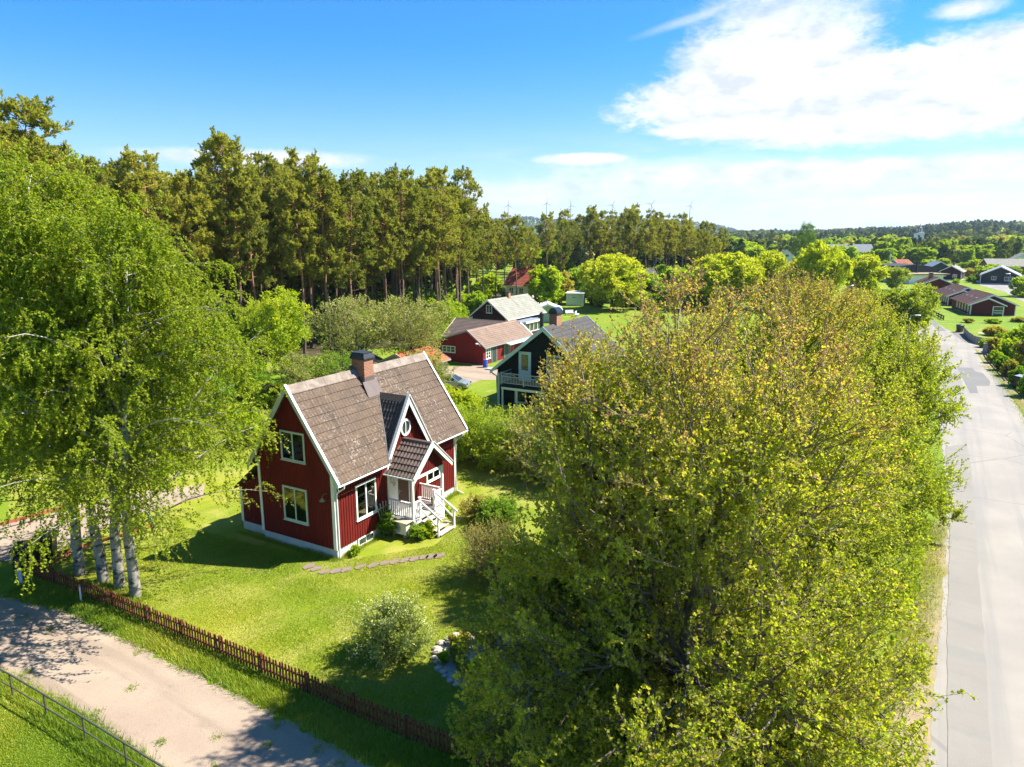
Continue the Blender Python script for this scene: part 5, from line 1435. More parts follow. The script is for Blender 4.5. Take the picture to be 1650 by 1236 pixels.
for k, (u, v, H, R, lf, lab) in enumerate([
    (400, 640, 3.6, 2.4, LEAF_GREEN, 'green garden bush left of the bird table'), (430, 655, 2.0, 1.5, LEAF_LIME, 'low lime bush below the bird table'),
    (250, 720, 3.4, 2.6, LEAF_LIME, 'fresh green garden shrub seen through the birch crowns'), (330, 690, 4.2, 3.0, LEAF_GREEN, 'tall green shrub behind the birches, left of the cottage'), (120, 735, 4.4, 3.2, LEAF_GREEN, 'broad green shrub far left behind the birches'), (30, 700, 5.0, 3.6, LEAF_LIME, 'leafy shrub at the left edge behind the gravel drive'), (395, 715, 2.4, 2.0, LEAF_LIME, 'low lime shrub just left of the cottage gable'), (200, 660, 5.5, 3.6, LEAF_LIME, 'large bright shrub in front of the pine wood, left part'),
    (690, 560, 5.0, 2.6, LEAF_LIME, 'lime green bush at the left end of the red barn'), (725, 545, 6.2, 2.6, LEAF_LIME, 'tall lime bush behind the red outbuilding'),
    (708, 646, 1.3, 1.4, LEAF_LIME, 'bright bush at the cottage roof edge by the car'), (742, 672, 1.9, 1.9, LEAF_LIME, 'bright bush on the lawn below the parked car')]):
    bush(140 + k, lab, G(u, v), H, R, leaf=lf, n=(34, 9, 7), leafsize=(.09, .16), mid=.5)

# ---- prototypes that are copied
def proto(kind, seed, **k):
    return make_tree(kind, seed, k.pop('label'), k.pop('cat', 'tree'), (0, 0, -500), 0, **k)
used = set()
def plant(pr, x, y, s=1.0, rz=None, label=None, group=None, rng=random.Random(3)):
    rz = rng.uniform(0, 6.28) if rz is None else rz
    sc = s if isinstance(s, tuple) else (s * rng.uniform(.94, 1.06), s * rng.uniform(.94, 1.06), s)
    if pr.name not in used:
        used.add(pr.name); pr.location = (x, y, 0); pr.rotation_euler = (0, 0, rz); pr.scale = sc
        if label: pr['label'] = label
        return pr
    return dup(pr, (x, y, 0), rz, sc, label, group)

PL = 'tall Scots pine with bare orange trunk in the dense pine wood'
PINES = [proto('pine', 200 + k, label=PL, group='pines of the dense wood', name='pine_tree', H=22, bare=b, R=r, shift=sh) for k, (b, r, sh) in enumerate([(.46, 3.3, 0), (.52, 3.6, .06), (.42, 3.1, -.05), (.55, 3.4, .08), (.34, 3.5, -.08), (.49, 2.9, .02)])]
def inside(p, poly):
    x, y = p; c = False; n = len(poly)
    for i in range(n):
        (x0, y0), (x1, y1) = poly[i], poly[i - 1]
        if (y0 > y) != (y1 > y) and x < (x1 - x0) * (y - y0) / (y1 - y0) + x0: c = not c
    return c
def pine_wood():
    rng = random.Random(77)
    EDGE = [(-56, 44), (-44, 49), (-40, 58), (-39, 72), (-34, 80), (-25, 87), (-17, 96), (-10.5, 106), (-8.5, 124)]
    REG = EDGE + [(-14, 150), (-60, 150), (-110, 100), (-85, 44)]
    pts = []
    def dist_edge(p):
        best = 1e9
        for (x0, y0), (x1, y1) in zip(EDGE, EDGE[1:]):
            dx, dy = x1 - x0, y1 - y0; t = max(0, min(1, ((p[0] - x0) * dx + (p[1] - y0) * dy) / (dx * dx + dy * dy)))
            best = min(best, math.hypot(p[0] - x0 - t * dx, p[1] - y0 - t * dy))
        return best
    # a first row along the edge, then fill behind
    for (x0, y0), (x1, y1) in zip(EDGE, EDGE[1:]):
        L = math.hypot(x1 - x0, y1 - y0); n = max(1, int(L / 3.3))
        for k in range(n):
            t = (k + rng.uniform(.2, .8)) / n; pts.append((x0 + (x1 - x0) * t + rng.uniform(-.8, .8), y0 + (y1 - y0) * t + rng.uniform(-.8, .8)))
    tries = 0
    while len(pts) < 270 and tries < 60000:
        tries += 1
        p = (rng.uniform(-110, -8), rng.uniform(44, 150))
        if not inside(p, REG): continue
        d = dist_edge(p)
        if rng.random() > math.exp(-d / 30): continue
        if any((p[0] - q[0]) ** 2 + (p[1] - q[1]) ** 2 < 3.3 ** 2 for q in pts): continue
        pts.append(p)
    for i, (x, y) in enumerate(pts):
        s = rng.gauss(.95, .10)
        if y < 62: s = s * 1.05 + .02
        plant(PINES[rng.randrange(6)], x, y, max(.72, min(1.13, s)), rng=rng)
    # floor of the wood
    sheet('forest_floor', [(x + 2.5, y - 2.5) for x, y in EDGE] + [(-6, 152), (-60, 152), (-112, 100), (-90, 42)], .02, gravel_mat('needle_litter', (.07, .052, .03), (.055, .06, .02), (.03, .025, .015), 6), 'brown needle litter under the pines', amp=.4, step=2)
    return EDGE
PEDGE = pine_wood()
def undergrowth():
    rng = np.random.default_rng(31)
    reg = [(-56, 50), (-38, 76), (-22, 92), (-10, 112), (-9, 150), (-70, 150), (-110, 100), (-88, 50)]
    P = rng.uniform((-110, 50), (-9, 150), (2600, 2)); P = np.array([p for p in P if inside(p, reg)])[:900]
    N = len(P); q = 30; h = rng.uniform(1.2, 5.5, N); w = rng.uniform(1.2, 2.6, N); idx = np.repeat(np.arange(N), q); M = N * q
    u = nrm(rng.normal(0, 1, (M, 3))); u[:, 2] = np.abs(u[:, 2])
    c = np.stack([P[idx, 0] + u[:, 0] * w[idx] * .6, P[idx, 1] + u[:, 1] * w[idx] * .6, h[idx] * u[:, 2]], -1)
    V, Q = leaves(c, nrm(rng.normal(0, 1, (M, 3))), rng.uniform(.35, .8, M), rng)
    m = MB(); m.add(V, Q)
    tag(m.build('undergrowth', LEAF_GREEN, att=np.repeat(np.clip(rng.normal(.3, .2, N), 0, 1)[idx], 4)), 'dark leafy undergrowth between the pine trunks', 'undergrowth', None, 'stuff')
undergrowth()
# pines by the villa and the group behind the round maples
def more_pines():
    rng = random.Random(5)
    VL = 'lone dark trunked pine rising in front of the white villa'
    for u, v, h, lab in [(756, 510, 21, 'tall straight pine alone right of the pine wood, left of the grey roof'), (778, 503, 19, 'bushy pine right beside the tall lone pine'), (800, 496, 17, 'pine close to the left wall of the white villa'), (831, 501, 17.5, VL), (852, 496, 15.5, 'smaller spreading pine right of the white villa'), (882, 478, 19, 'slender pine standing free against the far ridge'), (770, 490, 20, 'pine behind the bushy pine'), (812, 485, 18.5, 'pine behind the white villa')]:
        x, y = G(u, v); plant(PINES[rng.randrange(6)], x, y, h / 22, label=lab, rng=rng)
    tops = [(905, 350), (925, 356), (945, 344), (962, 350), (980, 352), (1000, 346), (1018, 342), (1035, 350), (1052, 352), (1070, 358), (1086, 356), (1102, 362), (1120, 366), (1135, 368), (1150, 376)]
    for i, (u, vt) in enumerate(tops):
        for row in range(2):
            vb = rng.uniform(462, 472) if row == 0 else rng.uniform(446, 455)
            x, y = G(u + rng.uniform(-6, 6) + row * 8, vb)
            d = PXY(x, y, 0)[2]
            h = (vb - vt - (row * -6) - rng.uniform(0, 10) * (1 - row)) * d / FOC
            plant(PINES[rng.randrange(6)], x, y, h / 22, label='Scots pine in the dark group behind the round maples', group='pine group behind the maples', rng=rng)
more_pines()
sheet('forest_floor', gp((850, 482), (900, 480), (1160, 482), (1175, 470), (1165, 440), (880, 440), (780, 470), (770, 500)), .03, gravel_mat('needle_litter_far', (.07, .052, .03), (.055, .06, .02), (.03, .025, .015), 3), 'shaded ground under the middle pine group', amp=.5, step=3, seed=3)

# round maples, far broadleaves, aspens, spruces
ROUND = [proto('round', 220 + k, label='round yellow green maple on the village green', name='round_maple', group='round maples on the green', H=10, R=5.2, zc=5.4, n=(34, 12, 8), nl=8, leafsize=(.24, .42), mid=.62, leaf=leaf_mat('round_maple_leaf', [(0, (.12, .20, .010)), (.5, (.36, .43, .014)), (1, (.58, .56, .04))], trans=.5), tip=.2, far=1, bt=.15) for k in range(2)]
BROAD = [proto('round', 230 + k, label='leafy green tree in the far village belt', name='broadleaf_tree', group='far broadleaved trees', H=11, R=4.4, zc=6, n=(24, 9, 6), nl=6, leafsize=(.4, .75), leaf=lf, far=1, bt=.12, mid=md) for k, (lf, md) in enumerate([(LEAF_GREEN, .7), (LEAF_LIME, .5), (LEAF_GREEN, .95), (LEAF_OLIVE, .6)])]
ASPEN = [proto('round', 240 + k, label='tall slim aspen in the green row beneath the wooded hill', name='aspen_tree', group='aspens below the hill', H=17, R=3.9, zc=8.3, n=(34, 9, 6), nl=6, leafsize=(.45, .85), leaf=LEAF_LIME if k else LEAF_GREEN, far=1, bt=.08, mid=.5 if k else .9) for k in range(3)]
SPRUCE = [proto('spruce', 250, label='dark spruce in the far belt of trees', name='spruce_tree', group='far spruces', H=16, R=3.2)]
SHRUB = [proto('bush', 260 + k, label='leafy green shrub among the village gardens', cat='bush', name='garden_shrub', group='village garden shrubs', H=2.6, R=1.8, n=(22, 8, 6), nl=7, leafsize=(.16, .3), leaf=lf, far=1) for k, lf in enumerate([LEAF_LIME, LEAF_GREEN, LEAF_OLIVE])]
def at_px(pr, u, vb, vt, wpx, H0, R0, label=None, group=None, rng=random.Random(8)):
    x, y = G(u, vb); d = PXY(x, y, 0)[2]
    h = (vb - vt) * d / FOC; r = wpx / 2 * d / FOC
    return plant(pr, x, y, (r / R0, r / R0, h / H0), label=label, group=group, rng=rng)
def village_trees():
    rng = random.Random(21)
    for i, (u, vb, vt, w, lab) in enumerate([(985, 500, 413, 116, 'wide round maple left of the budding maple tops'), (1166, 500, 409, 120, 'wide round maple behind the budding maple tops'), (1232, 498, 408, 80, 'round maple between the two widest round maples and the green'), (1318, 503, 392, 92, 'tallest round maple by the footpath lamp'), (1386, 486, 413, 74, 'round maple right of the footpath lamp, below the white house'), (1274, 486, 420, 60, 'lower round maple beside the small white gable')]):
        at_px(ROUND[i % 2], u, vb, vt, w, 10, 5.2, lab)
    for i, (u, vb, vt, w, lab) in enumerate([(1408, 545, 470, 92, 'loose green willow at the bend of the road'), (1462, 548, 456, 86, 'feathery willow leaning over the road by the lamps'), (1440, 468, 432, 50, 'low round tree in front of the red roofed house'), (1392, 562, 500, 70, 'low willow bush below the loose green willow')]):
        x, y = G(u, vb); d = PXY(x, y, 0)[2]
        rtree(300 + i, lab, (x, y), (vb - vt) * d / FOC, w / 2 * d / FOC, name='willow_tree', leaf=leaf_mat('willow_leaf', [(0, (.13, .18, .02)), (.5, (.32, .38, .03)), (1, (.50, .50, .08))], trans=.5), n=(30, 10, 8), nl=8, leafsize=(.14, .3), far=1, bt=.12)
    # aspen row
    for i in range(30):
        u = 1402 + i * 9 + rng.uniform(-4, 4)
        vb = rng.uniform(420, 430); vt = {0: 402, 1: 398}.get(i, rng.uniform(384, 400)) if u < 1440 else rng.uniform(378, 398) if u < 1540 else rng.uniform(390, 402)
        if 1462 < u < 1496: vt = 395 if u > 1486 or u < 1470 else 400
        at_px(ASPEN[rng.randrange(3)], u, vb, vt, rng.uniform(20, 30), 17, 3.9, group='aspens below the hill', label='tall slim aspen in the green row beneath the wooded hill', rng=rng)
    # the belt behind the green
    for i in range(95):
        u = rng.uniform(1150, 1680)
        vb = rng.uniform(400, 424) if u < 1400 else rng.uniform(402, 414)
        hp = rng.uniform(14, 27) * (vb - 378) / 38 + 8
        q = rng.random()
        pr = SPRUCE[0] if q < .08 else BROAD[rng.randrange(4)]
        if 1458 < u < 1500: continue
        if pr is SPRUCE[0]: at_px(pr, u, vb, vb - hp * 1.15, hp * .5, 16, 3.2, rng=rng)
        else: at_px(pr, u, vb, vb - hp, hp * rng.uniform(.8, 1.1), 11, 4.4, rng=rng)
    for u, vb, vt, w, pr in [(1241, 412, 371, 20, SPRUCE[0]), (1360, 440, 396, 44, BROAD[1]), (1300, 445, 398, 44, BROAD[0]), (1215, 440, 396, 46, BROAD[1]), (1190, 430, 388, 40, BROAD[2]), (1585, 452, 428, 36, BROAD[1]), (1600, 447, 425, 30, BROAD[0]), (1645, 478, 445, 34, BROAD[2]), (1570, 438, 418, 26, BROAD[1]), (1560, 448, 432, 26, BROAD[3]), (1495, 432, 418, 24, BROAD[1]), (1520, 428, 416, 20, BROAD[1]), (1425, 445, 424, 30, BROAD[0])]:
        at_px(pr, u, vb, vt, w, 16 if pr is SPRUCE[0] else 11, 3.2 if pr is SPRUCE[0] else 4.4, rng=rng)
    x, y = G(1292, 452); make_tree('birch', 330, 'tall thin topped birch standing above the far belt', loc=(x, y, 0), H=18.5, R=3.4, name='birch_tree', shift=-.1, leaf=LEAF_GREEN)
    # broadleaves behind the barn, the cabin and the villa
    for u, vb, vt, w, pr in [(880, 500, 428, 62, BROAD[1]), (905, 488, 436, 40, BROAD[3]), (930, 482, 432, 50, BROAD[0]), (868, 492, 452, 36, SHRUB[0]), (895, 490, 468, 34, SHRUB[0]), (960, 490, 440, 48, BROAD[0]), (1040, 488, 440, 60, BROAD[0]), (1090, 485, 430, 60, BROAD[2]), (740, 512, 470, 40, BROAD[1]), (770, 500, 455, 44, BROAD[1]), (900, 462, 385, 50, ASPEN[1]), (872, 462, 392, 40, ASPEN[2]), (1200, 478, 425, 60, BROAD[1]), (820, 492, 455, 40, BROAD[0]), (790, 480, 440, 44, BROAD[1])]:
        H0, R0 = (11, 4.4) if pr in BROAD else (17, 3.9) if pr in ASPEN else (2.6, 1.8)
        at_px(pr, u, vb, vt, w, H0, R0, rng=rng)
    for i in range(34):
        u = rng.uniform(870, 1160); vb = rng.uniform(458, 480); at_px(BROAD[rng.choice((0, 1, 2))], u, vb, vb - rng.uniform(16, 38), rng.uniform(22, 40), 11, 4.4, rng=rng)
    for i in range(46):
        u = rng.uniform(960, 1285); vb = rng.uniform(468, 500)
        pr = rng.choice((BROAD[0], BROAD[1], BROAD[3], SHRUB[0], SHRUB[1])); H0, R0 = (11, 4.4) if pr in BROAD else (2.6, 1.8)
        at_px(pr, u, vb, vb - rng.uniform(14, 40), rng.uniform(20, 46), H0, R0, rng=rng)
    for i in range(30):
        u = rng.choice((rng.uniform(1395, 1470), rng.uniform(1548, 1660))); vb = rng.uniform(436, 458) if u < 1500 else rng.uniform(430, 446)
        pr = rng.choice((BROAD[0], BROAD[1], SHRUB[0], SHRUB[1], SHRUB[2])); H0, R0 = (11, 4.4) if pr in BROAD else (2.6, 1.8)
        at_px(pr, u, vb, vb - rng.uniform(8, 20), rng.uniform(12, 24), H0, R0, rng=rng)
    # under the pine edge
    for (x0, y0), (x1, y1) in zip(PEDGE, PEDGE[1:]):
        for k in range(3):
            t = rng.random(); x, y = x0 + (x1 - x0) * t + rng.uniform(-2, 3), y0 + (y1 - y0) * t - rng.uniform(-1.5, 3)
            pr = rng.choice(BROAD[:3]); s = rng.uniform(.28, .5); plant(pr, x, y, s, label='young broadleaf sapling at the foot of the pines', group='saplings along the pine wood', rng=rng)
    # shrubs of the gardens to the right of the road
    for u, v, w, h in [(1602, 585, 30, 26), (1614, 597, 34, 30), (1626, 606, 34, 34), (1640, 622, 40, 40), (1660, 640, 50, 48), (1600, 570, 34, 34), (1625, 580, 44, 44), (1648, 590, 50, 54), (1665, 560, 60, 60), (1585, 560, 24, 18), (1640, 560, 50, 40), (1612, 560, 30, 30), (1672, 610, 60, 58), (1565, 455, 16, 10), (1580, 452, 18, 10), (1610, 455, 14, 8), (1540, 458, 12, 8), (1480, 470, 16, 10), (1500, 478, 18, 10), (1512, 484, 14, 8), (1475, 490, 22, 14), (1560, 520, 20, 7), (1600, 521, 24, 8), (1640, 519, 24, 8), (1636, 476, 16, 9), (1648, 480, 16, 9), (1430, 500, 30, 20), (1350, 540, 40, 20)]:
        kk = .75 if u > 1580 and v > 540 else 1.0
        at_px(SHRUB[rng.randrange(3)], u, v, v - h * kk, w * kk, 2.6, 1.8, rng=rng)
village_trees()

# ---- wooded hills: far too many trees to count, one mass
def far_woods():
    rng = np.random.default_rng(9)
    Ps = []
    def scatter(n, d0, d1, a0, a1, p=1.0):
        d = d0 * (d1 / d0) ** (rng.uniform(0, 1, n) ** p); a = np.radians(rng.uniform(a0, a1, n))
        return np.stack([d * np.sin(a), d * np.cos(a)], -1)
    near = np.concatenate([scatter(2600, 400, 1000, -26, 42), scatter(2600, 150, 330, -32, -4), scatter(420, 240, 420, -5, 18)]); mid = scatter(5200, 900, 2400, -26, 42); far = scatter(7000, 2300, 6500, -26, 42)
    V, Q, T, nb = [], [], [], 0
    for P, q, hs, ws in ((near, 46, 12, 4.2), (mid, 20, 14, 6.5), (far, 9, 17, 15)):
        N = len(P)
        z = hill_z(P[:, 0], P[:, 1]); h = rng.uniform(.65, 1.2, N) * hs; w = rng.uniform(.7, 1.2, N) * ws
        az = np.degrees(np.arctan2(P[:, 0], P[:, 1]))
        pn = np.sin(P[:, 0] * .011 + 1) * np.sin(P[:, 1] * .007) + rng.normal(0, .35, N)
        con = pn > (.45 if hs == 12 else .05 if hs < 17 else -.3)
        tint = np.clip(np.where(con, rng.normal(.16, .08, N), rng.normal(.55, .18, N)), 0, .85)
        idx = np.repeat(np.arange(N), q); M = N * q
        u = nrm(rng.normal(0, 1, (M, 3))); u[:, 2] = np.abs(u[:, 2]) * 1.0 - .25
        tt = np.clip(.5 + u[:, 2] * .5, 0, 1)
        taper = np.where(con[idx], 1.15 - tt, 1.0)
        c = np.stack([P[idx, 0] + u[:, 0] * w[idx] * .5 * taper, P[idx, 1] + u[:, 1] * w[idx] * .5 * taper, z[idx] + h[idx] * tt], -1)
        s = w[idx] * (.34 if q > 30 else .5 if q > 12 else .6)
        n_ = nrm(u + rng.normal(0, .5, (M, 3))); a = nrm(np.cross(n_, rng.normal(0, 1, (M, 3)))); b = np.cross(n_, a)
        s = s[:, None]
        quad = np.stack([c - a * s, c - b * s * .7, c + a * s, c + b * s * .7], 1)
        V.append(quad.reshape(-1, 3)); Q.append(np.arange(M * 4).reshape(M, 4) + nb); nb += M * 4
        T.append(np.repeat(np.clip(tint[idx] + rng.normal(0, .06, M), 0, .9), 4))
    m = MB(); m.add(np.concatenate(V), np.concatenate(Q))
    lm = leaf_mat('far_woods_leaf', [(0, (0.027, 0.056, 0.018)), (.25, (0.051, 0.088, 0.026)), (.5, (0.145, 0.176, 0.029)), (.8, (0.238, 0.264, 0.039)), (1, (0.289, 0.240, 0.117))], trans=.2, rough=.8, spec=.05)
    o = m.build('far_woods', lm, att=np.concatenate(T))
    tag(o, 'mixed wood of conifers and fresh green trees covering the far hills', 'woods', None, 'stuff')
far_woods()

# ---- grass blades: the rough verge by the fence and the short lawn
def blades(name, polys, n, h, w, lean, m, seed, label, z=0.0, fray=.0):
    rng = np.random.default_rng(seed); P = []
    for poly, share in polys:
        A = np.array(poly); lo, hi = A.min(0), A.max(0); need = int(n * share); got = []
        c = 0
        while c < need:
            p = rng.uniform(lo, hi, (need * 2, 2)); ins = np.zeros(len(p), bool)
            k = len(A)
            for i in range(k):
                x0, y0 = A[i]; x1, y1 = A[i - 1]
                cond = ((y0 > p[:, 1]) != (y1 > p[:, 1]))
                with np.errstate(divide='ignore', invalid='ignore'):
                    ins ^= cond & (p[:, 0] < (x1 - x0) * (p[:, 1] - y0) / (y1 - y0) + x0)
            p = p[ins]; got.append(p); c += len(p)
        P.append(np.concatenate(got)[:need])
    P = np.concatenate(P); P = P + rng.normal(0, fray, P.shape); N = len(P)
    a = rng.uniform(0, 2 * np.pi, N); hh = rng.uniform(*h, N) * (.6 + .6 * (np.sin(P[:, 0] * 1.3) * np.sin(P[:, 1] * 1.7) * .5 + .5)); ww = rng.uniform(*w, N)
    d = np.stack([np.cos(a), np.sin(a), np.zeros(N)], -1); s = np.stack([-np.sin(a), np.cos(a), np.zeros(N)], -1)
    b = np.concatenate([P, np.full((N, 1), z)], 1)
    tip = b + d * (rng.uniform(.1, lean, N) * hh)[:, None] + np.array([0, 0, 1]) * hh[:, None]
    V = np.stack([b - s * ww[:, None], b + s * ww[:, None], tip], 1).reshape(-1, 3)
    mb = MB(); mb.add(V, np.arange(N * 3).reshape(N, 3))
    t = .5 + .25 * np.sin(P[:, 0] * .5 + 1) * np.sin(P[:, 1] * .6) + rng.normal(0, .16, N)
    o = mb.build(name, m, att=np.repeat(t, 3))
    return tag(o, label, 'grass', None, 'stuff')
GBL = leaf_mat('grass_blade', [(0, (0.068, 0.136, 0.008)), (.4, (0.170, 0.280, 0.013)), (.7, (0.315, 0.344, 0.021)), (1, (0.510, 0.432, 0.091))], trans=.35)
VERGE = gp((0, 958), (60, 935), (215, 972), (330, 1040), (480, 1118), (640, 1198), (830, 1260), (700, 1290), (610, 1236), (470, 1160), (330, 1090), (200, 1028), (110, 985))
LOWBED = gp((-40, 1062), (0, 1088), (70, 1120), (160, 1174), (250, 1240), (310, 1290), (200, 1290), (100, 1195), (0, 1110), (-40, 1090))
blades('rough_grass', [(VERGE, .68), (LOWBED, .32)], 90000, (.06, .24), (.006, .014), .9, GBL, 3, 'rough tufty grass along the picket fence and the yard rail', fray=.14)
LAWNF = gp((60, 930), (215, 962), (330, 1030), (480, 1106), (640, 1184), (800, 1240), (900, 1100), (760, 820), (700, 880), (545, 905), (420, 880), (300, 850), (180, 900))
blades('short_lawn_grass', [(LAWNF, .8), (gp((-60, 1110), (0, 1120), (100, 1200), (180, 1290), (-60, 1290)), .2)], 260000, (.03, .075), (.007, .013), .9, GBL, 4, 'short mown grass blades of the cottage lawn')

# longer grass left unmown along the fence, the house walls and round the trunks
def strip(pts, w):
    P = np.array(pts); d = np.gradient(P, axis=0); d /= np.linalg.norm(d, axis=1)[:, None]; n = np.stack([-d[:, 1], d[:, 0]], -1)
    return [tuple(q) for q in P + n * w] + [tuple(q) for q in (P - n * w)[::-1]]
fl = gp((60, 926), (129, 956), (221, 992), (314, 1032), (400, 1070), (524, 1125), (648, 1182), (790, 1238))
hs = [place(HA, a, b)[:2] for a, b in ((-.12, -6.4), (-.12, -3), (-.12, -.1), (.0, .12), (3.3, .12))]
he = [place(HA, a, .12)[:2] for a in (6.3, 8, 9.7)]
blades('unmown_grass', [(strip(fl, .22), .55), (strip(hs, .12), .22), (strip(he, .12), .08), (strip(gp((150, 945), (187, 958), (212, 968), (228, 972)), .6), .15)], 16000, (.10, .30), (.006, .012), .8, GBL, 14, 'longer unmown grass along the fence, the house plinth and the birch trunks', fray=.06)
# grass creeping into the gravel yard in tufts
rg = np.random.default_rng(8); tp = []
for (u, v) in [(240, 1060), (300, 1090), (90, 1010), (430, 1165), (505, 1200), (150, 1150), (110, 1128), (40, 1095), (350, 1190), (210, 1120), (268, 1210), (330, 1240), (20, 1000), (560, 1225), (445, 1210)]:
    x, y = G(u + rg.normal(0, 10), v + rg.normal(0, 6)); r = rg.uniform(.08, .22); tp.append(([(x - r, y - r), (x + r, y - r), (x + r, y + r), (x - r, y + r)], 1 / 15))
blades('yard_weeds', tp, 1500, (.03, .10), (.006, .012), 1.2, GBL, 15, 'small weed tufts growing in the gravel yard', z=.008, fray=.06)

vl = gp((1500, 840), (1490, 900), (1475, 980), (1455, 1050), (1430, 1120), (1395, 1200), (1360, 1300))
vr = gp((1586, 590), (1600, 600), (1618, 622), (1640, 648), (1665, 690))
blades('verge_grass', [(strip(vl, .55), .8), (strip(vr, .35), .2)], 26000, (.04, .16), (.006, .013), 1.0, GBL, 16, 'dry tufty grass between the maples and the sandy road verge', z=.01, fray=.25)
# ---------------------------------------------------------------- fences, posts, vehicles and other small things
def xy(u, v): return np.array(G(u, v))
def polyline(uv, step):
    P = [xy(*q) for q in uv]; out = [P[0]]
    seg = [np.linalg.norm(b - a) for a, b in zip(P, P[1:])]; tot = sum(seg); n = max(1, round(tot / step)); res = []
    for k in range(n + 1):
        d = tot * k / n; i = 0
        while i < len(seg) - 1 and d > seg[i]: d -= seg[i]; i += 1
        res.append(P[i] + (P[i + 1] - P[i]) * min(1, d / seg[i]))
    return res
FENCE_RED = mat('weathered_red_brown', (.105, .028, .011), .85, .2, .55, 5, col2=(.15, .068, .032))
def picket_fence():
    rng = random.Random(4)
    pts = polyline([(44, 924), (129, 958), (221, 996), (314, 1036), (400, 1074), (462, 1100), (524, 1129), (584, 1158), (648, 1186), (717, 1212), (790, 1242), (860, 1275)], 2.0)
    o = np.array((*pts[0], 0.))
    t = thing('picket_fence', 'low weathered red brown picket fence between the lawn and the gravel yard', 'fence', o)
    for i, p in enumerate(pts):
        b = MB(); q = np.array((*p, 0)) - o; b.box(q[0] - .045, q[0] + .045, q[1] - .045, q[1] + .045, -.1, .74); b.build('post', FENCE_RED, t)
    for a, b_ in zip(pts, pts[1:]):
        d = b_ - a; L = np.linalg.norm(d); d /= L; nn = np.array((-d[1], d[0]))
        if nn[1] > 0: nn = -nn                      # pickets stand on the yard side of the rails
        m = MB()
        for z in (.22, .56):
            p0 = np.array((*(a + nn * .035), z)) - o; p1 = np.array((*(b_ + nn * .035), z)) - o; m.beam(p0, p1, .035, .07)
        m.build('rail', FENCE_RED, t)
        m = MB(); n = int(L / .148)
        for k in range(n):
            c = a + d * L * (k + .5) / n + nn * .068
            h = .80 + rng.gauss(0, .02); w = .036 + rng.uniform(-.003, .003); lean = rng.gauss(0, .02)
            V = []
            for off in (-.011, .011):
                for (s, z) in ((-w, .05), (w, .05), (w, h - .05), (0, h), (-w, h - .05)):
                    q = c + d * (s + lean * z / h) + nn * off; V.append((q[0] - o[0], q[1] - o[1], z))
            m.add(V, [(i, (i + 1) % 5, 5 + (i + 1) % 5, 5 + i) for i in range(5)]); m.caps(V, 5)
        m.build('picket_panel', FENCE_RED, t)
picket_fence()
def yard_rail():
    STEEL = mat('weathered_tube', (.075, .075, .05), .6, .4, .35, 5)
    pts = [xy(-45, 1087), xy(21, 1122), xy(76, 1156), xy(138, 1194), xy(205, 1237), xy(282, 1287)]
    o = np.array((*pts[0], 0.)); t = thing('yard_rail', 'grey tube railing with two rails beside the gravel yard', 'railing', o)
    for p in pts:
        q = np.array((*p, 0)) - o; m = MB(); m.tube([q + (0, 0, -.1), q + (0, 0, .78)], .028, 8); m.build('post', STEEL, t)
    for z, r in ((.80, .03), (.34, .022)):
        m = MB(); m.tube([np.array((*p, z)) - o for p in pts], r, 8); m.build('rail', STEEL, t)
yard_rail()
def edging():
    RW = mat('faded_red_board', (.34, .10, .055), .8, .2, .35, 3)
    for lab, a, b in (('faded red board edging running from the bins behind the birch trunks', (66, 912), (246, 858)), ('second red board edging parallel to the first behind the birches', (82, 920), (150, 884)), ('red board edging along the far side of the gravel drive', (-20, 861), (116, 824))):
        P, Q = xy(*a), xy(*b); o = np.array((*P, 0.)); t = thing('board_edging', lab, 'fence', o, group='red board edgings')
        L = np.linalg.norm(Q - P); n = max(2, int(L / 1.8))
        m = MB(); m.beam((0, 0, .34), np.array((*Q, .34)) - o, .035, .16); m.build('board', RW, t)
        for k in range(n + 1):
            q = (Q - P) * k / n; m = MB(); m.box(q[0] - .04, q[0] + .04, q[1] - .04, q[1] + .04, 0, .40); m.build('post', RW, t)
edging()

PLASTIC = mat('black_plastic', (.014, .015, .017), .38, .5, .25, 3)
def bin_at(p, rz, s, label, group=None):
    t = thing('wheelie_bin', label, 'bin', (p[0], p[1], 0), rz, group)
    m = MB()
    V = []
    for z, w, d in ((.08, .26, .30), (.95, .33, .38), (1.0, .35, .40)):
        V += [(-w * s, -d * s, z * s), (w * s, -d * s, z * s), (w * s, d * s, z * s), (-w * s, d * s, z * s)]
    m.add(V, [(4 * k + i, 4 * k + (i + 1) % 4, 4 * k + 4 + (i + 1) % 4, 4 * k + 4 + i) for k in range(2) for i in range(4)] + [(3, 2, 1, 0), (8, 9, 10, 11)])
    m.build('body', PLASTIC, t)
    m = MB(); V = []
    for z0, z1, w, d in ((1.005, 1.005, .375, .43), (1.05, 1.05, .375, .43), (1.10, 1.12, .30, .34)):
        V += [(-w * s, -d * s, z0 * s), (w * s, -d * s, z0 * s), (w * s, d * s, z1 * s), (-w * s, d * s, z1 * s)]
    m.add(V, [(4 * k + i, 4 * k + (i + 1) % 4, 4 * k + 4 + (i + 1) % 4, 4 * k + 4 + i) for k in range(2) for i in range(4)] + [(3, 2, 1, 0), (8, 9, 10, 11)])
    m.build('lid', PLASTIC, t)
    m = MB(); m.tube([(-.26 * s, .46 * s, .98 * s), (.26 * s, .46 * s, .98 * s)], .02, 6); m.build('handle', PLASTIC, t)
    for x in (-.29, .29):
        m = MB(); a = np.linspace(0, 2 * np.pi, 15)[:-1]
        m.prism_x([(.30 * s + .11 * s * math.cos(q), .11 * s + .11 * s * math.sin(q)) for q in a], (x - .03) * s, (x + .03) * s); m.build('wheel', DARKM, t)
    return t
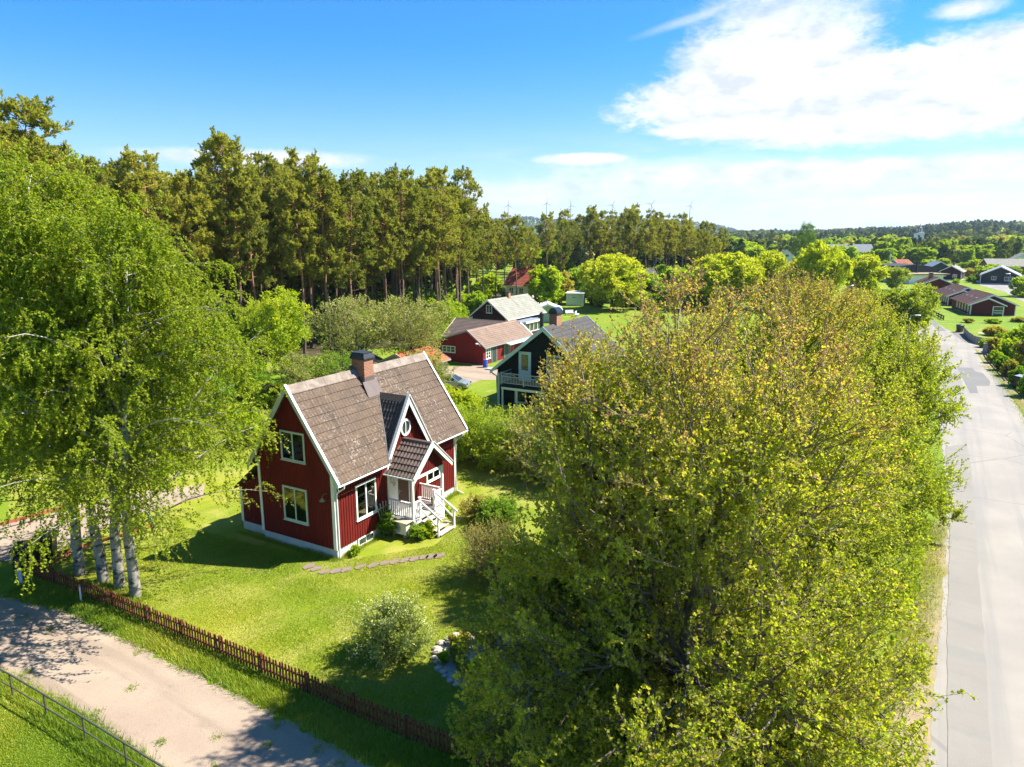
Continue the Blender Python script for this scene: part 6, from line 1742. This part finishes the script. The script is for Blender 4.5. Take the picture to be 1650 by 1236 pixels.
bin_at(xy(46, 921), .35, 1.18, 'black wheelie bin behind the fence end, nearest the mailbox post', 'black bins by the birches')
bin_at(xy(77, 904), .35, 1.18, 'black wheelie bin right behind the other bin, nearest the birches', 'black bins by the birches')
bin_at(xy(1546, 535.5), .3, 1.05, 'black wheelie bin standing alone at the side road mouth')
def post_with_box():
    p = xy(34, 938); t = thing('mailbox', 'black mailbox on a whitish post in front of the bins', 'mailbox', (p[0], p[1], 0), .4)
    m = MB(); m.box(-.07, .07, -.06, .06, -.1, .72); m.build('post', mat('blue_white_post', (.5, .53, .6), .5), t)
    m = MB(); m.prism_y([(-.15, .72), (.15, .72), (.15, .98), (.08, 1.06), (-.08, 1.06), (-.15, .98)], -.22, .22); m.build('box', PLASTIC, t)
    p = xy(131, 970); t = thing('marker_post', 'thin white marker post against the picket fence', 'post', (p[0], p[1], 0))
    m = MB(); m.tube([(0, 0, -.1), (.02, 0, .66)], .035, 8); m.build('shaft', WHITE, t)
    m = MB(); m.tube([(.02, 0, .66), (.021, 0, .74)], .036, 8); m.build('cap', METAL, t)
post_with_box()

def house_fittings():
    Z = math.pi / 2 - AX
    p = place(HA, 3.40, 0)
    t = thing('heat_pump', 'cream heat pump with fan grille under a wooden lid beside the porch', 'heat pump', p, Z)
    CR = mat('cream_metal', (.62, .60, .50), .45, .4, .1, 3)
    m = MB(); m.box(-.17, .15, -1.42, -.52, .22, .84); m.build('body', CR, t)
    m = MB(); m.prism_x([(-1.55, .86), (-.40, .90), (-.40, .94), (-1.55, .90)], -.32, .24); m.build('lid', mat('weathered_board', (.46, .40, .27), .8, .2, .3, 4), t)
    m = MB(); a = np.linspace(0, 2 * np.pi, 25)
    for r in (.06, .12, .18, .235): m.tube([(-.18, -.86 + r * math.cos(q), .53 + r * math.sin(q)) for q in a], .009, 5, cap=False)
    for q in np.arange(12) / 12 * math.pi: m.tube([(-.178, -.86 - .24 * math.cos(q), .53 - .24 * math.sin(q)), (-.178, -.86 + .24 * math.cos(q), .53 + .24 * math.sin(q))], .006, 4)
    m.build('fan_grille', mat('grey_grille', (.2, .2, .19), .5), t)
    for y in (-1.3, -.65):
        m = MB(); m.box(-.15, .12, y - .03, y + .03, 0, .22); m.build('leg', METAL, t)
    p = place(HA, -.02, -.38, 3.12)
    t = thing('wall_lamp', 'brass coloured gooseneck lamp on the shaded gable near the corner', 'lamp', p, Z)
    BR = mat('aged_brass', (.34, .28, .13), .4, .5, .2, 4, metal=.6)
    m = MB(); m.tube([(0, 0, 0), (-.14, .02, .05), (-.27, .03, .0), (-.30, .03, -.10)], .014, 6); m.build('arm', BR, t)
    m = MB(); m.lathe([(.03, -.10), (.055, -.14), (.14, -.25), (.13, -.25), (.05, -.15)], (-.30, .03, 0), 14); m.build('shade', BR, t)
    # white trellis sticks against the wall left of the porch
    p = place(HA, 3.0, .05)
    t = thing('trellis', 'white wooden trellis fan against the red wall left of the porch', 'trellis', p, Z)
    for k in range(5):
        m = MB(); m.beam((.1 + k * .05, -.03, .4), (-.25 + k * .22, -.03, 1.75 - .05 * abs(k - 2)), .03, .015, up=(0, 1, 0)); m.build('stick', WHITE, t)
    m = MB(); m.beam((-.2, -.045, 1.45), (.58, -.045, 1.45), .03, .015, up=(0, 1, 0)); m.build('crossbar', WHITE, t)
    # flower box and pots on the porch floor
    p = place(HA, 5.9, 1.15, .82); t = thing('flower_pot', 'terracotta pot with a small plant on the porch floor', 'pot', p)
    m = MB(); m.lathe([(.09, 0), (.13, .2), (.14, .2), (.14, .24), (.11, .24)], n=14); m.build('pot', mat('terracotta', (.35, .12, .06), .8), t)
    rng = np.random.default_rng(3); n = 120; P = np.tile((0, 0, .24), (n, 1)) + rng.normal(0, .03, (n, 3)); V, q = leaves(P, nrm(rng.normal(0, .6, (n, 3)) + np.array((0, 0, .8))), rng.uniform(.08, .2, n), rng)
    m = MB(); m.add(V, q); m.build('leaves', LEAF_LIME, t, att=np.full(len(V), .5))
house_fittings()

def flower_bed():
    c = xy(775, 1062); rng = random.Random(2); R = 1.6
    o = (c[0], c[1], 0)
    pr = [(c[0] + R * (1 + .06 * math.sin(3 * a)) * math.cos(a), c[1] + R * 1.05 * math.sin(a)) for a in np.linspace(0, 6.2832, 40)[:-1]]
    sheet('pebble_bed', pr, .022, gravel_mat('grey_pebbles', (.44, .42, .41), (.34, .32, .31), (.13, .12, .10), 16), 'round bed of grey pebbles on the lawn', amp=.03, step=.2)
    for k in range(34):
        a = k / 34 * 6.2832 + rng.uniform(-.04, .04); r = R * (1 + .06 * math.sin(3 * a)) + rng.uniform(-.03, .05)
        m = MB(); s = rng.uniform(.09, .16); V = []; n = 7
        for zz, q in ((-.03, .9), (s * .5, 1.0), (s * .9, .55)):
            for i in range(n):
                b = i / n * 6.2832; V.append((s * q * rng.uniform(.85, 1.15) * math.cos(b) * 1.2, s * q * rng.uniform(.85, 1.15) * math.sin(b), zz))
        m.add(V, [(L * n + i, L * n + (i + 1) % n, (L + 1) * n + (i + 1) % n, (L + 1) * n + i) for L in range(2) for i in range(n)]); m.Fc.append([tuple(2 * n + i for i in range(n))])
        st = m.build('edging_stone', mat('pale_field_stone', (.42, .37, .31), .9, .2, .35, 4, bump=.3), loc=(c[0] + r * math.cos(a), c[1] + r * math.sin(a), .02))
        tag(st, 'pale rounded stone in the ring round the pebble bed', 'stone', 'edging stones of the pebble bed')
    t = thing('garden_pond', 'small dark pond with a pale rim in the pebble bed', 'pond', (c[0] + .62, c[1] - .05, 0), .5)
    ring = lambda a, s: (s * .80 * math.cos(a), s * .52 * math.sin(a) * (1 + .2 * math.cos(a)))
    A = np.linspace(0, 6.2832, 33)
    m = MB(); m.tube([(*ring(a, 1.0), .05) for a in A], .045, 6, cap=False); m.build('rim', mat('pale_rim', (.5, .47, .42), .8), t)
    m = MB(); m.prism_z([ring(a, .97) for a in A[:-1]], .0, .03); m.build('water', mat('pond_water', (.045, .025, .022), .12, .6, .5, 3), t)
    h = MB(); h.tube([(-.8, .1, .1), (-.5, .42, .09), (-.1, .62, .1), (.4, .62, .08), (.8, .5, .07)], .022, 6)
    ho = h.build('garden_hose', mat('turquoise_hose', (.08, .42, .42), .4), loc=(c[0] + .55, c[1] + .0, .02)); tag(ho, 'turquoise garden hose lying along the pond rim', 'hose')
    for k in range(22):
        a = rng.uniform(1.2, 4.9); r = rng.uniform(.75, 1.5)
        bush(500 + k, 'low cushion plant growing in the pebble bed', (c[0] + r * math.cos(a), c[1] + r * math.sin(a)), rng.uniform(.2, .38), rng.uniform(.18, .3), name='cushion_plant', leaf=LEAF_LIME if k % 2 else LEAF_OLIVE, n=(14, 6, 4), leafsize=(.03, .06), group='cushion plants in the pebble bed')
flower_bed()

def bird_table():
    p = xy(437, 656); t = thing('bird_table', 'wooden bird table with a small pitched roof on a post', 'bird table', (p[0], p[1], 0), .6)
    W_ = mat('brown_planks', (.16, .085, .055), .8, .2, .3, 3)
    m = MB(); m.box(-.06, .06, -.06, .06, -.1, 1.1); m.build('post', W_, t)
    m = MB(); m.box(-.45, .45, -.4, .4, 1.1, 1.15); m.build('tray', W_, t)
    for x in (-.38, .38):
        m = MB(); m.box(x - .03, x + .03, -.03, .03, 1.15, 1.65); m.build('upright', W_, t)
    m = MB(); m.prism_y([(-.7, 1.55), (0, 1.95), (.7, 1.55), (.7, 1.61), (0, 2.02), (-.7, 1.61)], -.55, .55); m.build('roof', W_, t)
    p = xy(452, 648); t = thing('garden_chair', 'weathered wooden garden chair beside the bird table', 'chair', (p[0], p[1], 0), 1.2)
    m = MB(); m.box(-.3, .3, -.3, .3, .42, .47); m.build('seat', W_, t)
    m = MB(); m.beam((-.28, .3, .47), (-.28, .42, 1.1), .05, .04); m.beam((.28, .3, .47), (.28, .42, 1.1), .05, .04)
    for k in range(4): m.beam((-.28, .33 + .03 * k, .6 + .14 * k), (.28, .33 + .03 * k, .6 + .14 * k), .02, .09)
    m.build('backrest', W_, t)
    for x in (-.27, .27):
        for y in (-.27, .27):
            m = MB(); m.box(x - .025, x + .025, y - .025, y + .025, 0, .42); m.build('leg', W_, t)
bird_table()

def car():
    p = xy(727, 625.5)
    t = thing('parked_car', 'silver grey hatchback parked on the gravel court behind the cottage', 'car', (p[0], p[1], 0), -.25)
    S = .92
    PAINT = mat('silver_green_paint', (.30, .34, .33), .28, .6, .06, 2, metal=.5)
    # side profile lofted across the width, x = forward
    body = [(-2.0, .35), (-2.05, .65), (-1.95, .92), (-1.0, .95), (.75, .93), (1.5, .84), (1.95, .68), (2.02, .45), (1.95, .28), (-1.9, .28)]
    m = MB()
    ws = [(-.86, .90), (-.80, 1.0), (.80, 1.0), (.86, .90)]
    n = len(body); V = []
    for y, k in ws:
        V += [(x * (1 if k == 1 else .985), y, .28 + (z - .28) * (1 if k == 1 else .94)) for x, z in body]
    m.add(np.array(V) * S, [(a * n + i, a * n + (i + 1) % n, (a + 1) * n + (i + 1) % n, (a + 1) * n + i) for a in range(3) for i in range(n)])
    m.Fc.append([tuple(range(n))[::-1], tuple(3 * n + i for i in range(n))]); m.build('body', PAINT, t)
    cab = [(-1.9, .92, .76), (-1.55, 1.36, .60), (-.3, 1.44, .60), (.25, 1.36, .60), (1.0, .92, .76)]
    m = MB(); V = []
    for s in (-1, 1): V += [(x, s * w, z) for x, z, w in cab]
    n = 5
    m.add(np.array(V) * S, [(i, i + 1, n + i + 1, n + i) for i in range(4)]); m.Fc.append([tuple(range(5))[::-1], tuple(5 + i for i in range(5))]); m.build('window', GLASS, t)
    m = MB(); V = []
    for s in (-1, 1): V += [(x, s * w, z) for x, z, w in ((-1.58, 1.37, .60), (-.3, 1.455, .61), (.24, 1.372, .60))]
    V += [(x, s * .55, z - .06) for s in (-1, 1) for x, z in ((-1.5, 1.36), (-.3, 1.42), (.2, 1.36))]
    m.add(np.array(V) * S, [(0, 1, 4, 3), (1, 2, 5, 4)])
    for s in (-1, 1):
        for (a, b) in (((-.45, .95, .77), (-.42, 1.42, .61)), ((1.0, .93, .76), (.25, 1.37, .60)), ((-1.9, .93, .76), (-1.56, 1.36, .60))):
            m.beam(np.array((a[0], s * a[2], a[1])) * S, np.array((b[0], s * b[2], b[1])) * S, .07, .05)
    m.build('roof', PAINT, t)
    for x in (-1.25, 1.28):
        for y in (-.80, .80):
            a = np.linspace(0, 6.2832, 19)[:-1]
            m = MB(); m.prism_y([((x + .32 * math.cos(q)) * S, (.32 + .32 * math.sin(q)) * S) for q in a], (y - .1) * S, (y + .1) * S); w = m.build('wheel', DARKM, t)
            m = MB(); m.prism_y([((x + .21 * math.cos(q)) * S, (.32 + .21 * math.sin(q)) * S) for q in a], (y - .11) * S, (y + .11) * S); m.build('rim', METAL, w)
    for y in (-.6, .6):
        m = MB(); m.box(1.88 * S, 2.01 * S, (y - .16) * S, (y + .16) * S, .58 * S, .70 * S); m.build('headlight', GLASS, t)
    for y in (-.9, .9):
        m = MB(); m.box(.62 * S, .76 * S, (y - .1) * S, (y + .1) * S, .95 * S, 1.07 * S); m.build('mirror', PAINT, t)
car()

def barrel():
    p = xy(782, 592); t = thing('barrel', 'blue plastic barrel at the corner of the red barn', 'barrel', (p[0], p[1], 0))
    B = mat('blue_plastic', (.015, .075, .42), .4, .5, .1, 3)
    m = MB(); m.lathe([(.24, 0), (.28, .05), (.285, .25), (.30, .27), (.30, .31), (.285, .33), (.285, .56), (.30, .58), (.30, .62), (.28, .66), (.25, .82)], n=20); m.build('body', B, t)
    m = MB(); m.lathe([(.26, .80), (.27, .82), (.27, .86), (.2, .87)], n=20); m.build('lid', B, t)
    p = xy(792, 595); s = MB(); s.box(-.6, .6, -.5, .5, 0, .12); st = s.build('doorstep', mat('grey_concrete', (.3, .3, .3), .9), loc=(p[0], p[1], 0)); st.rotation_euler.z = RZ; tag(st, 'grey concrete doorstep outside the green barn door', 'step')
barrel()

# ---- street lamps: pole, arm, flat head
GALV = mat('lamp_grey', (.38, .40, .41), .45, .5, .15, 4, metal=.3)
def lamp(u, vb, vt, label, rz=0.0, arm=.8, group='street lamps', k=1.0, blue=False):
    p = xy(u, vb); d = PXY(p[0], p[1], 0)[2]; h = (vb - vt) * d / FOC / .98
    t = thing('street_lamp', label, 'street lamp', (p[0], p[1], 0), rz, group)
    m = MB(); m.tube([(0, 0, -.1), (0, 0, h * .35)], .07 * k, 8); m.tube([(0, 0, h * .35), (0, 0, h)], .045 * k, 8); m.build('pole', mat('blue_lamp_pole', (.10, .16, .36), .5) if blue else GALV, t)
    m = MB(); m.tube([(0, 0, h * .97), (.15, 0, h), (arm, 0, h + .04)], .03 * k, 6); m.build('arm', GALV, t)
    hd = MB(); c = (arm + .25, 0, h + .04); V = []
    for z, a, b in ((-.07, .30, .11), (.0, .38, .15), (.06, .28, .09)):
        V += [(c[0] + a * k * math.cos(q), b * k * math.sin(q), c[2] + z * k) for q in np.arange(12) / 12 * 6.2832]
    hd.add(V, [(L * 12 + i, L * 12 + (i + 1) % 12, (L + 1) * 12 + (i + 1) % 12, (L + 1) * 12 + i) for L in range(2) for i in range(12)]); hd.Fc.append([tuple(range(12))[::-1], tuple(24 + i for i in range(12))])
    hd.build('lamp_head', WMETAL, t)
    return t
lamp(1461, 562, 509, 'taller grey street lamp at the road bend, left of its neighbour', rz=-.35, arm=.55)
lamp(1470, 596, 544, 'grey street lamp closer to the camera, just above the maple tops', rz=-.35, arm=.6)
lamp(1364, 521, 462, 'slim grey lamp post by the footpath on the green', rz=.4, arm=.2)
lamp(1513, 470, 452, 'pale lamp post in front of the middle bungalow', rz=-.3, arm=.3)
lamp(1625, 463, 442, 'blue lamp post in front of the black house', rz=2.8, arm=.3, blue=True, k=1.6)
lamp(1571, 414, 397, 'far pale lamp post among the aspens', rz=0, arm=.5, k=1.8)
def pole(u, vb, vt, label):
    p = xy(u, vb); d = PXY(p[0], p[1], 0)[2]; h = (vb - vt) * d / FOC
    t = thing('flagpole', label, 'flagpole', (p[0], p[1], 0), 0, 'flagpoles')
    m = MB(); m.tube([(0, 0, -.1), (0, 0, h)], (.12, .06), 8); m.build('pole', WHITE, t)
    m = MB(); m.lathe([(.03, h), (.13, h + .08), (.13, h + .2), (.02, h + .28)], n=10); m.build('finial', METAL, t)
pole(1431, 447, 404, 'white flagpole in front of the red roofed house'); pole(1388, 420, 396, 'white flagpole beside the white manor'); pole(1283, 445, 427, 'short white pole by the small gabled house')

# ---- fences and hedges right of the road
def slat_fence(uv, label, h, m_, step=1.6, group=None, slats=4, name='slat_fence', solid=False):
    pts = polyline(uv, step); o = np.array((*pts[0], 0.)); t = thing(name, label, 'fence', o, 0, group)
    for p in pts:
        q = np.array((*p, 0)) - o; b = MB(); b.box(q[0] - .06, q[0] + .06, q[1] - .06, q[1] + .06, -.1, h + .05); b.build('post', m_, t)
    for a, b_ in zip(pts, pts[1:]):
        m = MB()
        for k in range(slats):
            z = h * (k + .6) / slats; w = h / slats * (.97 if solid else .55)
            m.beam(np.array((*a, z)) - o, np.array((*b_, z)) - o, .03, w)
        m.build('slat_panel', m_, t)
GREYW = mat('silver_grey_wood', (.30, .30, .28), .85, .2, .3, 2)
DARKW = mat('dark_brown_wood', (.07, .045, .03), .85, .2, .3, 2)
slat_fence([(1553, 538), (1560, 546), (1570, 553), (1592, 558), (1612, 557)], 'grey wooden fence curving along the side road', .95, GREYW, solid=True)
slat_fence([(1588, 566), (1596, 580), (1607, 592), (1618, 604), (1627, 614)], 'dark post and rail fence along the road under the shrubs', .8, DARKW, slats=2)
slat_fence([(1632, 616), (1637, 624), (1650, 634), (1668, 652)], 'short dark rail fence beside the black box at the right edge', .8, DARKW, slats=2)
slat_fence([(1470, 489), (1490, 500), (1520, 516)], 'low dark fence on the grass in front of the bungalows', .8, DARKW, step=2.2, slats=2)
def hedge_block():
    p = xy(1592, 541); t = MB(); t.box(0, 4.2, -.4, .4, 0, 1.0)
    bush(400, 'clipped brownish hedge beyond the garden path', xy(1604, 541), 1.0, 1.5, name='hedge', leaf=LEAF_OLIVE, n=(60, 9, 6), leafsize=(.1, .2), far=1)
hedge_block()
def black_box():
    p = xy(1648, 626); t = thing('storage_box', 'black storage box behind the dark rail fence', 'box', (p[0], p[1], 0), .5)
    m = MB(); m.box(-.7, .7, -.5, .5, 0, 1.1); m.build('body', PLASTIC, t)
    m = MB(); m.prism_x([(-.56, 1.1), (.56, 1.22), (.56, 1.27), (-.56, 1.15)], -.75, .75); m.build('lid', mat('blue_grey_lid', (.2, .24, .3), .5), t)
    p = xy(1589, 569); t = thing('gate_pillar', 'grey gate pillar at the corner of the side road', 'pillar', (p[0], p[1], 0), .4)
    m = MB(); m.box(-.3, .3, -.3, .3, 0, 1.15); m.build('shaft', GREYW, t); m = MB(); m.box(-.36, .36, -.36, .36, 1.15, 1.24); m.build('cap', GREYW, t)
black_box()

# ---- garden bits on the far lawn
def parasol():
    p = xy(780, 496); t = thing('parasol', 'white garden parasol behind the dark grey roofed house', 'parasol', (p[0], p[1], 0))
    m = MB(); m.tube([(0, 0, 0), (0, 0, 2.5)], .03, 6); m.build('pole', WHITE, t)
    m = MB(); m.lathe([(1.35, 2.0), (1.36, 2.05), (.7, 2.38), (.05, 2.6)], n=8); m.build('canopy', mat('white_canvas', (.75, .75, .72), .8), t)
    for k, (u, v) in enumerate(((918, 508), (930, 510))):
        p = xy(u, v); t = thing('garden_bench', 'white garden bench on the lawn right of the pale shed' if k else 'low white garden bench beside the pale shed', 'bench', (p[0], p[1], 0), .3 + k)
        m = MB(); m.box(-.8, .8, -.25, .25, .4, .46); m.build('seat', WHITE, t); m = MB(); m.box(-.8, .8, .25, .31, .5, .95); m.build('backrest', WHITE, t)
        for x in (-.7, .7):
            m = MB(); m.box(x - .04, x + .04, -.22, .3, 0, .4); m.build('leg', WHITE, t)
parasol()

# ---- someone walking on the far road
def person():
    p = xy(1473, 467)
    t = thing('person', 'person in black clothes walking away on the far road', 'person', (p[0], p[1], 0), .5)
    J = {'pel': (0, 0, .98, .15), 'sp': (0, .02, 1.25, .16), 'ch': (0, .01, 1.42, .17), 'nk': (0, .02, 1.56, .06), 'hd': (0, .04, 1.68, .10), 'tp': (0, .04, 1.80, .075),
         'lh': (-.10, 0, .93, .10), 'lk': (-.10, .16, .52, .065), 'la': (-.10, .05, .10, .05), 'lt': (-.10, .20, .04, .045),
         'rh': (.10, 0, .93, .10), 'rk': (.10, -.04, .50, .065), 'ra': (.10, -.30, .14, .05), 'rt': (.10, -.18, .04, .045),
         'ls': (-.20, .01, 1.44, .07), 'le': (-.25, -.12, 1.16, .05), 'lw': (-.25, -.06, .90, .04), 'lf': (-.25, -.02, .80, .035),
         'rs': (.20, .01, 1.44, .07), 're': (.25, .08, 1.16, .05), 'rw': (.25, .22, .94, .04), 'rf': (.25, .27, .85, .035)}
    E = 'pel-sp sp-ch ch-nk nk-hd hd-tp pel-lh lh-lk lk-la la-lt pel-rh rh-rk rk-ra ra-rt ch-ls ls-le le-lw lw-lf ch-rs rs-re re-rw rw-rf'.split()
    names = list(J); me = bpy.data.meshes.new('body')
    me.from_pydata([J[k][:3] for k in names], [tuple(names.index(q) for q in e.split('-')) for e in E], [])
    o = bpy.data.objects.new('body', me); COL.objects.link(o); o.parent = t
    sk = o.modifiers.new('skin', 'SKIN'); ss = o.modifiers.new('sub', 'SUBSURF'); ss.levels = ss.render_levels = 1
    if not me.skin_vertices: me.attributes
    for i, k in enumerate(names):
        sv = me.skin_vertices[0].data[i]; r = J[k][3]; sv.radius = (r, r * .8); sv.use_root = (i == 0)
    me.materials.append(mat('black_clothes', (.02, .02, .024), .8))
    h = MB(); h.lathe([(.02, 1.62), (.085, 1.64), (.11, 1.72), (.085, 1.82), (.02, 1.85)], (0, .03, 0), 12); h.build('hair', mat('dark_hair', (.03, .02, .015), .6), t)
person()

# ---- wind turbines on the far ridge
def turbines():
    PW = mat('turbine_white', (.12, .14, .16), .5, .4, .05, .1)
    def blade(a):
        m = MB(); L = 44; V = []
        for r, c, th in ((1.2, 1.6, 1.4), (8, 3.6, 1.0), (25, 2.2, .5), (L, .5, .15)):
            V += [(-c * .3, -th / 2, r), (c * .7, -th / 2, r), (c * .7, th / 2, r), (-c * .3, th / 2, r)]
        ca, sa = math.cos(a), math.sin(a)
        V = [(x * ca + z * sa, y - 4.5, -x * sa + z * ca + 98) for x, y, z in V]
        m.add(V, [(4 * k + i, 4 * k + (i + 1) % 4, 4 * k + 4 + (i + 1) % 4, 4 * k + 4 + i) for k in range(3) for i in range(4)] + [(3, 2, 1, 0), (12, 13, 14, 15)])
        return m
    nm = ['leftmost of the six white wind turbines on the far ridge', 'second wind turbine from the left, its blade pointing straight up', 'third wind turbine from the left on the blue ridge', 'fourth wind turbine from the left above the dark pine group', 'fifth wind turbine from the left, blades spread like a Y', 'rightmost wind turbine, standing above the green hill shoulder']
    for i, (u, vh, ph, yaw) in enumerate([(819, 333, .05, .9), (879, 330, .02, .9), (917, 334, -.25, .5), (982, 333, .45, .3), (1043, 332, .7, .3), (1104, 334, .35, .4)]):
        Y = 4700.; X = (u - CX) / FOC * Y * (_c + .02); z = float(hill_z(X, Y))
        hub = CAM_H + (378 - vh) / FOC * Y
        t = thing('wind_turbine', nm[i], 'wind turbine', (X, Y, hub - 98), yaw * .6, 'wind turbines on the ridge')
        m = MB(); m.tube([(0, 0, -40), (0, 0, 98)], (3.2, 1.6), 10); m.build('tower', PW, t)
        m = MB(); m.box(-1.9, 1.9, -3.5, 6.5, 96.2, 100.2); m.build('nacelle', PW, t)
        m = MB(); m.tube([(0, -3.5, 98), (0, -5.5, 98)], (1.9, .8), 10); m.build('hub', PW, t)
        for k in range(3): blade(ph + k * 2.0944).build('blade', PW, t)
turbines()
# ---------------------------------------------------------------- air: the far ridge fades to blue
def haze():
    m = bpy.data.materials.new('haze'); m.use_nodes = True
    t = NT(m.node_tree); t.n.clear()
    out = t.new('ShaderNodeOutputMaterial'); v = t.new('ShaderNodeVolumePrincipled')
    v.inputs['Color'].default_value = (.62, .78, 1.0, 1); v.inputs['Density'].default_value = HAZE_DENSITY; v.inputs['Anisotropy'].default_value = .2
    t.l.new(v.outputs[0], out.inputs['Volume'])
    b = MB(); b.box(-9800, 9800, -9800, 9800, -2, 300)
    o = b.build('haze', m)
    tag(o, 'thin pale blue air over the whole scene', 'haze', None, 'stuff')
HAZE_DENSITY = 8e-5
haze()
